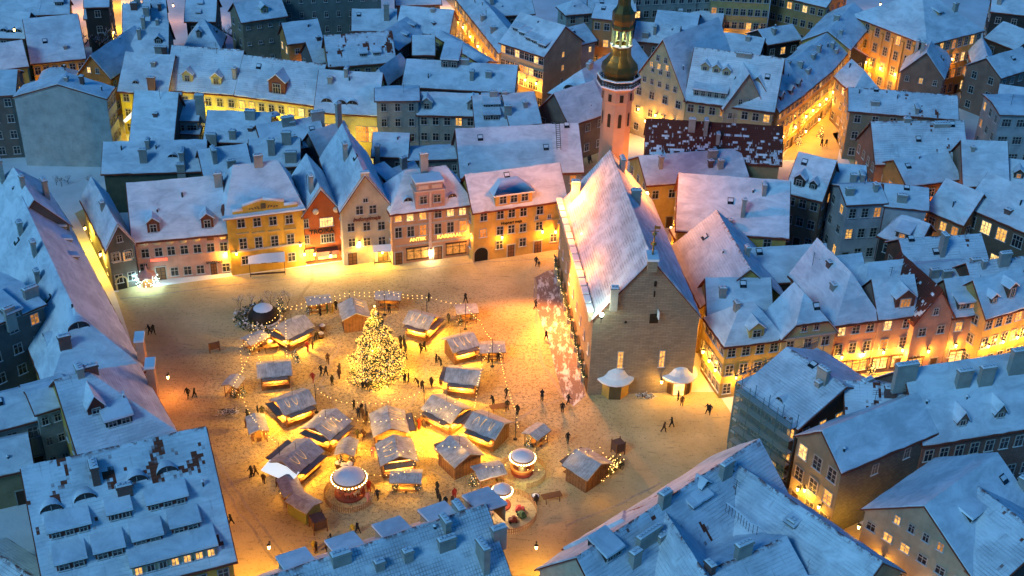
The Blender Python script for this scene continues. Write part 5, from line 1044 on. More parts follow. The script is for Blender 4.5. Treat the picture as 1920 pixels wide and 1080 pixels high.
# ================================================================ plants
FIR = plain('fir_green', (.04, .07, .025)); BARK = plain('bark', (.05, .035, .025)); BULB = emit('string_bulb', (1, .62, .18), 7); TREEB = emit('tree_bulb', (1, .52, .10), 3.4); BULBC = emit('bulb_cool', (.85, 1, .75), 9)
def fir(loc, h, r, label, group=None, lit=0, seed=1, n=None, cat='fir tree', name='fir_tree', snow=.25):
    random.seed(seed); root = empty(name, loc, 0, label, cat, group); t = MB(); t.tube((0, 0, 0), (0, 0, h*.95), .06+h*.008, 6, 0, .02); t.build('trunk', BARK, root)
    c = MB(); n = n or int(500*h/2.5); bulb = MB()
    for i in range(n):
        z = h*(1-random.random()**.6); z = h*(1-math.sqrt(random.random()))*.97+.12; lay = .78+.22*math.cos(z*7/h*6.28*.9); a = random.random()*6.283; rag = 1.0+.40*noise.noise(Vector((math.cos(a)*1.6, math.sin(a)*1.6, z*.9+seed))); rr = r*max(0., 1-z/h)**.85*lay*(.5+.5*random.random()**.4)*rag
        p = Vector((rr*math.cos(a), rr*math.sin(a), z)); o = Vector((math.cos(a), math.sin(a), -.35)); s = random.uniform(.10, .2)*(1+h*.06); side = Vector((-math.sin(a), math.cos(a), 0))*s*.35
        c.face([p-side, p+o*s+side*.2, p+side+Vector((0, 0, s*.2))], 1 if random.random() < snow else 0)
        c.face([p+Vector((0, 0, -s*.3)), p+o*s*.8, p+Vector((0, 0, s*.35))], 0)
    c.build('crown', [FIR, snow_plain()], root, weld=False)
    if lit:
        for i in range(lit):
            z = h*(1-math.sqrt(random.random()))*.97+.1; a = random.random()*6.283; rag = 1.0+.40*noise.noise(Vector((math.cos(a)*1.6, math.sin(a)*1.6, z*.9+seed))); lay = .78+.22*math.cos(z*7/h*6.28*.9); rr = r*max(0., 1-z/h)**.85*lay*rag*(.8+.25*random.random()); s = (.05 if h < 6 else .062); p = Vector((rr*math.cos(a), rr*math.sin(a), z))
            e = [Vector((s, 0, 0)), Vector((0, s, 0)), Vector((-s, 0, 0)), Vector((0, -s, 0))]; u = Vector((0, 0, s))
            for k in range(4): bulb.face([p+e[k], p+e[(k+1) % 4], p+u]); bulb.face([p+e[(k+1) % 4], p+e[k], p-u])
        bulb.build('bulb', TREEB if h > 6 else BULB, root, weld=False, kind='stuff')
    return root
b0 = P(702, 722); ap = zfor(Vector((b0.x, b0.y+3.4, 0)), 574); c0 = Vector((b0.x, b0.y+3.2, 0))
XT = fir(c0, ap, 4.7, 'towering Christmas tree thick with golden lights in the centre of the market', None, 10500, 5, 16000, 'Christmas tree', 'christmas_tree', .08)
s = MB(); s.ball((0, 0, ap+.1), .16, 0, 6); s.build('tree_top_star', BULB, XT)
for a, z in ((0, 1.5), (1.2, 2.5), (2.5, 1.5), (3.7, 2.5), (5, 1.5), (.5, 6), (2.6, 6), (4.7, 6), (1.5, 10), (4.2, 10)):
    rr = 4.0*(1-z/ap)+.9; lamp((rr*math.cos(a), rr*math.sin(a), z), 850, YEL, .5, XT)
def bare_tree(px, py, h, label, seed, r0=.42, group=None, name='bare_tree'):
    random.seed(seed); b = MB(); root = empty(name, P(px, py), 0, label, 'bare tree', group); br = MB()
    def grow(p, d, L, r, dep):
        q = p+d*L; (b if dep == 0 else br).tube(p, q, r, 5 if dep < 2 else 3, 1 if (dep > 2 and random.random() < .35) else 0, r*.65, dep < 1)
        if dep >= 5: return
        for i in range(3 if dep < 4 else 2):
            a = Vector((random.uniform(-1, 1), random.uniform(-1, 1), random.uniform(-.15, .9))).normalized(); grow(p.lerp(q, random.uniform(.6, 1)), (d*.75+a*.8).normalized(), L*random.uniform(.62, .82), r*.6, dep+1)
    grow(Vector((0, 0, 0)), Vector((0, 0, 1)), h*.26, r0, 0); b.build('trunk', BARK, root); br.build('crown', [BARK, snow_plain()], root, weld=False); return root
bare_tree(150, 118, 13, 'bare dark tree behind the broad smooth snow roof', 1); bare_tree(190, 112, 12, 'bare dark tree beside the straight golden alley', 2); bare_tree(448, 102, 12, 'bare snowy tree left of the stone house', 3); bare_tree(487, 105, 11, 'bare snowy tree by the foot of the stone house', 4); bare_tree(845, 330, 6, 'bare tree in the black courtyard behind the mansion', 5, .12)
for i, (x, y) in enumerate(((106, 347), (116, 350), (128, 345), (168, 346))): bare_tree(x, y, 3, 'small potted bare tree, %s of the four in the yard below the blank firewall' % ('first', 'second', 'third', 'last')[i], 20+i, .06, 'potted bare trees below the firewall')
for i, (x, y) in enumerate(((452, 592), (474, 588), (492, 586), (508, 578), (525, 575), (460, 604), (540, 582))): bare_tree(x, y, 5.5-.4*(i % 3), 'thin leafless sapling, number %s in the cluster by the dark domed shelter' % ('one', 'two', 'three', 'four', 'five', 'six', 'seven')[i], 40+i, .05, 'thin saplings by the domed shelter')
# small trees and shrubs
FT = ((598, 583, 'beside the counter hut left of the gable stall'), (579, 588, 'left of the little canopy hut at the top'), (712, 566, 'left of the small hut behind the Christmas tree'), (745, 566, 'right of the small hut behind the Christmas tree'), (862, 606, 'left of the canopy hut at upper right'), (886, 600, 'right of the canopy hut at upper right'), (903, 668, 'left of the right hand canopy hut'), (936, 672, 'right of the right hand canopy hut'), (440, 745, 'below the small canopy hut by the open snow'), (455, 740, 'right of the small canopy hut by the open snow'), (658, 868, 'under the hut above the round carousel'), (640, 875, 'beside the barrel tables above the round carousel'), (742, 920, 'left of the little roofed counter below the long stall'), (783, 918, 'right of the little roofed counter below the long stall'), (885, 912, 'left of the pale roofed hut near the green ride'), (897, 905, 'second one left of the pale roofed hut'), (935, 893, 'right of the pale roofed hut near the green ride'), (990, 838, 'left of the hut near the hedge stall'), (1020, 822, 'right of the hut near the hedge stall'), (546, 940, 'below the narrow hut left of the carousel'), (531, 925, 'left of the narrow hut by the carousel'), (558, 680, 'at the end of the bright long counter stall'), (553, 672, 'behind the end of the bright long counter stall'), (482, 640, 'between the left canopy huts'), (472, 655, 'low on the left market edge'), (530, 585, 'wrapped in lights by the domed shelter'), (523, 592, 'second one wrapped in lights by the domed shelter'))
for i, (x, y, t) in enumerate(FT): fir(P(x, y), 1.7+.5*((i*7) % 3)/2 + (1.2 if 'wrapped' in t else 0), .6, 'short potted fir '+t, 'short firs around the market huts', 14 if i > 10 or 'wrapped' in t else 6, 100+i, 200, 'fir tree', 'potted_fir')
for i, (x, y, t, h) in enumerate(((1845, 664, 'in front of the ornate orange corner house', 3.2), (1632, 700, 'by the glowing shop of the brownish pink house', 2.6), (1538, 258, 'lowest on the right side of the long golden street', 2.8), (1497, 272, 'at the foot of the turreted corner house', 2.6), (1574, 190, 'half way up the long golden street', 2.6), (1598, 150, 'by the dark door up the golden street', 2.6), (1620, 108, 'near the bright bend of the golden street', 2.8), (1530, 225, 'beside the lit green door in the golden street', 2.6))): fir(P(x, y), h, .9, 'little Christmas tree with white bulbs '+t, 'little lit trees in the streets', 60, 150+i, 250, 'fir tree', 'lit_fir', .1)
# ================================================================ market stalls
TIM = plain('stall_timber', (.20, .10, .045), .7, 0, .3); TIMD = plain('stall_shutter', (.09, .05, .03), .7, 0, .3); CNT = emit('counter_glow', (1, .66, .24), 3.2, .35); GOODS = None
def goods(): 
    if 'gd' in MC: return MC['gd']
    t = NT('goods'); v = t.n('TexVoronoi', i_Scale=5); t.l(t.pos(), v.inputs['Vector']); c = t.mix(.55, v.outputs['Color'], (.7, .3, .12)); MC['gd'] = t.out(c, None, .6); return MC['gd']
def roof2(L, w, ze, rise, root, ov=.35, lights=0, seed=0):
    fr = Fr(Vector((-L/2, -w/2, 0)), Vector((1, 0, 0)), L, w, ze, ze+rise); b = MB(); board(b, fr, ov, .1); ro = b.build('roof', TIM, root); s = MB(); sheet(s, fr, ov, .12, .5, amp=.04); s.build('snow_cover', stall_snow(), ro, weld=False)
    if lights:
        random.seed(seed*31+5); g = MB(); sg = 1 if lights > 0 else -1
        for k in range(random.choice((2, 3, 3))):
            cx = -L*.27+k*L*.25; cy = -w*.24; hh = w*random.uniform(.12, .17); ww_ = L*random.uniform(.04, .075); n = 26; up = random.choice((1, 1, -1)); cut = random.choice((1, 1, .6))
            for i in range(n):
                t = i/n*cut; q = (cx-ww_*math.cos(math.pi*t), cy+up*hh*(2*min(1, abs(2*t-1)**1.6)-1)); zz = ze+rise*(1-abs(q[1])/(w/2))+.2; g.ball((q[0], q[1]*sg, zz), .035, 0, 4)
        g.build('fairy_light', emit('fairy_glow', (1, .55, .12), 1.6), ro, kind='stuff')
    return ro
def stall(label, r1, r2, w=4.0, open_=('s',), lights=1, awn=None, seed=0, e=2300):
    a, b_ = P(*r1, 3.5), P(*r2, 3.5); d = b_-a; L = max(3.4, d.length-.9); w *= .9; m_ = (a+b_)/2; rz = math.atan2(d.y, d.x)
    root = empty('market_stall', (m_.x, m_.y, 0), rz, label, 'market stall', 'gabled timber market stalls around the tree')
    w0 = w-.3; b = MB(); b.box((0, 0, 0), (L, w0, .12)); 
    sides = {'s': ((0, -w0/2), L, 0), 'n': ((0, w0/2), L, math.pi), 'e': ((L/2, 0), w0, math.pi/2), 'w': ((-L/2, 0), w0, -math.pi/2)}
    cw = Vector((CAM.x-m_.x, CAM.y-m_.y, 0)); wl = MB()
    for k, ((x, y), ln, r) in sides.items():
        op = k in open_; wl.box((x, y, 0), (ln, .1, 1.05 if op else 2.5), 0, r)
        if op:
            nrm = Vector((math.sin(r), -math.cos(r), 0)); 
            c = MB(); c.box((x+nrm.x*.25, y+nrm.y*.25, 1.05), (ln-.1, .7, .08), 0, r); c.build('counter', WOOD, root)
            c = MB(); c.box((x-nrm.x*.1, y-nrm.y*.1, 1.13), (ln-.5, .5, .14), 0, r)
            c.build('goods', goods(), root)
            c = MB(); c.box((x-nrm.x*.35, y-nrm.y*.35, 2.2), (ln-.6, .25, .12), 0, r); c.build('counter_lamp', CNT, root)
            # raised shutter flap
            f = MB(); f.box((0, 0, 0), (ln-.1, 1.2, .06)); f.box((0, 0, .06), (ln-.3, 1.0, .07), 1)
            fo = f.build('shutter', [TIMD, plain('thin_snow', (.2, .17, .15))], root); q = Vector((x, y, 2.30))+nrm*.72; fo.location = q; fo.rotation_euler = (R(-8), 0, r)
        else:
            for i in range(int(ln/.5)): wl.box((x+math.cos(r)*(i*.5-ln/2+.25)+.06*math.sin(r), y+math.sin(r)*(i*.5-ln/2+.25)-.06*math.cos(r), 0), (.05, .04, 2.5), 1, r)
    wl.build('wall', [TIM, TIMD], root)
    for sx in (-1, 1):
        for sy in (-1, 1): c = MB(); c.box((sx*(L/2-.06), sy*(w0/2-.06), 0), (.14, .14, 2.55)); c.build('post', TIM, root)
        g = MB(); g.face([(sx*L/2, -w0/2, 2.5), (sx*L/2, w0/2, 2.5), (sx*L/2, 0, 2.5+w0*.23)]); g.build('gable', TIM, root)
    b.build('floor', TIMD, root)
    roof2(L+.5, w, 2.55, w*.235, root, .25, lights, seed)
    p = MB(); p.tube((0, 0, 3.3), (0, 0, 4.9), .03, 5); p.build('mast', DKMETAL, root)
    for k in open_:
        (x, y), ln, r = sides[k]; nrm = Vector((math.sin(r), -math.cos(r), 0)); n = 2 if ln > 4.5 else 1
        for i in range(n):
            t = (i+.5)/n-.5; lamp((x+math.cos(r)*ln*t+nrm.x*.45, y+math.sin(r)*ln*t+nrm.y*.45, 2.05), e, (1, .48, .045), .25, root)
    # fir swag along eaves
    g = MB(); random.seed(seed+9)
    for i in range(int(L*16)):
        x = random.uniform(-L/2-.3, L/2+.3)
        for sy in (-1, 1):
            q = Vector((x, sy*(w/2+.2), 2.38+random.uniform(-.12, .08))); g.face([q, q+Vector((random.uniform(-.2, .2), sy*.12, random.uniform(-.15, .05))), q+Vector((.08, 0, .12))])
    g.build('garland', FIR, root, weld=False)
    if awn:
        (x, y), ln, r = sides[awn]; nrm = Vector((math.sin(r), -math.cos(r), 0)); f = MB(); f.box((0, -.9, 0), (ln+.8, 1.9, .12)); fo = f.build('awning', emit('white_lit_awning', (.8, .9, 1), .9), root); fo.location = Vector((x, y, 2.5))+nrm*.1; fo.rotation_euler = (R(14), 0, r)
    return root
stall('stall at the upper left of the ring by the domed shelter', (521, 616), (571, 591), 4.2, ('s', 'w'), 0, seed=1)
stall('stall whose gable end faces us, top centre left of the big tree', (659, 558), (668, 588), 4.4, ('w',), -1, seed=2, e=260)
stall('stall right of the tree top with a snow loaded skewed roof', (768, 583), (814, 595), 4.4, ('s', 'e'), 1, seed=3)
stall('stall at the upper right of the ring with three bulb loops on the roof', (838, 637), (888, 624), 4.2, ('s',), 1, seed=4)
stall('stall right of the Christmas tree with a broad pink tinted roof', (838, 689), (902, 696), 4.2, ('s', 'w'), 0, seed=5)
stall('blue roofed stall at the far left edge of the ring', (481, 683), (545, 677), 4.0, ('s',), 0, seed=6, e=700)
stall('stall on the left below the blue roofed one, turned to the tree', (518, 753), (578, 731), 4.4, ('s', 'w'), 1, seed=7)
stall('stall lower left of the tree with its gable to the left', (590, 803), (631, 768), 4.9, ('s', 'w'), 1, seed=8)
stall('stall straight below the Christmas tree with centred roof bulbs', (725, 762), (734, 804), 4.9, ('n',), -1, seed=9)
stall('stall lower right of the tree with a bulb string over its ridge', (810, 741), (866, 768), 4.6, ('s', 'e'), 0, seed=10)
stall('outermost stall on the right with curved bulb letters on the roof', (887, 773), (946, 796), 4.7, ('s', 'w'), 1, seed=11)
stall('long stall at the lower left with a glowing white awning end', (529, 866), (580, 823), 4.7, ('n', 's'), 1, awn='w', seed=12, e=650)
stall('stall in the lower row whose gable counter faces us', (749, 857), (738, 817), 5.0, ('w', 'e'), -1, seed=13)
stall('brown sided stall in the lower row without roof bulbs', (843, 818), (881, 853), 4.8, ('w',), 0, seed=14)
stall('lone dark stall with a hedge along its side near the lane', (1082, 846), (1124, 871), 5.2, ('w',), 0, seed=15, e=200)
# fairy-lit hedge beside that stall
def hedge(px0, px1, w, h, label):
    a, c = P(*px0), P(*px1); random.seed(5); g = MB(); bb = MB()
    for i in range(2200):
        t = random.random(); q = a.lerp(c, t)+Vector((random.uniform(-w, w)/2, random.uniform(-w, w)/2, random.random()*h*(.75+.25*math.sin(t*17)))); v = [Vector([random.uniform(-.16, .16) for _ in range(3)]) for _ in range(3)]; g.face([q+v[0], q+v[1], q+v[2]], 1 if random.random() < .25 else 0)
        if i % 12 == 0: bb.ball(q+Vector((0, -.1, .12)), .06, 0, 4)
    o = g.build('hedge', [FIR, plain('yellow_leaf', (.35, .22, .05))], None, weld=False); tag(o, label, 'hedge'); bb.build('bulb', BULB, o, kind='stuff')
hedge((1105, 905), (1160, 872), 1.6, 1.7, 'bushy hedge with golden lights along the lone dark stall')
lamp(P(1120, 900, 2.6)+Vector((.5, -1.5, 0)), 160, YEL, .4)
def hut(label, px, py, L=2.6, w=2.2, rz=0., box=False, e=0):
    g = P(px, py); root = empty('market_hut', g, rz, label, 'market hut', 'small snow roofed huts between the stalls')
    if box:
        b = MB(); b.box((0, 0, 0), (L, w, 2.1)); b.box((-.3, -w/2, .1), (.8, .06, 1.7), 1); b.build('wall', [plain('green_canvas', (.22, .24, .10)), TIMD], root)
    else:
        for sx in (-1, 1):
            for sy in (-1, 1): b = MB(); b.box((sx*(L/2-.1), sy*(w/2-.1), 0), (.1, .1, 2.1)); b.build('post', TIM, root)
        b = MB(); b.box((0, 0, .75), (L-.3, .7, .08)); b.box((-L/3, 0, 0), (.1, .6, .75)); b.box((L/3, 0, 0), (.1, .6, .75)); b.build('table', WOOD, root)
        for s_ in (-1, 1): b = MB(); b.box((0, s_*w*.36, .4), (L-.4, .3, .06)); b.box((0, s_*w*.36, 0), (.3, .25, .4)); b.build('bench', WOOD, root)
    roof2(L, w, 2.1, .35, root, .25)
    if e: lamp((0, 0, 1.8), e, YEL, .2, root)
for a in (('canopy hut with bench left of the gable end stall', 598, 583, 3.4, 2.2, .3), ('pale canopy hut just behind the top of the Christmas tree', 728, 575, 3.6, 2.2, 0), ('canopy hut by the upper right of the light ring', 874, 600, 3., 2.4, .2), ('canopy hut outside the ring right of the tinted roof stall', 922, 672, 3.4, 2.6, .1), ('little canopy hut alone beside the open snow', 440, 738, 2.2, 2., 1.3), ('narrow canopy hut at the left edge above the long stall', 484, 818, 3.4, 2.2, 1.9), ('canopy hut with barrels above the carousel', 651, 862, 3., 2.2, 1.5), ('roofed wooden counter right of the carousel', 762, 916, 3.6, 2.4, 0), ('pale roofed hut beside the green ride', 916, 905, 3.4, 2.6, .4), ('canopy hut with firs near the hedge stall', 1005, 832, 2.6, 2.2, .9), ('narrow hut left of the round carousel', 546, 935, 3.2, 2.2, 2.), ('snowy canopy hut on the outer left edge of the ring', 480, 655, 3., 2.2, .8)): hut(*a, e=260)
hut('solid green box hut with snow roof left of the carousel', 571, 965, 3.2, 2.4, 2.5, True)
# barrels, planters
def barrel(px, py, label, s=1.): 
    root = empty('planter', P(px, py), 0, label, 'planter', 'round barrels and planters in the market'); b = MB(); b.lathe([(.001, 0), (.34*s, 0), (.5*s, .75*s), (.46*s, .75*s), (.42*s, .6*s)], 12); b.build('tub', TIMD, root); c = MB(); c.lathe([(.46*s, .7*s), (.3*s, .85*s), (.001, .9*s)], 10); c.build('snow_cap', snow_plain(), root)
for i, q in enumerate(((605, 618, 'upper of two tubs near the tree'), (602, 633, 'lower of two tubs near the tree'), (505, 648, 'lone tub below the upper left stall'), (635, 876, 'left barrel of the group above the carousel'), (645, 880, 'middle barrel of the group above the carousel'), (656, 878, 'right barrel of the group above the carousel'), (1004, 938, 'dark tub beside the wooden trestle'))): barrel(q[0], q[1], 'snow filled wooden tub, '+q[2], 1.1)
for i, (x, y, t) in enumerate(((509, 657, 'bench below the upper left stall'), (1034, 938, 'big wooden trestle table on the open snow'), (935, 770, 'picnic table right of the outer stall'))):
    root = empty('trestle_table', P(x, y), .35, t, 'table'); b = MB(); b.box((0, 0, .8), (2.6 if i else 2., 1., .08)); b.build('tabletop', WOOD, root)
    for sx in (-1, 1):
        for sy in (-1, 1): b = MB(); b.tube((sx*.9, sy*.6, 0), (sx*.9, sy*.2, .8), .06, 5); b.build('leg', WOOD, root)
# ================================================================ carousels
def ring(px, py, r, h, label, name, pole=False):
    g = P(px, py); root = empty(name, g, 0, label, 'carousel'); b = MB(); b.lathe([(.001, .0), (r*.98, 0), (r*.98, .3), (.001, .3)], 24); b.build('platform', plain('red_paint', (.3, .06, .03)), root)
    b = MB(); b.lathe([(r*1.02, h), (r*1.08, h+.12), (r*.5, h+.55), (.2, h+.75), (.001, h+.8)], 24); b.build('canopy', TIM, root)
    b = MB(); b.lathe([(r*1.0, h+.22), (r*.97, h+.34), (r*.5, h+.72), (.2, h+.92), (.001, h+.95)], 24); b.build('snow_cover', snow_plain(), root)
    b = MB(); b.lathe([(r*1.02, h-.45), (r*1.1, h+.1)], 24); b.build('rim', plain('painted_rim', (.6, .35, .12)), root); b = MB()
    for i in range(30): a = 6.283*i/30; b.ball((r*1.12*math.cos(a), r*1.12*math.sin(a), h-.05), .10, 0, 4)
    b.build('bulb', emit('rim_bulb', (1, .75, .35), 16), root, kind='stuff'); b = MB(); b.lathe([(.5, .3), (.45, h)], 10); b.build('centre_column', plain('cream_paint', (.6, .45, .25)), root)
    if not pole:
        for i in range(8):
            a = 6.283*i/8; b = MB(); x, y = r*.72*math.cos(a), r*.72*math.sin(a); b.tube((x, y, .3), (x, y, h), .04, 5)
            t = Vector((-math.sin(a), math.cos(a), 0)); p = Vector((x, y, 1.1)); b.tube(p-t*.45, p+t*.4, .2, 6, 1, .17); b.tube(p+t*.35, p+t*.65+Vector((0, 0, .45)), .11, 5, 1); b.tube(p+t*.6+Vector((0, 0, .45)), p+t*.9+Vector((0, 0, .3)), .09, 5, 1)
            for q in (-.35, .3):
                for s_ in (-.1, .1): b.tube(p+t*q+Vector((s_, 0, 0)), p+t*(q+.15)+Vector((s_, 0, -.55)), .05, 4, 1)
            b.build('horse', [plain('brass', (.5, .3, .08), .3, .7), plain('horse_paint_%d' % (i % 3), [(.6, .2, .12), (.65, .5, .35), (.35, .12, .08)][i % 3])], root)
    return root
def fence(px, py, r, label, gap=()):
    root = empty('picket_fence', P(px, py), 0, label, 'fence'); n = int(r*6.283/.28); b = MB()
    for i in range(n):
        a = 6.283*i/n
        if any(g0 < a < g1 for g0, g1 in gap): continue
        b.box((r*math.cos(a), r*math.sin(a), 0), (.1, .05, .95), 0, a+math.pi/2)
        a2 = 6.283*(i+1)/n
        for z in (.3, .75): b.tube((r*math.cos(a), r*math.sin(a), z), (r*math.cos(a2), r*math.sin(a2), z), .03, 4)
    b.build('picket_panel', plain('fence_wood', (.4, .22, .1)), root)
ring(656, 925, 2.0, 2.6, 'round carousel with bulbs around its snowy canopy and carved horses', 'carousel'); fence(656, 930, 3.2, 'low picket fence around the round carousel', ((5.8, 6.28),))
g2 = ring(979, 884, 1.5, 2.4, 'small round ride with white bulb rim and striped orange base', 'carousel', True)
b = MB(); b.lathe([(1.1, 0), (1.6, .9), (1.3, 1.)], 20); b.build('striped_base', plain('orange_paint', (.55, .2, .05)), g2); fence(979, 888, 3.1, 'octagonal fence around the small round ride', ((4.4, 4.9),)); lamp((0, -.8, 2.0), 260, (.8, 1, .35), .3, g2); lamp((0, 1.8, 2.2), 150, (.8, 1, .35), .3, g2)
g3 = ring(941, 948, 1.15, 2.5, 'brightly lit kiddie ride with silver top beside the dark tiled roof', 'carousel', True)
for a in range(5): lamp((1.7*math.cos(a*1.26), 1.7*math.sin(a*1.26), 1.9), 170, (1, .65, .35), .2, g3)
fence(948, 962, 3.9, 'orange picket fence around the kiddie ride')
for i, (x, y, c, t) in enumerate(((975, 958, (.5, .05, .05), 'red'), (922, 962, (.6, .4, .3), 'pale'), (978, 968, (.05, .12, .06), 'green'), (962, 978, (.12, .03, .03), 'dark red'))):
    root = empty('toy_car', P(x, y), i*1.1, '%s toy car of the kiddie ride' % t, 'toy car'); b = MB(); b.box((0, 0, .15), (1.2, .7, .4), 0, 0, None, .85); b.box((-.1, 0, .55), (.55, .55, .3), 0, 0, None, .7); b.build('body', plain('toy_%d' % i, c, .3), root)
    for sx in (-1, 1):
        for sy in (-1, 1): b = MB(); b.tube((sx*.38, sy*.3, .16), (sx*.38, sy*.4, .16), .16, 8); b.build('wheel', BLK, root)
# ================================================================ kiosks by the hall front
def kiosk(px, py, label, lit):
    g = P(px, py); root = empty('kiosk', (g.x, g.y+1.9, 0), 0, label, 'kiosk'); ph = math.pi/8; b = MB(); b.lathe([(2.15, 0), (2.15, 2.5), (2.3, 2.6)], 8, smooth=False, ph=ph); b.build('wall', plaster((.66, .42, .1)), root)
    b = MB(); b.lathe([(2.75, 2.5), (2.75, 2.65), (.001, 2.7)], 8, smooth=False, ph=ph); r_ = b.build('roof', tile_mat(), root); s = MB(); s.lathe([(2.8, 2.66), (2.75, 2.9), (2.0, 3.2), (1.65, 3.6), (1.4, 4.1), (.8, 4.5), (.2, 4.65), (.001, 4.7)], 16, ph=ph); s.build('snow_cover', snow_plain(), r_, weld=False)
    b = MB(); b.lathe([(.001, 4.6), (.1, 4.7), (.18, 4.95), (.05, 5.1), (.02, 5.5)], 8); b.build('finial', plain('red_paint', (.3, .06, .03)), root)
    if lit:
        b = MB(); b.box((0, -2.02, .2), (1.5, .12, 1.9)); b.build('counter_opening', emit('kiosk_glow', (1, .55, .2), 2.6, .5), root)
        for s_ in (-1, 1): b = MB(); b.box((s_*1.35, -1.8, .3), (.7, .1, 1.7), 0, s_*.7); b.build('shutter', DARKWOOD, root)
        lamp((0, -2.7, 1.9), 420, YEL, .25, root)
    else: b = MB(); b.box((0, -2.03, 0), (1.7, .1, 2.1)); b.build('door', plain('olive_door', (.10, .08, .04)), root)
kiosk(1152, 748, 'octagonal yellow kiosk with closed brown door at the hall front', False); kiosk(1271, 742, 'octagonal kiosk with glowing open counter at the hall front', True)
# ================================================================ misc street furniture
def frame(px, py, label, name, w=1.5, h=1.7, box=False):
    root = empty(name, P(px, py), .5, label, 'notice board')
    if box:
        for sx in (-1, 1):
            for sy in (-1, 1): b = MB(); b.box((sx*w/2, sy*w/2, 0), (.12, .12, h)); b.build('leg', WOOD, root)
        b = MB(); b.box((0, 0, .6), (w, w, h-.8)); b.build('board', plain('poster_dark', (.10, .06, .05)), root)
    else:
        for s_ in (-1, 1): b = MB(); b.box((s_*w/2, 0, 0), (.12, .3, h)); b.build('leg', WOOD, root)
        b = MB(); b.box((0, 0, .5), (w, .1, h-.5)); b.build('board', plain('poster_dark', (.10, .06, .05)), root)
frame(403, 660, 'wooden framed board standing alone on the open snow', 'notice_board'); frame(597, 992, 'four sided timber poster stand on the snow below the carousel', 'notice_board', 1.7, 2.1, True); frame(1158, 850, 'orange timber info booth at the edge of the market', 'notice_board', 1.3, 2.2, True)
b = MB(); b.lathe([(.001, 0), (.45, 0), (.5, .1), (.45, .15)], 14)
def canopy(label, px, py, L, D, h, rz=.2, col=(.5, .5, .5), arch=False):
    g = P(px, py); root = empty('canopy', g, rz, label, 'canopy'); b = MB()
    for s_ in (-1, 1):
        for d_ in (0, 1): c = MB(); c.tube((s_*L/2, -D/2+d_*D, 0), (s_*L/2, -D/2+d_*D, h), .05, 5); c.build('post', DKMETAL, root)
    fr = Fr(Vector((-L/2, -D/2, 0)), Vector((1, 0, 0)), L, D, h, h+.6); board(b, fr, .15, .08); r_ = b.build('roof', DKMETAL, root); s = MB(); sheet(s, fr, .15, .12, .6, amp=.02); s.build('snow_cover', snow_plain(), r_, weld=False)
    b = MB(); b.box((0, -D/2, .35), (L, .06, .3)); b.build('rail', TIMD, root)
canopy('grey snow topped terrace canopy before the yellow pediment house', 502, 508, 5.6, 3.2, 2.6); canopy('small arched porch canopy at the pale beige house', 717, 492, 2.8, 1.6, 2.7)
# glowing white booth by the pink house
g = P(278, 536); root = empty('lit_booth', g, .2, 'glittering white lit booth with red roof before the pink house', 'booth'); b = MB(); b.box((0, 0, 0), (1.4, 1.2, 1.9)); b.build('wall', plain('orange_door', (.35, .13, .04)), root)
b = MB(); b.lathe([(1.5, 1.9), (1.3, 2.3), (.3, 2.7), (.1, 3.6), (.001, 4.2)], 10); b.build('roof', plain('snowy_red', (.6, .4, .38)), root); b = MB(); random.seed(2)
for i in range(90):
    a = random.uniform(0, 6.28); rr = random.uniform(1.2, 1.9); b.ball((rr*math.cos(a), rr*math.sin(a)*.7, random.uniform(.1, 2.2)), .07, 0, 4)
b.build('bulb', emit('cool_bulb', (.75, 1, .95), 5), root, kind='stuff'); lamp((0, -1.6, 1.6), 300, (.62, 1, .8), .3, root); lamp((1.6, -.6, 1.5), 200, (.5, .9, 1), .3, root); lamp((-1.6, -.6, 1.5), 200, (.5, .9, 1), .3, root)
# domed dark shelter upper left of market
g = P(495, 600); root = empty('domed_shelter', g, 0, 'dark domed shelter with snowy rim among the saplings', 'shelter'); b = MB(); b.lathe([(2.5, 0), (2.4, 1.1), (1.9, 1.9), (1.1, 2.4)], 14); b.build('shell', BLK, root); b = MB(); b.lathe([(2.55, .1), (2.7, .35), (2.5, .5)], 14); b.lathe([(1.5, 2.2), (.9, 2.6), (.001, 2.7)], 12); b.build('snow_cap', snow_plain(), root)
random.seed(8); c = MB()
for i in range(700):
    a = random.uniform(1.8, 5.2); q = Vector((random.uniform(2.6, 4.6)*math.cos(a), random.uniform(2.6, 4.2)*math.sin(a), random.random()*1.2)); v = [Vector([random.uniform(-.3, .3) for _ in range(3)]) for _ in range(3)]; c.face([q+v[0], q+v[1], q+v[2]], 1 if random.random() < .3 else 0)
o = c.build('shrub', [FIR, snow_plain()], None, weld=False); o.location = g; tag(o, 'low dark shrubs around the domed shelter', 'shrub')
for q, t in (((428, 775), 'small snowy brush heap on the open snow'), ((1210, 745), 'dark pile of branches between the two kiosks')):
    random.seed(q[0]); c = MB()
    for i in range(140):
        v = Vector((random.uniform(-1.2, 1.2), random.uniform(-.6, .6), random.random()*.3)); c.tube(v, v+Vector((random.uniform(-.5, .5), random.uniform(-.4, .4), random.uniform(0, .4))), .03, 3, random.random() < .4)
    o = c.build('brush_pile', [BARK, snow_plain()], None, weld=False); o.location = P(*q); tag(o, t, 'brush pile')
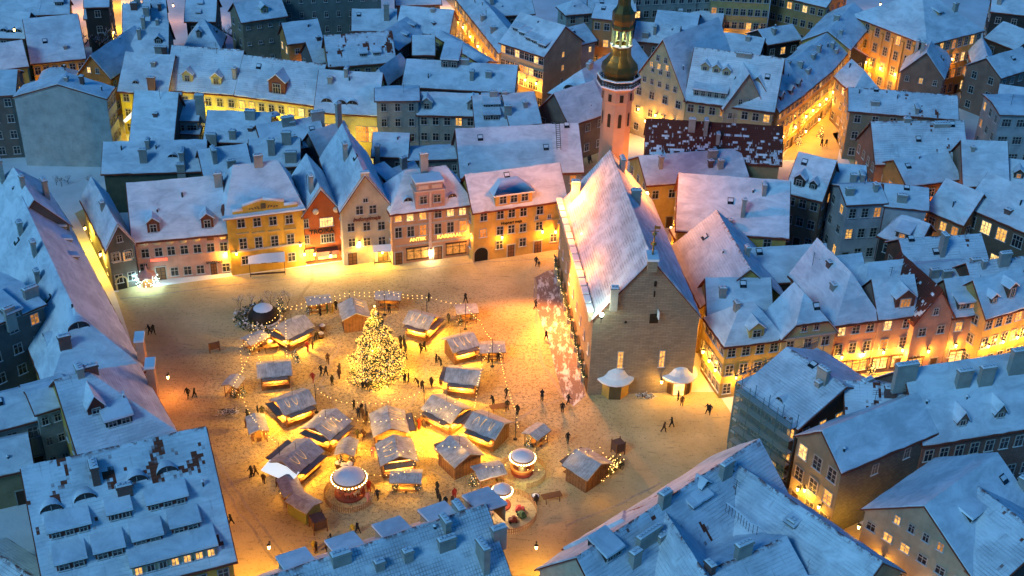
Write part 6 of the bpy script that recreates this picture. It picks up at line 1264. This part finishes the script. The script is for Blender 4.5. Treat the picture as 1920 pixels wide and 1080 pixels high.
# ================================================================ light strings on poles
def lstring(pts, label, z=4.8, sag=.5, pole=True):
    w = MB(); bb = MB(); W3 = [P(*p[:2], p[2] if len(p) > 2 else z) for p in pts]
    for a, c in zip(W3, W3[1:]):
        n = max(3, int((c-a).length/.72)); prev = a
        for i in range(1, n+1):
            t = i/n; q = a.lerp(c, t)-Vector((0, 0, sag*4*t*(1-t))); w.tube(prev, q, .012, 3, 0, None, False); bb.ball(q-Vector((0, 0, .08)), .055, 0, 4); prev = q
    o = w.build('light_string', BLK, None); tag(o, label, 'light string'); bb.build('bulb', BULB, o, kind='stuff')
    for a, c in zip(W3, W3[1:]): lamp(a.lerp(c, .5)-Vector((0, 0, sag+.4)), 5*(c-a).length+12, YEL, .4, o)
    return W3
poles = []
poles += lstring([(437, 720), (470, 655), (500, 605), (530, 575), (590, 556), (655, 545), (720, 541)], 'outer bulb string sweeping from the lone hut to the top of the market'); poles += lstring([(720, 541), (800, 553), (873, 568), (900, 600), (924, 636), (906, 674)], 'outer bulb string over the upper right stalls')
lstring([(525, 574), (575, 573), (655, 550), (730, 549), (800, 557)], 'inner bulb string over the top stalls'); lstring([(490, 680), (480, 650), (530, 592)], 'bulb string descending to the blue roofed stall'); lstring([(535, 590), (536, 640), (538, 668)], 'bulb string over the upper left stall ridge')
lstring([(905, 675), (895, 720), (890, 762)], 'bulb string between the two right hand stalls'); lstring([(935, 640), (945, 700), (968, 770), (972, 800)], 'outermost bulb string at the right of the ring'); lstring([(590, 775), (660, 784), (735, 785), (800, 770), (862, 747)], 'bulb string across the stalls below the tree'); lstring([(590, 720), (620, 745), (680, 752), (740, 748), (795, 728)], 'bulb string hanging just below the Christmas tree')
lstring([(522, 830), (480, 790), (455, 745), (438, 722)], 'bulb string along the lower left edge'); lstring([(650, 838), (720, 838), (780, 842), (830, 835), (900, 828)], 'bulb string over the lower row stalls'); lstring([(862, 760), (800, 800), (770, 880), (690, 888)], 'bulb string towards the roofed counter'); lstring([(900, 872), (960, 866), (1010, 880)], 'bulb string by the green lit ride'); lstring([(1056, 848), (1085, 842), (1125, 838), (1150, 862)], 'bulb string over the lone dark stall'); lstring([(455, 700), (450, 650), (478, 610)], 'second bulb string at the far left of the ring')
gp = 'thin poles holding the bulb strings'
for i, q in enumerate(((530, 575), (655, 545), (720, 541), (800, 553), (873, 568), (924, 636), (968, 770), (590, 720), (795, 728), (522, 830))):
    a = P(*q, 4.8); o = MB(); o.tube((0, 0, 0), (0, 0, 4.85), .05, 6); o.lathe([(.3, 0), (.3, .1), (.06, .15)], 8); m_ = o.build('light_pole', DKMETAL, None); m_.location = (a.x, a.y, 0); tag(m_, 'thin dark pole of the bulb strings, '+('by the domed shelter', 'at the top left of the ring', 'behind the tree top', 'above the skewed roof stall', 'by the upper right canopy hut', 'at the far right of the ring', 'beside the outer right stall', 'left below the Christmas tree', 'right below the Christmas tree', 'beside the long awning stall')[i], 'pole', gp)
# ================================================================ scaffolding with netting
def scaffold():
    root0, fr, res, rl = HS['scaf']; root = empty('scaffolding', (rl.x, rl.y, 0), 0, 'bluish netted scaffolding wrapped around the foreground corner house', 'scaffolding')
    net = NT('scaffold_net'); net.p.inputs['Alpha'].default_value = .62; net.out((.05, .16, .19), None, .8)
    for key in ('f', 'l'):
        p0, p1, d, n_ = res[key]; L = (p1-p0).length; n = max(3, int(L/2.4)); rz = math.atan2(d.y, d.x); b = MB(); k = MB(); nt = MB()
        for i in range(n+1):
            for o in (.35, 1.4): q = p0+d*(L*i/n)+n_*o-rl; b.tube((q.x, q.y, 0), (q.x, q.y, fr.ze+2.), .05, 5)
            if i < n and i % 2 == 0:
                for z in range(0, int(fr.ze), 4): a = p0+d*(L*i/n)+n_*1.4-rl; c = p0+d*(L*(i+1)/n)+n_*1.4-rl; b.tube((a.x, a.y, z), (c.x, c.y, z+2), .03, 4)
        for z in (2, 4, 6, 8, 10):
            a = p0+n_*.9-rl+d*L/2; k.box((a.x, a.y, z), (L, 1.1, .07), 0, rz); k.box((a.x, a.y, z+.07), (L-.1, 1., .06), 1, rz)
        for z in (3, 5, 7, 9, 11, 11.6):
            q0, q1 = p0+n_*1.4-rl, p1+n_*1.4-rl; b.tube((q0.x, q0.y, z), (q1.x, q1.y, z), .035, 4)
        q0, q1 = p0+n_*1.5-rl, p1+n_*1.5-rl; nt.face([(q0.x, q0.y, .3), (q1.x, q1.y, .3), (q1.x, q1.y, 11.2), (q0.x, q0.y, 11.2)])
        b.build('pole_frame', plain('teal_steel', (.06, .16, .2), .5), root); k.build('deck', [plain('deck_wood', (.12, .12, .11)), snow_plain()], root); nt.build('safety_net', net.m, root)
scaffold()
# roof ladder on the lavender roof, banner on the acid yellow house
a, c = P(1045, 236, 14.2), P(1047, 300, 9); o = MB()
for s_ in (-.35, .35): o.tube(a+Vector((s_, -.3, .9)), c+Vector((s_, -.3, 2.2)), .07, 4)
for i in range(14): q = (a+Vector((0, -.3, .9))).lerp(c+Vector((0, -.3, 2.2)), i/14); o.tube(q-Vector((.35, 0, 0)), q+Vector((.35, 0, 0)), .05, 4)
m_ = o.build('roof_ladder', DKMETAL, None); tag(m_, 'dark ladder fixed on the large lavender snow roof', 'ladder')
o = MB(); a = P(233, 228, 5); c = P(255, 208, 6.5); o.tube(a, c, .35, 6, 0, .5); m_ = o.build('banner', emit('lit_banner', (.95, .95, .8), 1.2), None); tag(m_, 'bright white pennant hanging before the acid yellow house', 'banner')
# turret on the corner house of the golden street
g = P(1449, 240); root = empty('corner_turret', (g.x, g.y, 0), 0, 'slim octagonal turret with green bulb roof at the street corner', 'turret'); T_ = Vector((g.x, g.y, 0)); Zz = lambda py: zfor(T_, py)
b = MB(); b.lathe([(1.8, 0), (1.8, Zz(200)), (2., Zz(197))], 8, smooth=False); b.build('shaft', plaster((.45, .3, .14)), root); b = MB(); b.lathe([(2., Zz(197)), (1.9, Zz(188)), (1.1, Zz(182)), (.9, Zz(176)), (1.1, Zz(172)), (1., Zz(164)), (.4, Zz(156)), (.08, Zz(142))], 10); b.build('spire', plain('green_copper', (.08, .2, .17), .5), root)
b = MB(); b.lathe([(2.05, Zz(196)), (1.5, Zz(188)), (1.45, Zz(186))], 10); b.build('snow_cap', snow_plain(), root)

# lanterns added in even rows to warm the facades
ORD = ('first', 'second', 'third', 'fourth', 'fifth', 'sixth')
def wl(prefix, key, n, z, w, col, short, us=None):
    k_ = [k for k in ALLH if k.startswith(prefix)][0]; root, fr, res, rl = ALLH[k_]; p0, p1, d, n_ = res[key]; L = (p1-p0).length; rz = math.atan2(n_.y, n_.x)+math.pi/2
    for i in range(n):
        u = (i+.5)/n if us is None else us[i]; q = p0+d*(L*u)+n_*.5; lantern('%s added lantern along the front of the %s' % (ORD[i], short), 0, 0, z, w*K*.42, (1, .42, .04), (0, 0), 'small added facade lanterns', at=q, rz=rz)
def shops(prefix, n, lits, w=2.4):
    k_ = [k for k in ALLH if k.startswith(prefix)][0]; HS['tmp'] = ALLH[k_]; root, fr, res, rl = ALLH[k_]; p0, p1, d, n_ = res['f']; L = (p1-p0).length
    for i in range(n):
        if not lits[i]: continue
        c_ = p0+d*(L*(i+.5)/n)+Vector((0, 0, 1.5)); x, y = proj(c_); shop('tmp', x, w, 2., y, e=lits[i])
wl('pale yellow house with clipped', 'f', 2, 3.8, 420, YEL, 'pale clipped gable house'); wl('orange pink house with pyramid', 'f', 2, 3.9, 520, YEL, 'orange pink pyramid roofed house'); wl('brownish pink house', 'f', 2, 3.9, 600, YEL, 'brownish pink attic dormer house')
wl('salmon gabled', 'f', 1, 3.9, 420, YEL, 'salmon gabled house'); wl('salmon house with wide', 'f', 2, 4., 520, YEL, 'salmon shed dormer house'); wl('ornate orange', 'f', 4, 4.6, 600, WARM, 'ornate floodlit corner house'); wl('yellow corner house with three', 'f', 2, 3.6, 420, YEL, 'yellow kiosk side corner house'); wl('yellow corner house with three', 'l', 3, 4.2, 420, YEL, 'lane side of the yellow corner house')
shops('orange pink house with pyramid', 2, (2, 1)); shops('brownish pink house', 2, (2, 2)); shops('salmon house with wide', 1, (2,), 3.4); shops('salmon gabled', 2, (1, 0))
wl('long golden street', 'f', 6, 5, 560, WARM, 'long golden house at top centre'); wl('grand house with six', 'f', 4, 5.5, 520, WARM, 'grand rounded golden front'); wl('corner house with slim', 'f', 2, 4.5, 420, WARM, 'turreted corner house'); wl('first long street', 'f', 4, 5, 420, WARM, 'first long golden street house'); wl('second long street', 'f', 3, 5, 480, WARM, 'second long golden street house'); wl('third street house', 'f', 4, 5, 520, WARM, 'third golden street house')
wl('grand corner palace', 'l', 5, 5, 620, ORG, 'palace street side'); wl('grand corner palace', 'f', 3, 9, 260, ORG, 'palace yard side'); wl('beige long house', 'f', 3, 5, 200, YEL, 'beige long house'); wl('big beige gabled', 'f', 3, 6, 240, YEL, 'big beige gabled house'); wl('yellow hipped house', 'f', 3, 5, 420, YEL, 'yellow hipped house'); wl('yellow hipped house', 'r', 2, 5, 420, YEL, 'tower side of the yellow hipped house')
wl('house with warm lit', 'f', 4, 4.5, 420, YEL, 'lane side of the warm lit slope house'); wl('house with wide snow roof', 'l', 2, 4.5, 420, YEL, 'lane gable of the wide vented roof house'); wl('cluttered low snow roof', 'l', 1, 4.5, 420, YEL, 'lane gable of the cluttered low roof house'); wl('brown house with warm', 'f', 1, 3, 160, ORG, 'brown warm windowed house'); wl('orange pediment house', 'f', 2, 4, 260, ORG, 'orange pediment house'); wl('corner house with grey pediment', 'f', 2, 3.4, 200, YEL, 'grey pediment corner house'); wl('house with plain grey gable', 'f', 2, 3, 300, YEL, 'plain grey gable house'); wl('orange lit chapel', 'f', 1, 3, 300, ORG, 'orange chapel house'); wl('broad smooth snow roof with', 'f', 2, 4, 200, WARM, 'broad smooth snow roof house'); wl('orange apartment', 'f', 2, 5, 300, ORG, 'orange apartment house'); wl('large house with wide dormers', 'r', 2, 4, 200, YEL, 'large dormered house'); wl('tall yellow apartment', 'f', 2, 6, 300, YEL, 'tall yellow apartment block')
wl('bright yellow house', 'f', 2, 4.2, 150, YEL, 'bright yellow pediment house', (.08, .93)); wl('golden yellow house', 'f', 2, 4.2, 260, ORG, 'golden arched gateway house', (.3, .75)); wl('yellow walled house by', 'l', 1, 4, 300, YEL, 'gable of the long ridge house')
# tall salmon chimneys of the L wing house
rt = ALLH['big snowy L wing house with two tall salmon chimneys over the square']
for x, y in ((266, 665), (286, 715)):
    q = P(x, y, 8.6)-rt[3]; c = MB(); c.box((0, 0, -2.5), (1., 2., 5.2)); c.box((0, 0, 2.7), (1.3, 2.4, .35), 1); o = c.build('chimney', [plaster((.55, .3, .2)), snow_plain()], [k for k in rt[0].children if k.name.startswith('roof')][0]); o.location = q; o.rotation_euler = (0, 0, .2)
# street lamps in front of the yellow range
for i, (x, y) in enumerate(((262, 172), (360, 170), (430, 174), (510, 184), (575, 192), (650, 210))):
    q = P(x, y, 9.5); g = proj((q.x, q.y-3.2, 0)); LN('hidden street lamp number %s before the yellow range of houses' % ('one', 'two', 'three', 'four', 'five', 'six')[i], g[0], g[1], 4.5, 420, col=(1, .72, .05), off=(0, 0))

# roof terrace with railing on the cross wing
rt = ALLH['cross wing with roof terrace railing and cluttered snowy roof']; b = MB()
pts = [P(1362, 948, 12.2), P(1385, 965, 12.2), P(1405, 985, 12.2), P(1428, 994, 12.2)]
for a, c in zip(pts, pts[1:]):
    a = a-rt[3]; c = c-rt[3]; n = int((c-a).length/.5)+1
    for i in range(n): q = a.lerp(c, i/n); b.box((q.x, q.y, q.z-.9), (.05, .05, 1.3))
    b.tube(a+Vector((0, 0, .42)), c+Vector((0, 0, .42)), .09, 5, 1)
b.build('railing', [DKMETAL, snow_plain()], rt[0])

# rubble stone side of the grey pediment corner house
k_ = [k for k in ALLH if k.startswith('corner house with grey pediment')][0]; rt = ALLH[k_]; p0, p1, d, n_ = rt[2]['r']; L_ = (p1-p0).length; zz = rt[1].ze
b = MB(); b.face([(0, -.06, 0), (L_, -.06, 0), (L_, -.06, zz-.5), (0, -.06, zz-.5)], 0, [(0, 0), (L_, 0), (L_, zz), (0, zz)]); b.face([(0, -.06, 0), (0, -.06, zz-.5), (0, 0, zz-.5), (0, 0, 0)])
o = b.build('stone_facing', RUB, rt[0]); o.location = p0-rt[3]; o.rotation_euler = (0, 0, math.atan2(d.y, d.x))
HS['pedi'] = rt
W_('pedi', [(1640, 880), (1700, 850)], 1., 1.5, 0, 'r')
# ================================================================ people
def person_mesh(pose, coat, trouser, hair, seed, child=False):
    """one continuous skinned body; clothes, skin and hair are face regions"""
    random.seed(seed); me = bpy.data.meshes.new('person'); v = []; e = []; rad = []
    def add(p, r, par=None):
        v.append(Vector(p)); rad.append(r)
        if par is not None: e.append((par, len(v)-1))
        return len(v)-1
    st = .28 if pose == 'walk' else .04; lean = .06 if pose == 'walk' else .0
    if pose == 'bend': lean = .32
    pel = add((0, 0, .95), (.17, .13)); ab = add((0, -lean*.4, 1.14), (.17, .13), pel); ch = add((0, -lean*.8, 1.36), (.20, .14), ab); nk = add((0, -lean*1.05, 1.50), (.075, .075), ch); hd = add((0, -lean*1.2-.01, 1.60), (.10, .11), nk); tp = add((0, -lean*1.2, 1.70), (.09, .10), hd)
    for s in (-1, 1):
        f = st*s
        hip = add((s*.10, 0, .90), (.12, .12), pel); kn = add((s*.11, -f*.55-.02, .50), (.085, .085), hip); an = add((s*.11, f*-.8+(.10 if f < 0 else 0), .09), (.06, .06), kn); add((s*.12, f*-.8-.14+(.10 if f < 0 else 0), .045), (.05, .045), an)
        sh = add((s*.20, -lean*.85, 1.42), (.085, .085), ch)
        if pose == 'walk': el = (s*.26, f*.45, 1.15); ha = (s*.25, f*.7-.12, .92)
        elif pose == 'hold': el = (s*.27, -.06, 1.15); ha = (s*.12, -.28, 1.18)
        elif pose == 'bend': el = (s*.25, -.35, 1.16); ha = (s*.14, -.5, .98)
        else: el = (s*.27, .03, 1.14); ha = (s*.27, -.05, .90)
        eb = add(el, (.06, .06), sh); hb = add(ha, (.045, .045), eb); d = (Vector(ha)-Vector(el)).normalized(); add(Vector(ha)+d*.10, (.03, .035), hb)
    if pose == 'bend':
        pass
    me.from_pydata(v, e, []); o = bpy.data.objects.new('p', me); COL.objects.link(o); mo = o.modifiers.new('s', 'SKIN'); mo.use_smooth_shade = True
    for i, r in enumerate(rad): me.skin_vertices[0].data[i].radius = r
    me.skin_vertices[0].data[0].use_root = True; su = o.modifiers.new('u', 'SUBSURF'); su.levels = 1; su.render_levels = 1
    bpy.context.view_layer.update(); dg = bpy.context.evaluated_depsgraph_get(); out = bpy.data.meshes.new_from_object(o.evaluated_get(dg)); bpy.data.objects.remove(o)
    b = bmesh.new(); b.from_mesh(out); b.normal_update()
    for vv in b.verts:   # flare the coat over the hips
        if .72 < vv.co.z < 1.0 and abs(vv.co.x) < .25: k = 1.12; vv.co.x *= k; vv.co.y *= k
    for f in b.faces:
        c = f.calc_center_median(); z = c.z; f.smooth = True
        arm = abs(c.x) > .2 and z < 1.4
        if z > 1.64: m = 3
        elif z > 1.53: m = 3 if c.y > -lean*1.2 else 2
        elif z > 1.47: m = 4
        elif z > .76: m = 0
        elif z > .12: m = 1
        else: m = 5
        f.material_index = m
    # nose
    hy = -lean*1.2-.13; q = [b.verts.new(p) for p in ((0, hy-.02, 1.585), (-.018, hy+.02, 1.575), (.018, hy+.02, 1.575), (0, hy+.02, 1.63))]
    for t in ((0, 1, 2), (0, 2, 3), (0, 3, 1)): b.faces.new([q[i] for i in t]).material_index = 2
    b.to_mesh(out); b.free(); out.name = 'person'
    out.materials.clear()
    for x in (coat, trouser, SKIN, hair, SCARF[seed % 3], BLK): out.materials.append(x)
    return out
SKIN = plain('skin', (.5, .3, .22)); SCARF = [plain('scarf_a', (.3, .05, .04)), plain('scarf_b', (.2, .2, .22)), plain('scarf_c', (.05, .08, .15))]
COATS = {'black': (.012, .012, .015), 'dark': (.035, .03, .03), 'navy': (.02, .03, .06), 'brown': (.07, .035, .02), 'red': (.35, .03, .02), 'pink': (.55, .22, .18), 'yellow': (.55, .36, .04), 'green': (.04, .10, .04), 'grey': (.12, .12, .13)}
HAT = {'h1': (.02, .015, .01), 'h2': (.1, .05, .03), 'h3': (.25, .2, .18)}
PM = {}
def person(px, py, coat='black', pose='stand', where='', face=None, child=False, group='people in winter coats around the market'):
    random.seed(px*7+py*13); hk = random.choice(list(HAT)); tk = random.choice(('black', 'navy', 'dark')); k = (pose, coat, tk, hk)
    if k not in PM: PM[k] = person_mesh(pose, plain('coat_'+coat, COATS[coat], .8), plain('trousers_'+tk, COATS[tk], .8), plain('hat_'+hk, HAT[hk], .9), len(PM))
    o = link('person', PM[k]); g = P(px, py); o.location = (g.x, g.y, .0); o.rotation_euler = (0, 0, random.uniform(0, 6.28) if face is None else face); s = (.72 if child else random.uniform(1.0, 1.09)); o.scale = (s*1.08, s*1.08, s)
    PP = {'walk': 'walking', 'stand': 'standing', 'hold': 'standing with hands raised', 'bend': 'leaning forward'}[pose]
    tag(o, ('child' if child else 'person')+' in %s coat %s %s' % (coat, PP, where), 'person', group)
L = [(281, 627, 'black', 'walk', 'in the left one of a pair crossing the open snow'), (288, 627, 'black', 'walk', 'at the right of the pair crossing the open snow'), (353, 746, 'black', 'walk', 'on the open snow, left of two strolling'), (365, 746, 'black', 'walk', 'on the open snow, right of two strolling'), (465, 787, 'black', 'walk', 'left of the narrow edge hut'), (462, 802, 'brown', 'stand', 'against the narrow edge hut'),
(804, 566, 'black', 'hold', 'under the top light string, photographing'), (873, 568, 'black', 'walk', 'outside the ring at its upper right'), (601, 592, 'black', 'stand', 'first in the row by the top left canopy hut'), (614, 587, 'green', 'stand', 'second in the row by the top left canopy hut'), (624, 588, 'yellow', 'stand', 'in the row by the top left canopy hut'), (630, 581, 'black', 'stand', 'last in the row by the top left canopy hut'), (730, 587, 'black', 'hold', 'below the small hut behind the tree'), (645, 607, 'dark', 'stand', 'at the left corner of the gable end stall'), (662, 601, 'dark', 'stand', 'at the gable end stall counter'), (673, 609, 'black', 'stand', 'at the right corner of the gable end stall'), (592, 638, 'black', 'bend', 'next to the lower tub'), (577, 658, 'red', 'walk', 'on the trampled snow left of the tree'), (586, 654, 'brown', 'stand', 'beside the person in red'), (615, 682, 'brown', 'walk', 'alone between tree and left stalls'), (602, 704, 'black', 'walk', 'left of a pair beside the tree'), (611, 705, 'black', 'walk', 'right of a pair beside the tree'), (637, 700, 'dark', 'hold', 'near the lower left of the tree, upper'), (636, 710, 'brown', 'stand', 'near the lower left of the tree, lower'), (623, 722, 'black', 'stand', 'alone below the pair left of the tree'), (587, 716, 'red', 'walk', 'near the bright left counter'),
(751, 648, 'black', 'stand', 'right of the tree, topmost left'), (758, 647, 'black', 'stand', 'right of the tree, topmost right'), (752, 662, 'black', 'stand', 'right of the tree, middle left'), (760, 660, 'navy', 'stand', 'right of the tree, middle right'), (759, 673, 'black', 'walk', 'right of the tree, lowest of that cluster'), (789, 661, 'black', 'walk', 'left of a pair further right of the tree'), (795, 658, 'black', 'walk', 'right of a pair further right of the tree'), (818, 681, 'black', 'stand', 'left of the tinted roof stall'), (827, 686, 'black', 'bend', 'stooping left of the tinted roof stall'), (759, 719, 'black', 'stand', 'at the lower right of the tree, left'), (766, 718, 'black', 'stand', 'at the lower right of the tree, right'), (681, 732, 'black', 'hold', 'under the tree front, left'), (688, 731, 'dark', 'stand', 'under the tree front, right'), (784, 725, 'black', 'bend', 'above the lower light string, left'), (792, 732, 'black', 'walk', 'above the lower light string, right'), (809, 726, 'black', 'stand', 'between tree and the right stalls'), (827, 727, 'brown', 'walk', 'coming from the tinted roof stall'), (853, 725, 'black', 'stand', 'first at the tinted roof stall counter'), (879, 728, 'black', 'stand', 'second at the tinted roof stall counter'), (889, 727, 'dark', 'stand', 'third at the tinted roof stall counter'), (874, 663, 'black', 'stand', 'at the three loop stall counter'), (880, 662, 'pink', 'stand', 'at the three loop stall counter'), (841, 605, 'dark', 'stand', 'under the upper right string'), (916, 680, 'dark', 'stand', 'under the outer canopy hut'), (934, 678, 'black', 'stand', 'right of the outer canopy hut'),
(499, 721, 'yellow', 'walk', 'in the bright light by the blue roofed stall'), (542, 721, 'green', 'stand', 'above the left stall roof'), (484, 779, 'black', 'stand', 'by the lower left string, left'), (492, 781, 'black', 'stand', 'by the lower left string, right'), (664, 768, 'black', 'hold', 'between the two lower stalls, highest'), (678, 775, 'black', 'stand', 'between the two lower stalls, middle'), (680, 784, 'brown', 'stand', 'between the two lower stalls, lower'), (688, 790, 'dark', 'stand', 'at the left flank of the centre stall'), (685, 797, 'brown', 'stand', 'low at the left flank of the centre stall'), (816, 787, 'black', 'stand', 'before the ridge string stall'), (949, 746, 'black', 'walk', 'outside the outer right stall, upper'), (925, 761, 'black', 'bend', 'at the picnic table'), (951, 768, 'black', 'stand', 'right of the picnic table'), (775, 803, 'brown', 'stand', 'right of the centre stall, left'), (785, 805, 'red', 'stand', 'right of the centre stall, right'), (830, 801, 'black', 'walk', 'behind the brown sided stall, left'), (839, 802, 'black', 'walk', 'behind the brown sided stall, right'),
(670, 825, 'black', 'walk', 'above the barrel hut, left'), (682, 823, 'brown', 'walk', 'above the barrel hut, right'), (586, 877, 'pink', 'hold', 'in the bright lane of the long stall'), (566, 903, 'dark', 'stand', 'at the end of the long stall, lower'), (567, 886, 'green', 'stand', 'at the end of the long stall, upper'), (520, 913, 'brown', 'stand', 'in front of the white awning, right'), (495, 907, 'brown', 'stand', 'in front of the white awning, left'), (472, 894, 'black', 'walk', 'left of the white awning, first'), (480, 892, 'brown', 'walk', 'left of the white awning, second'), (699, 857, 'pink', 'stand', 'left of the gable counter stall'), (825, 861, 'red', 'stand', 'beside the brown sided stall'), (708, 936, 'dark', 'walk', 'right of the round carousel, lower'), (692, 922, 'red', 'stand', 'right of the round carousel, upper'), (820, 922, 'black', 'stand', 'topmost in the family group'), (820, 934, 'black', 'stand', 'upper left in the family group'), (825, 947, 'black', 'stand', 'lower left in the family group'), (836, 950, 'black', 'hold', 'in the middle of the family group'), (849, 949, 'brown', 'stand', 'lower right in the family group'), (852, 936, 'red', 'stand', 'right in the family group'), (662, 1002, 'yellow', 'walk', 'on the snow above the bottom roof, left'), (671, 1000, 'black', 'walk', 'on the snow above the bottom roof, right'), (621, 1022, 'black', 'hold', 'spreading arms above the bottom roof'), (614, 1036, 'brown', 'bend', 'close to the bottom roof dormers'), (589, 1033, 'yellow', 'stand', 'left of the bottom roof dormers'), (593, 1037, 'brown', 'stand', 'half hidden behind the bottom roof'),
(1004, 579, 'dark', 'walk', 'on the bare cobbles, upper'), (1024, 638, 'black', 'walk', 'on the bare cobbles, middle'), (1016, 752, 'black', 'bend', 'near the lower end of the cobbles'), (1065, 757, 'black', 'walk', 'near the hall corner, upper'), (1054, 773, 'black', 'stand', 'near the hall corner, lower'), (970, 778, 'black', 'stand', 'by the right hand light string'), (1271, 751, 'black', 'stand', 'queueing at the kiosk counter, left'), (1278, 761, 'brown', 'stand', 'queueing at the kiosk counter, right'), (1326, 775, 'black', 'walk', 'in the yellow light by the lane'), (1330, 776, 'dark', 'walk', 'arm in arm in the yellow light by the lane'), (1259, 801, 'black', 'walk', 'on the blue snow, upper'), (1244, 810, 'brown', 'walk', 'on the blue snow, lower'), (1005, 498, 'black', 'walk', 'before the golden house'), (1049, 496, 'dark', 'stand', 'at the arcade end of the hall'), (1104, 307, 'dark', 'walk', 'in the lit yard left of the tower, left'), (1107, 306, 'dark', 'walk', 'in the lit yard left of the tower, right'), (1064, 830, 'black', 'walk', 'above the lone dark stall'), (1540, 275, 'black', 'walk', 'in the golden street, left'), (1548, 275, 'black', 'walk', 'in the golden street, right'), (434, 984, 'black', 'walk', 'beside the large dormered house'), (472, 893, 'dark', 'stand', 'at the outer left'), (1004, 947, 'dark', 'stand', 'by the dark tub'), (779, 808, 'black', 'stand', 'lowest in the cluster right of the centre stall'), (771, 799, 'grey', 'stand', 'back of the cluster right of the centre stall'), (790, 799, 'brown', 'hold', 'far right of the centre stall cluster'), (672, 783, 'navy', 'stand', 'left in the throng between the two lower stalls'), (686, 777, 'grey', 'stand', 'right in the throng between the two lower stalls'), (538, 712, 'red', 'stand', 'right end of the blue roofed stall counter'), (512, 712, 'navy', 'stand', 'middle of the blue roofed stall counter'), (560, 632, 'grey', 'stand', 'at the corner of the upper left stall'), (800, 612, 'navy', 'stand', 'under the skewed roof stall'), (868, 800, 'brown', 'stand', 'left end of the outer right stall'), (905, 818, 'grey', 'stand', 'middle of the outer right stall front'), (752, 880, 'navy', 'stand', 'before the lower gable counter, left'), (764, 882, 'red', 'stand', 'before the lower gable counter, right'), (600, 835, 'brown', 'stand', 'before the left gabled lower stall'), (648, 812, 'navy', 'stand', 'right of the left gabled lower stall'), (690, 945, 'pink', 'walk', 'below the round carousel')]
seen = set()
for q in L:
    if (q[0], q[1]) in seen: continue
    seen.add((q[0], q[1])); person(*q)
person(1010, 501, 'dark', 'stand', 'beside the adult before the golden house', child=True)
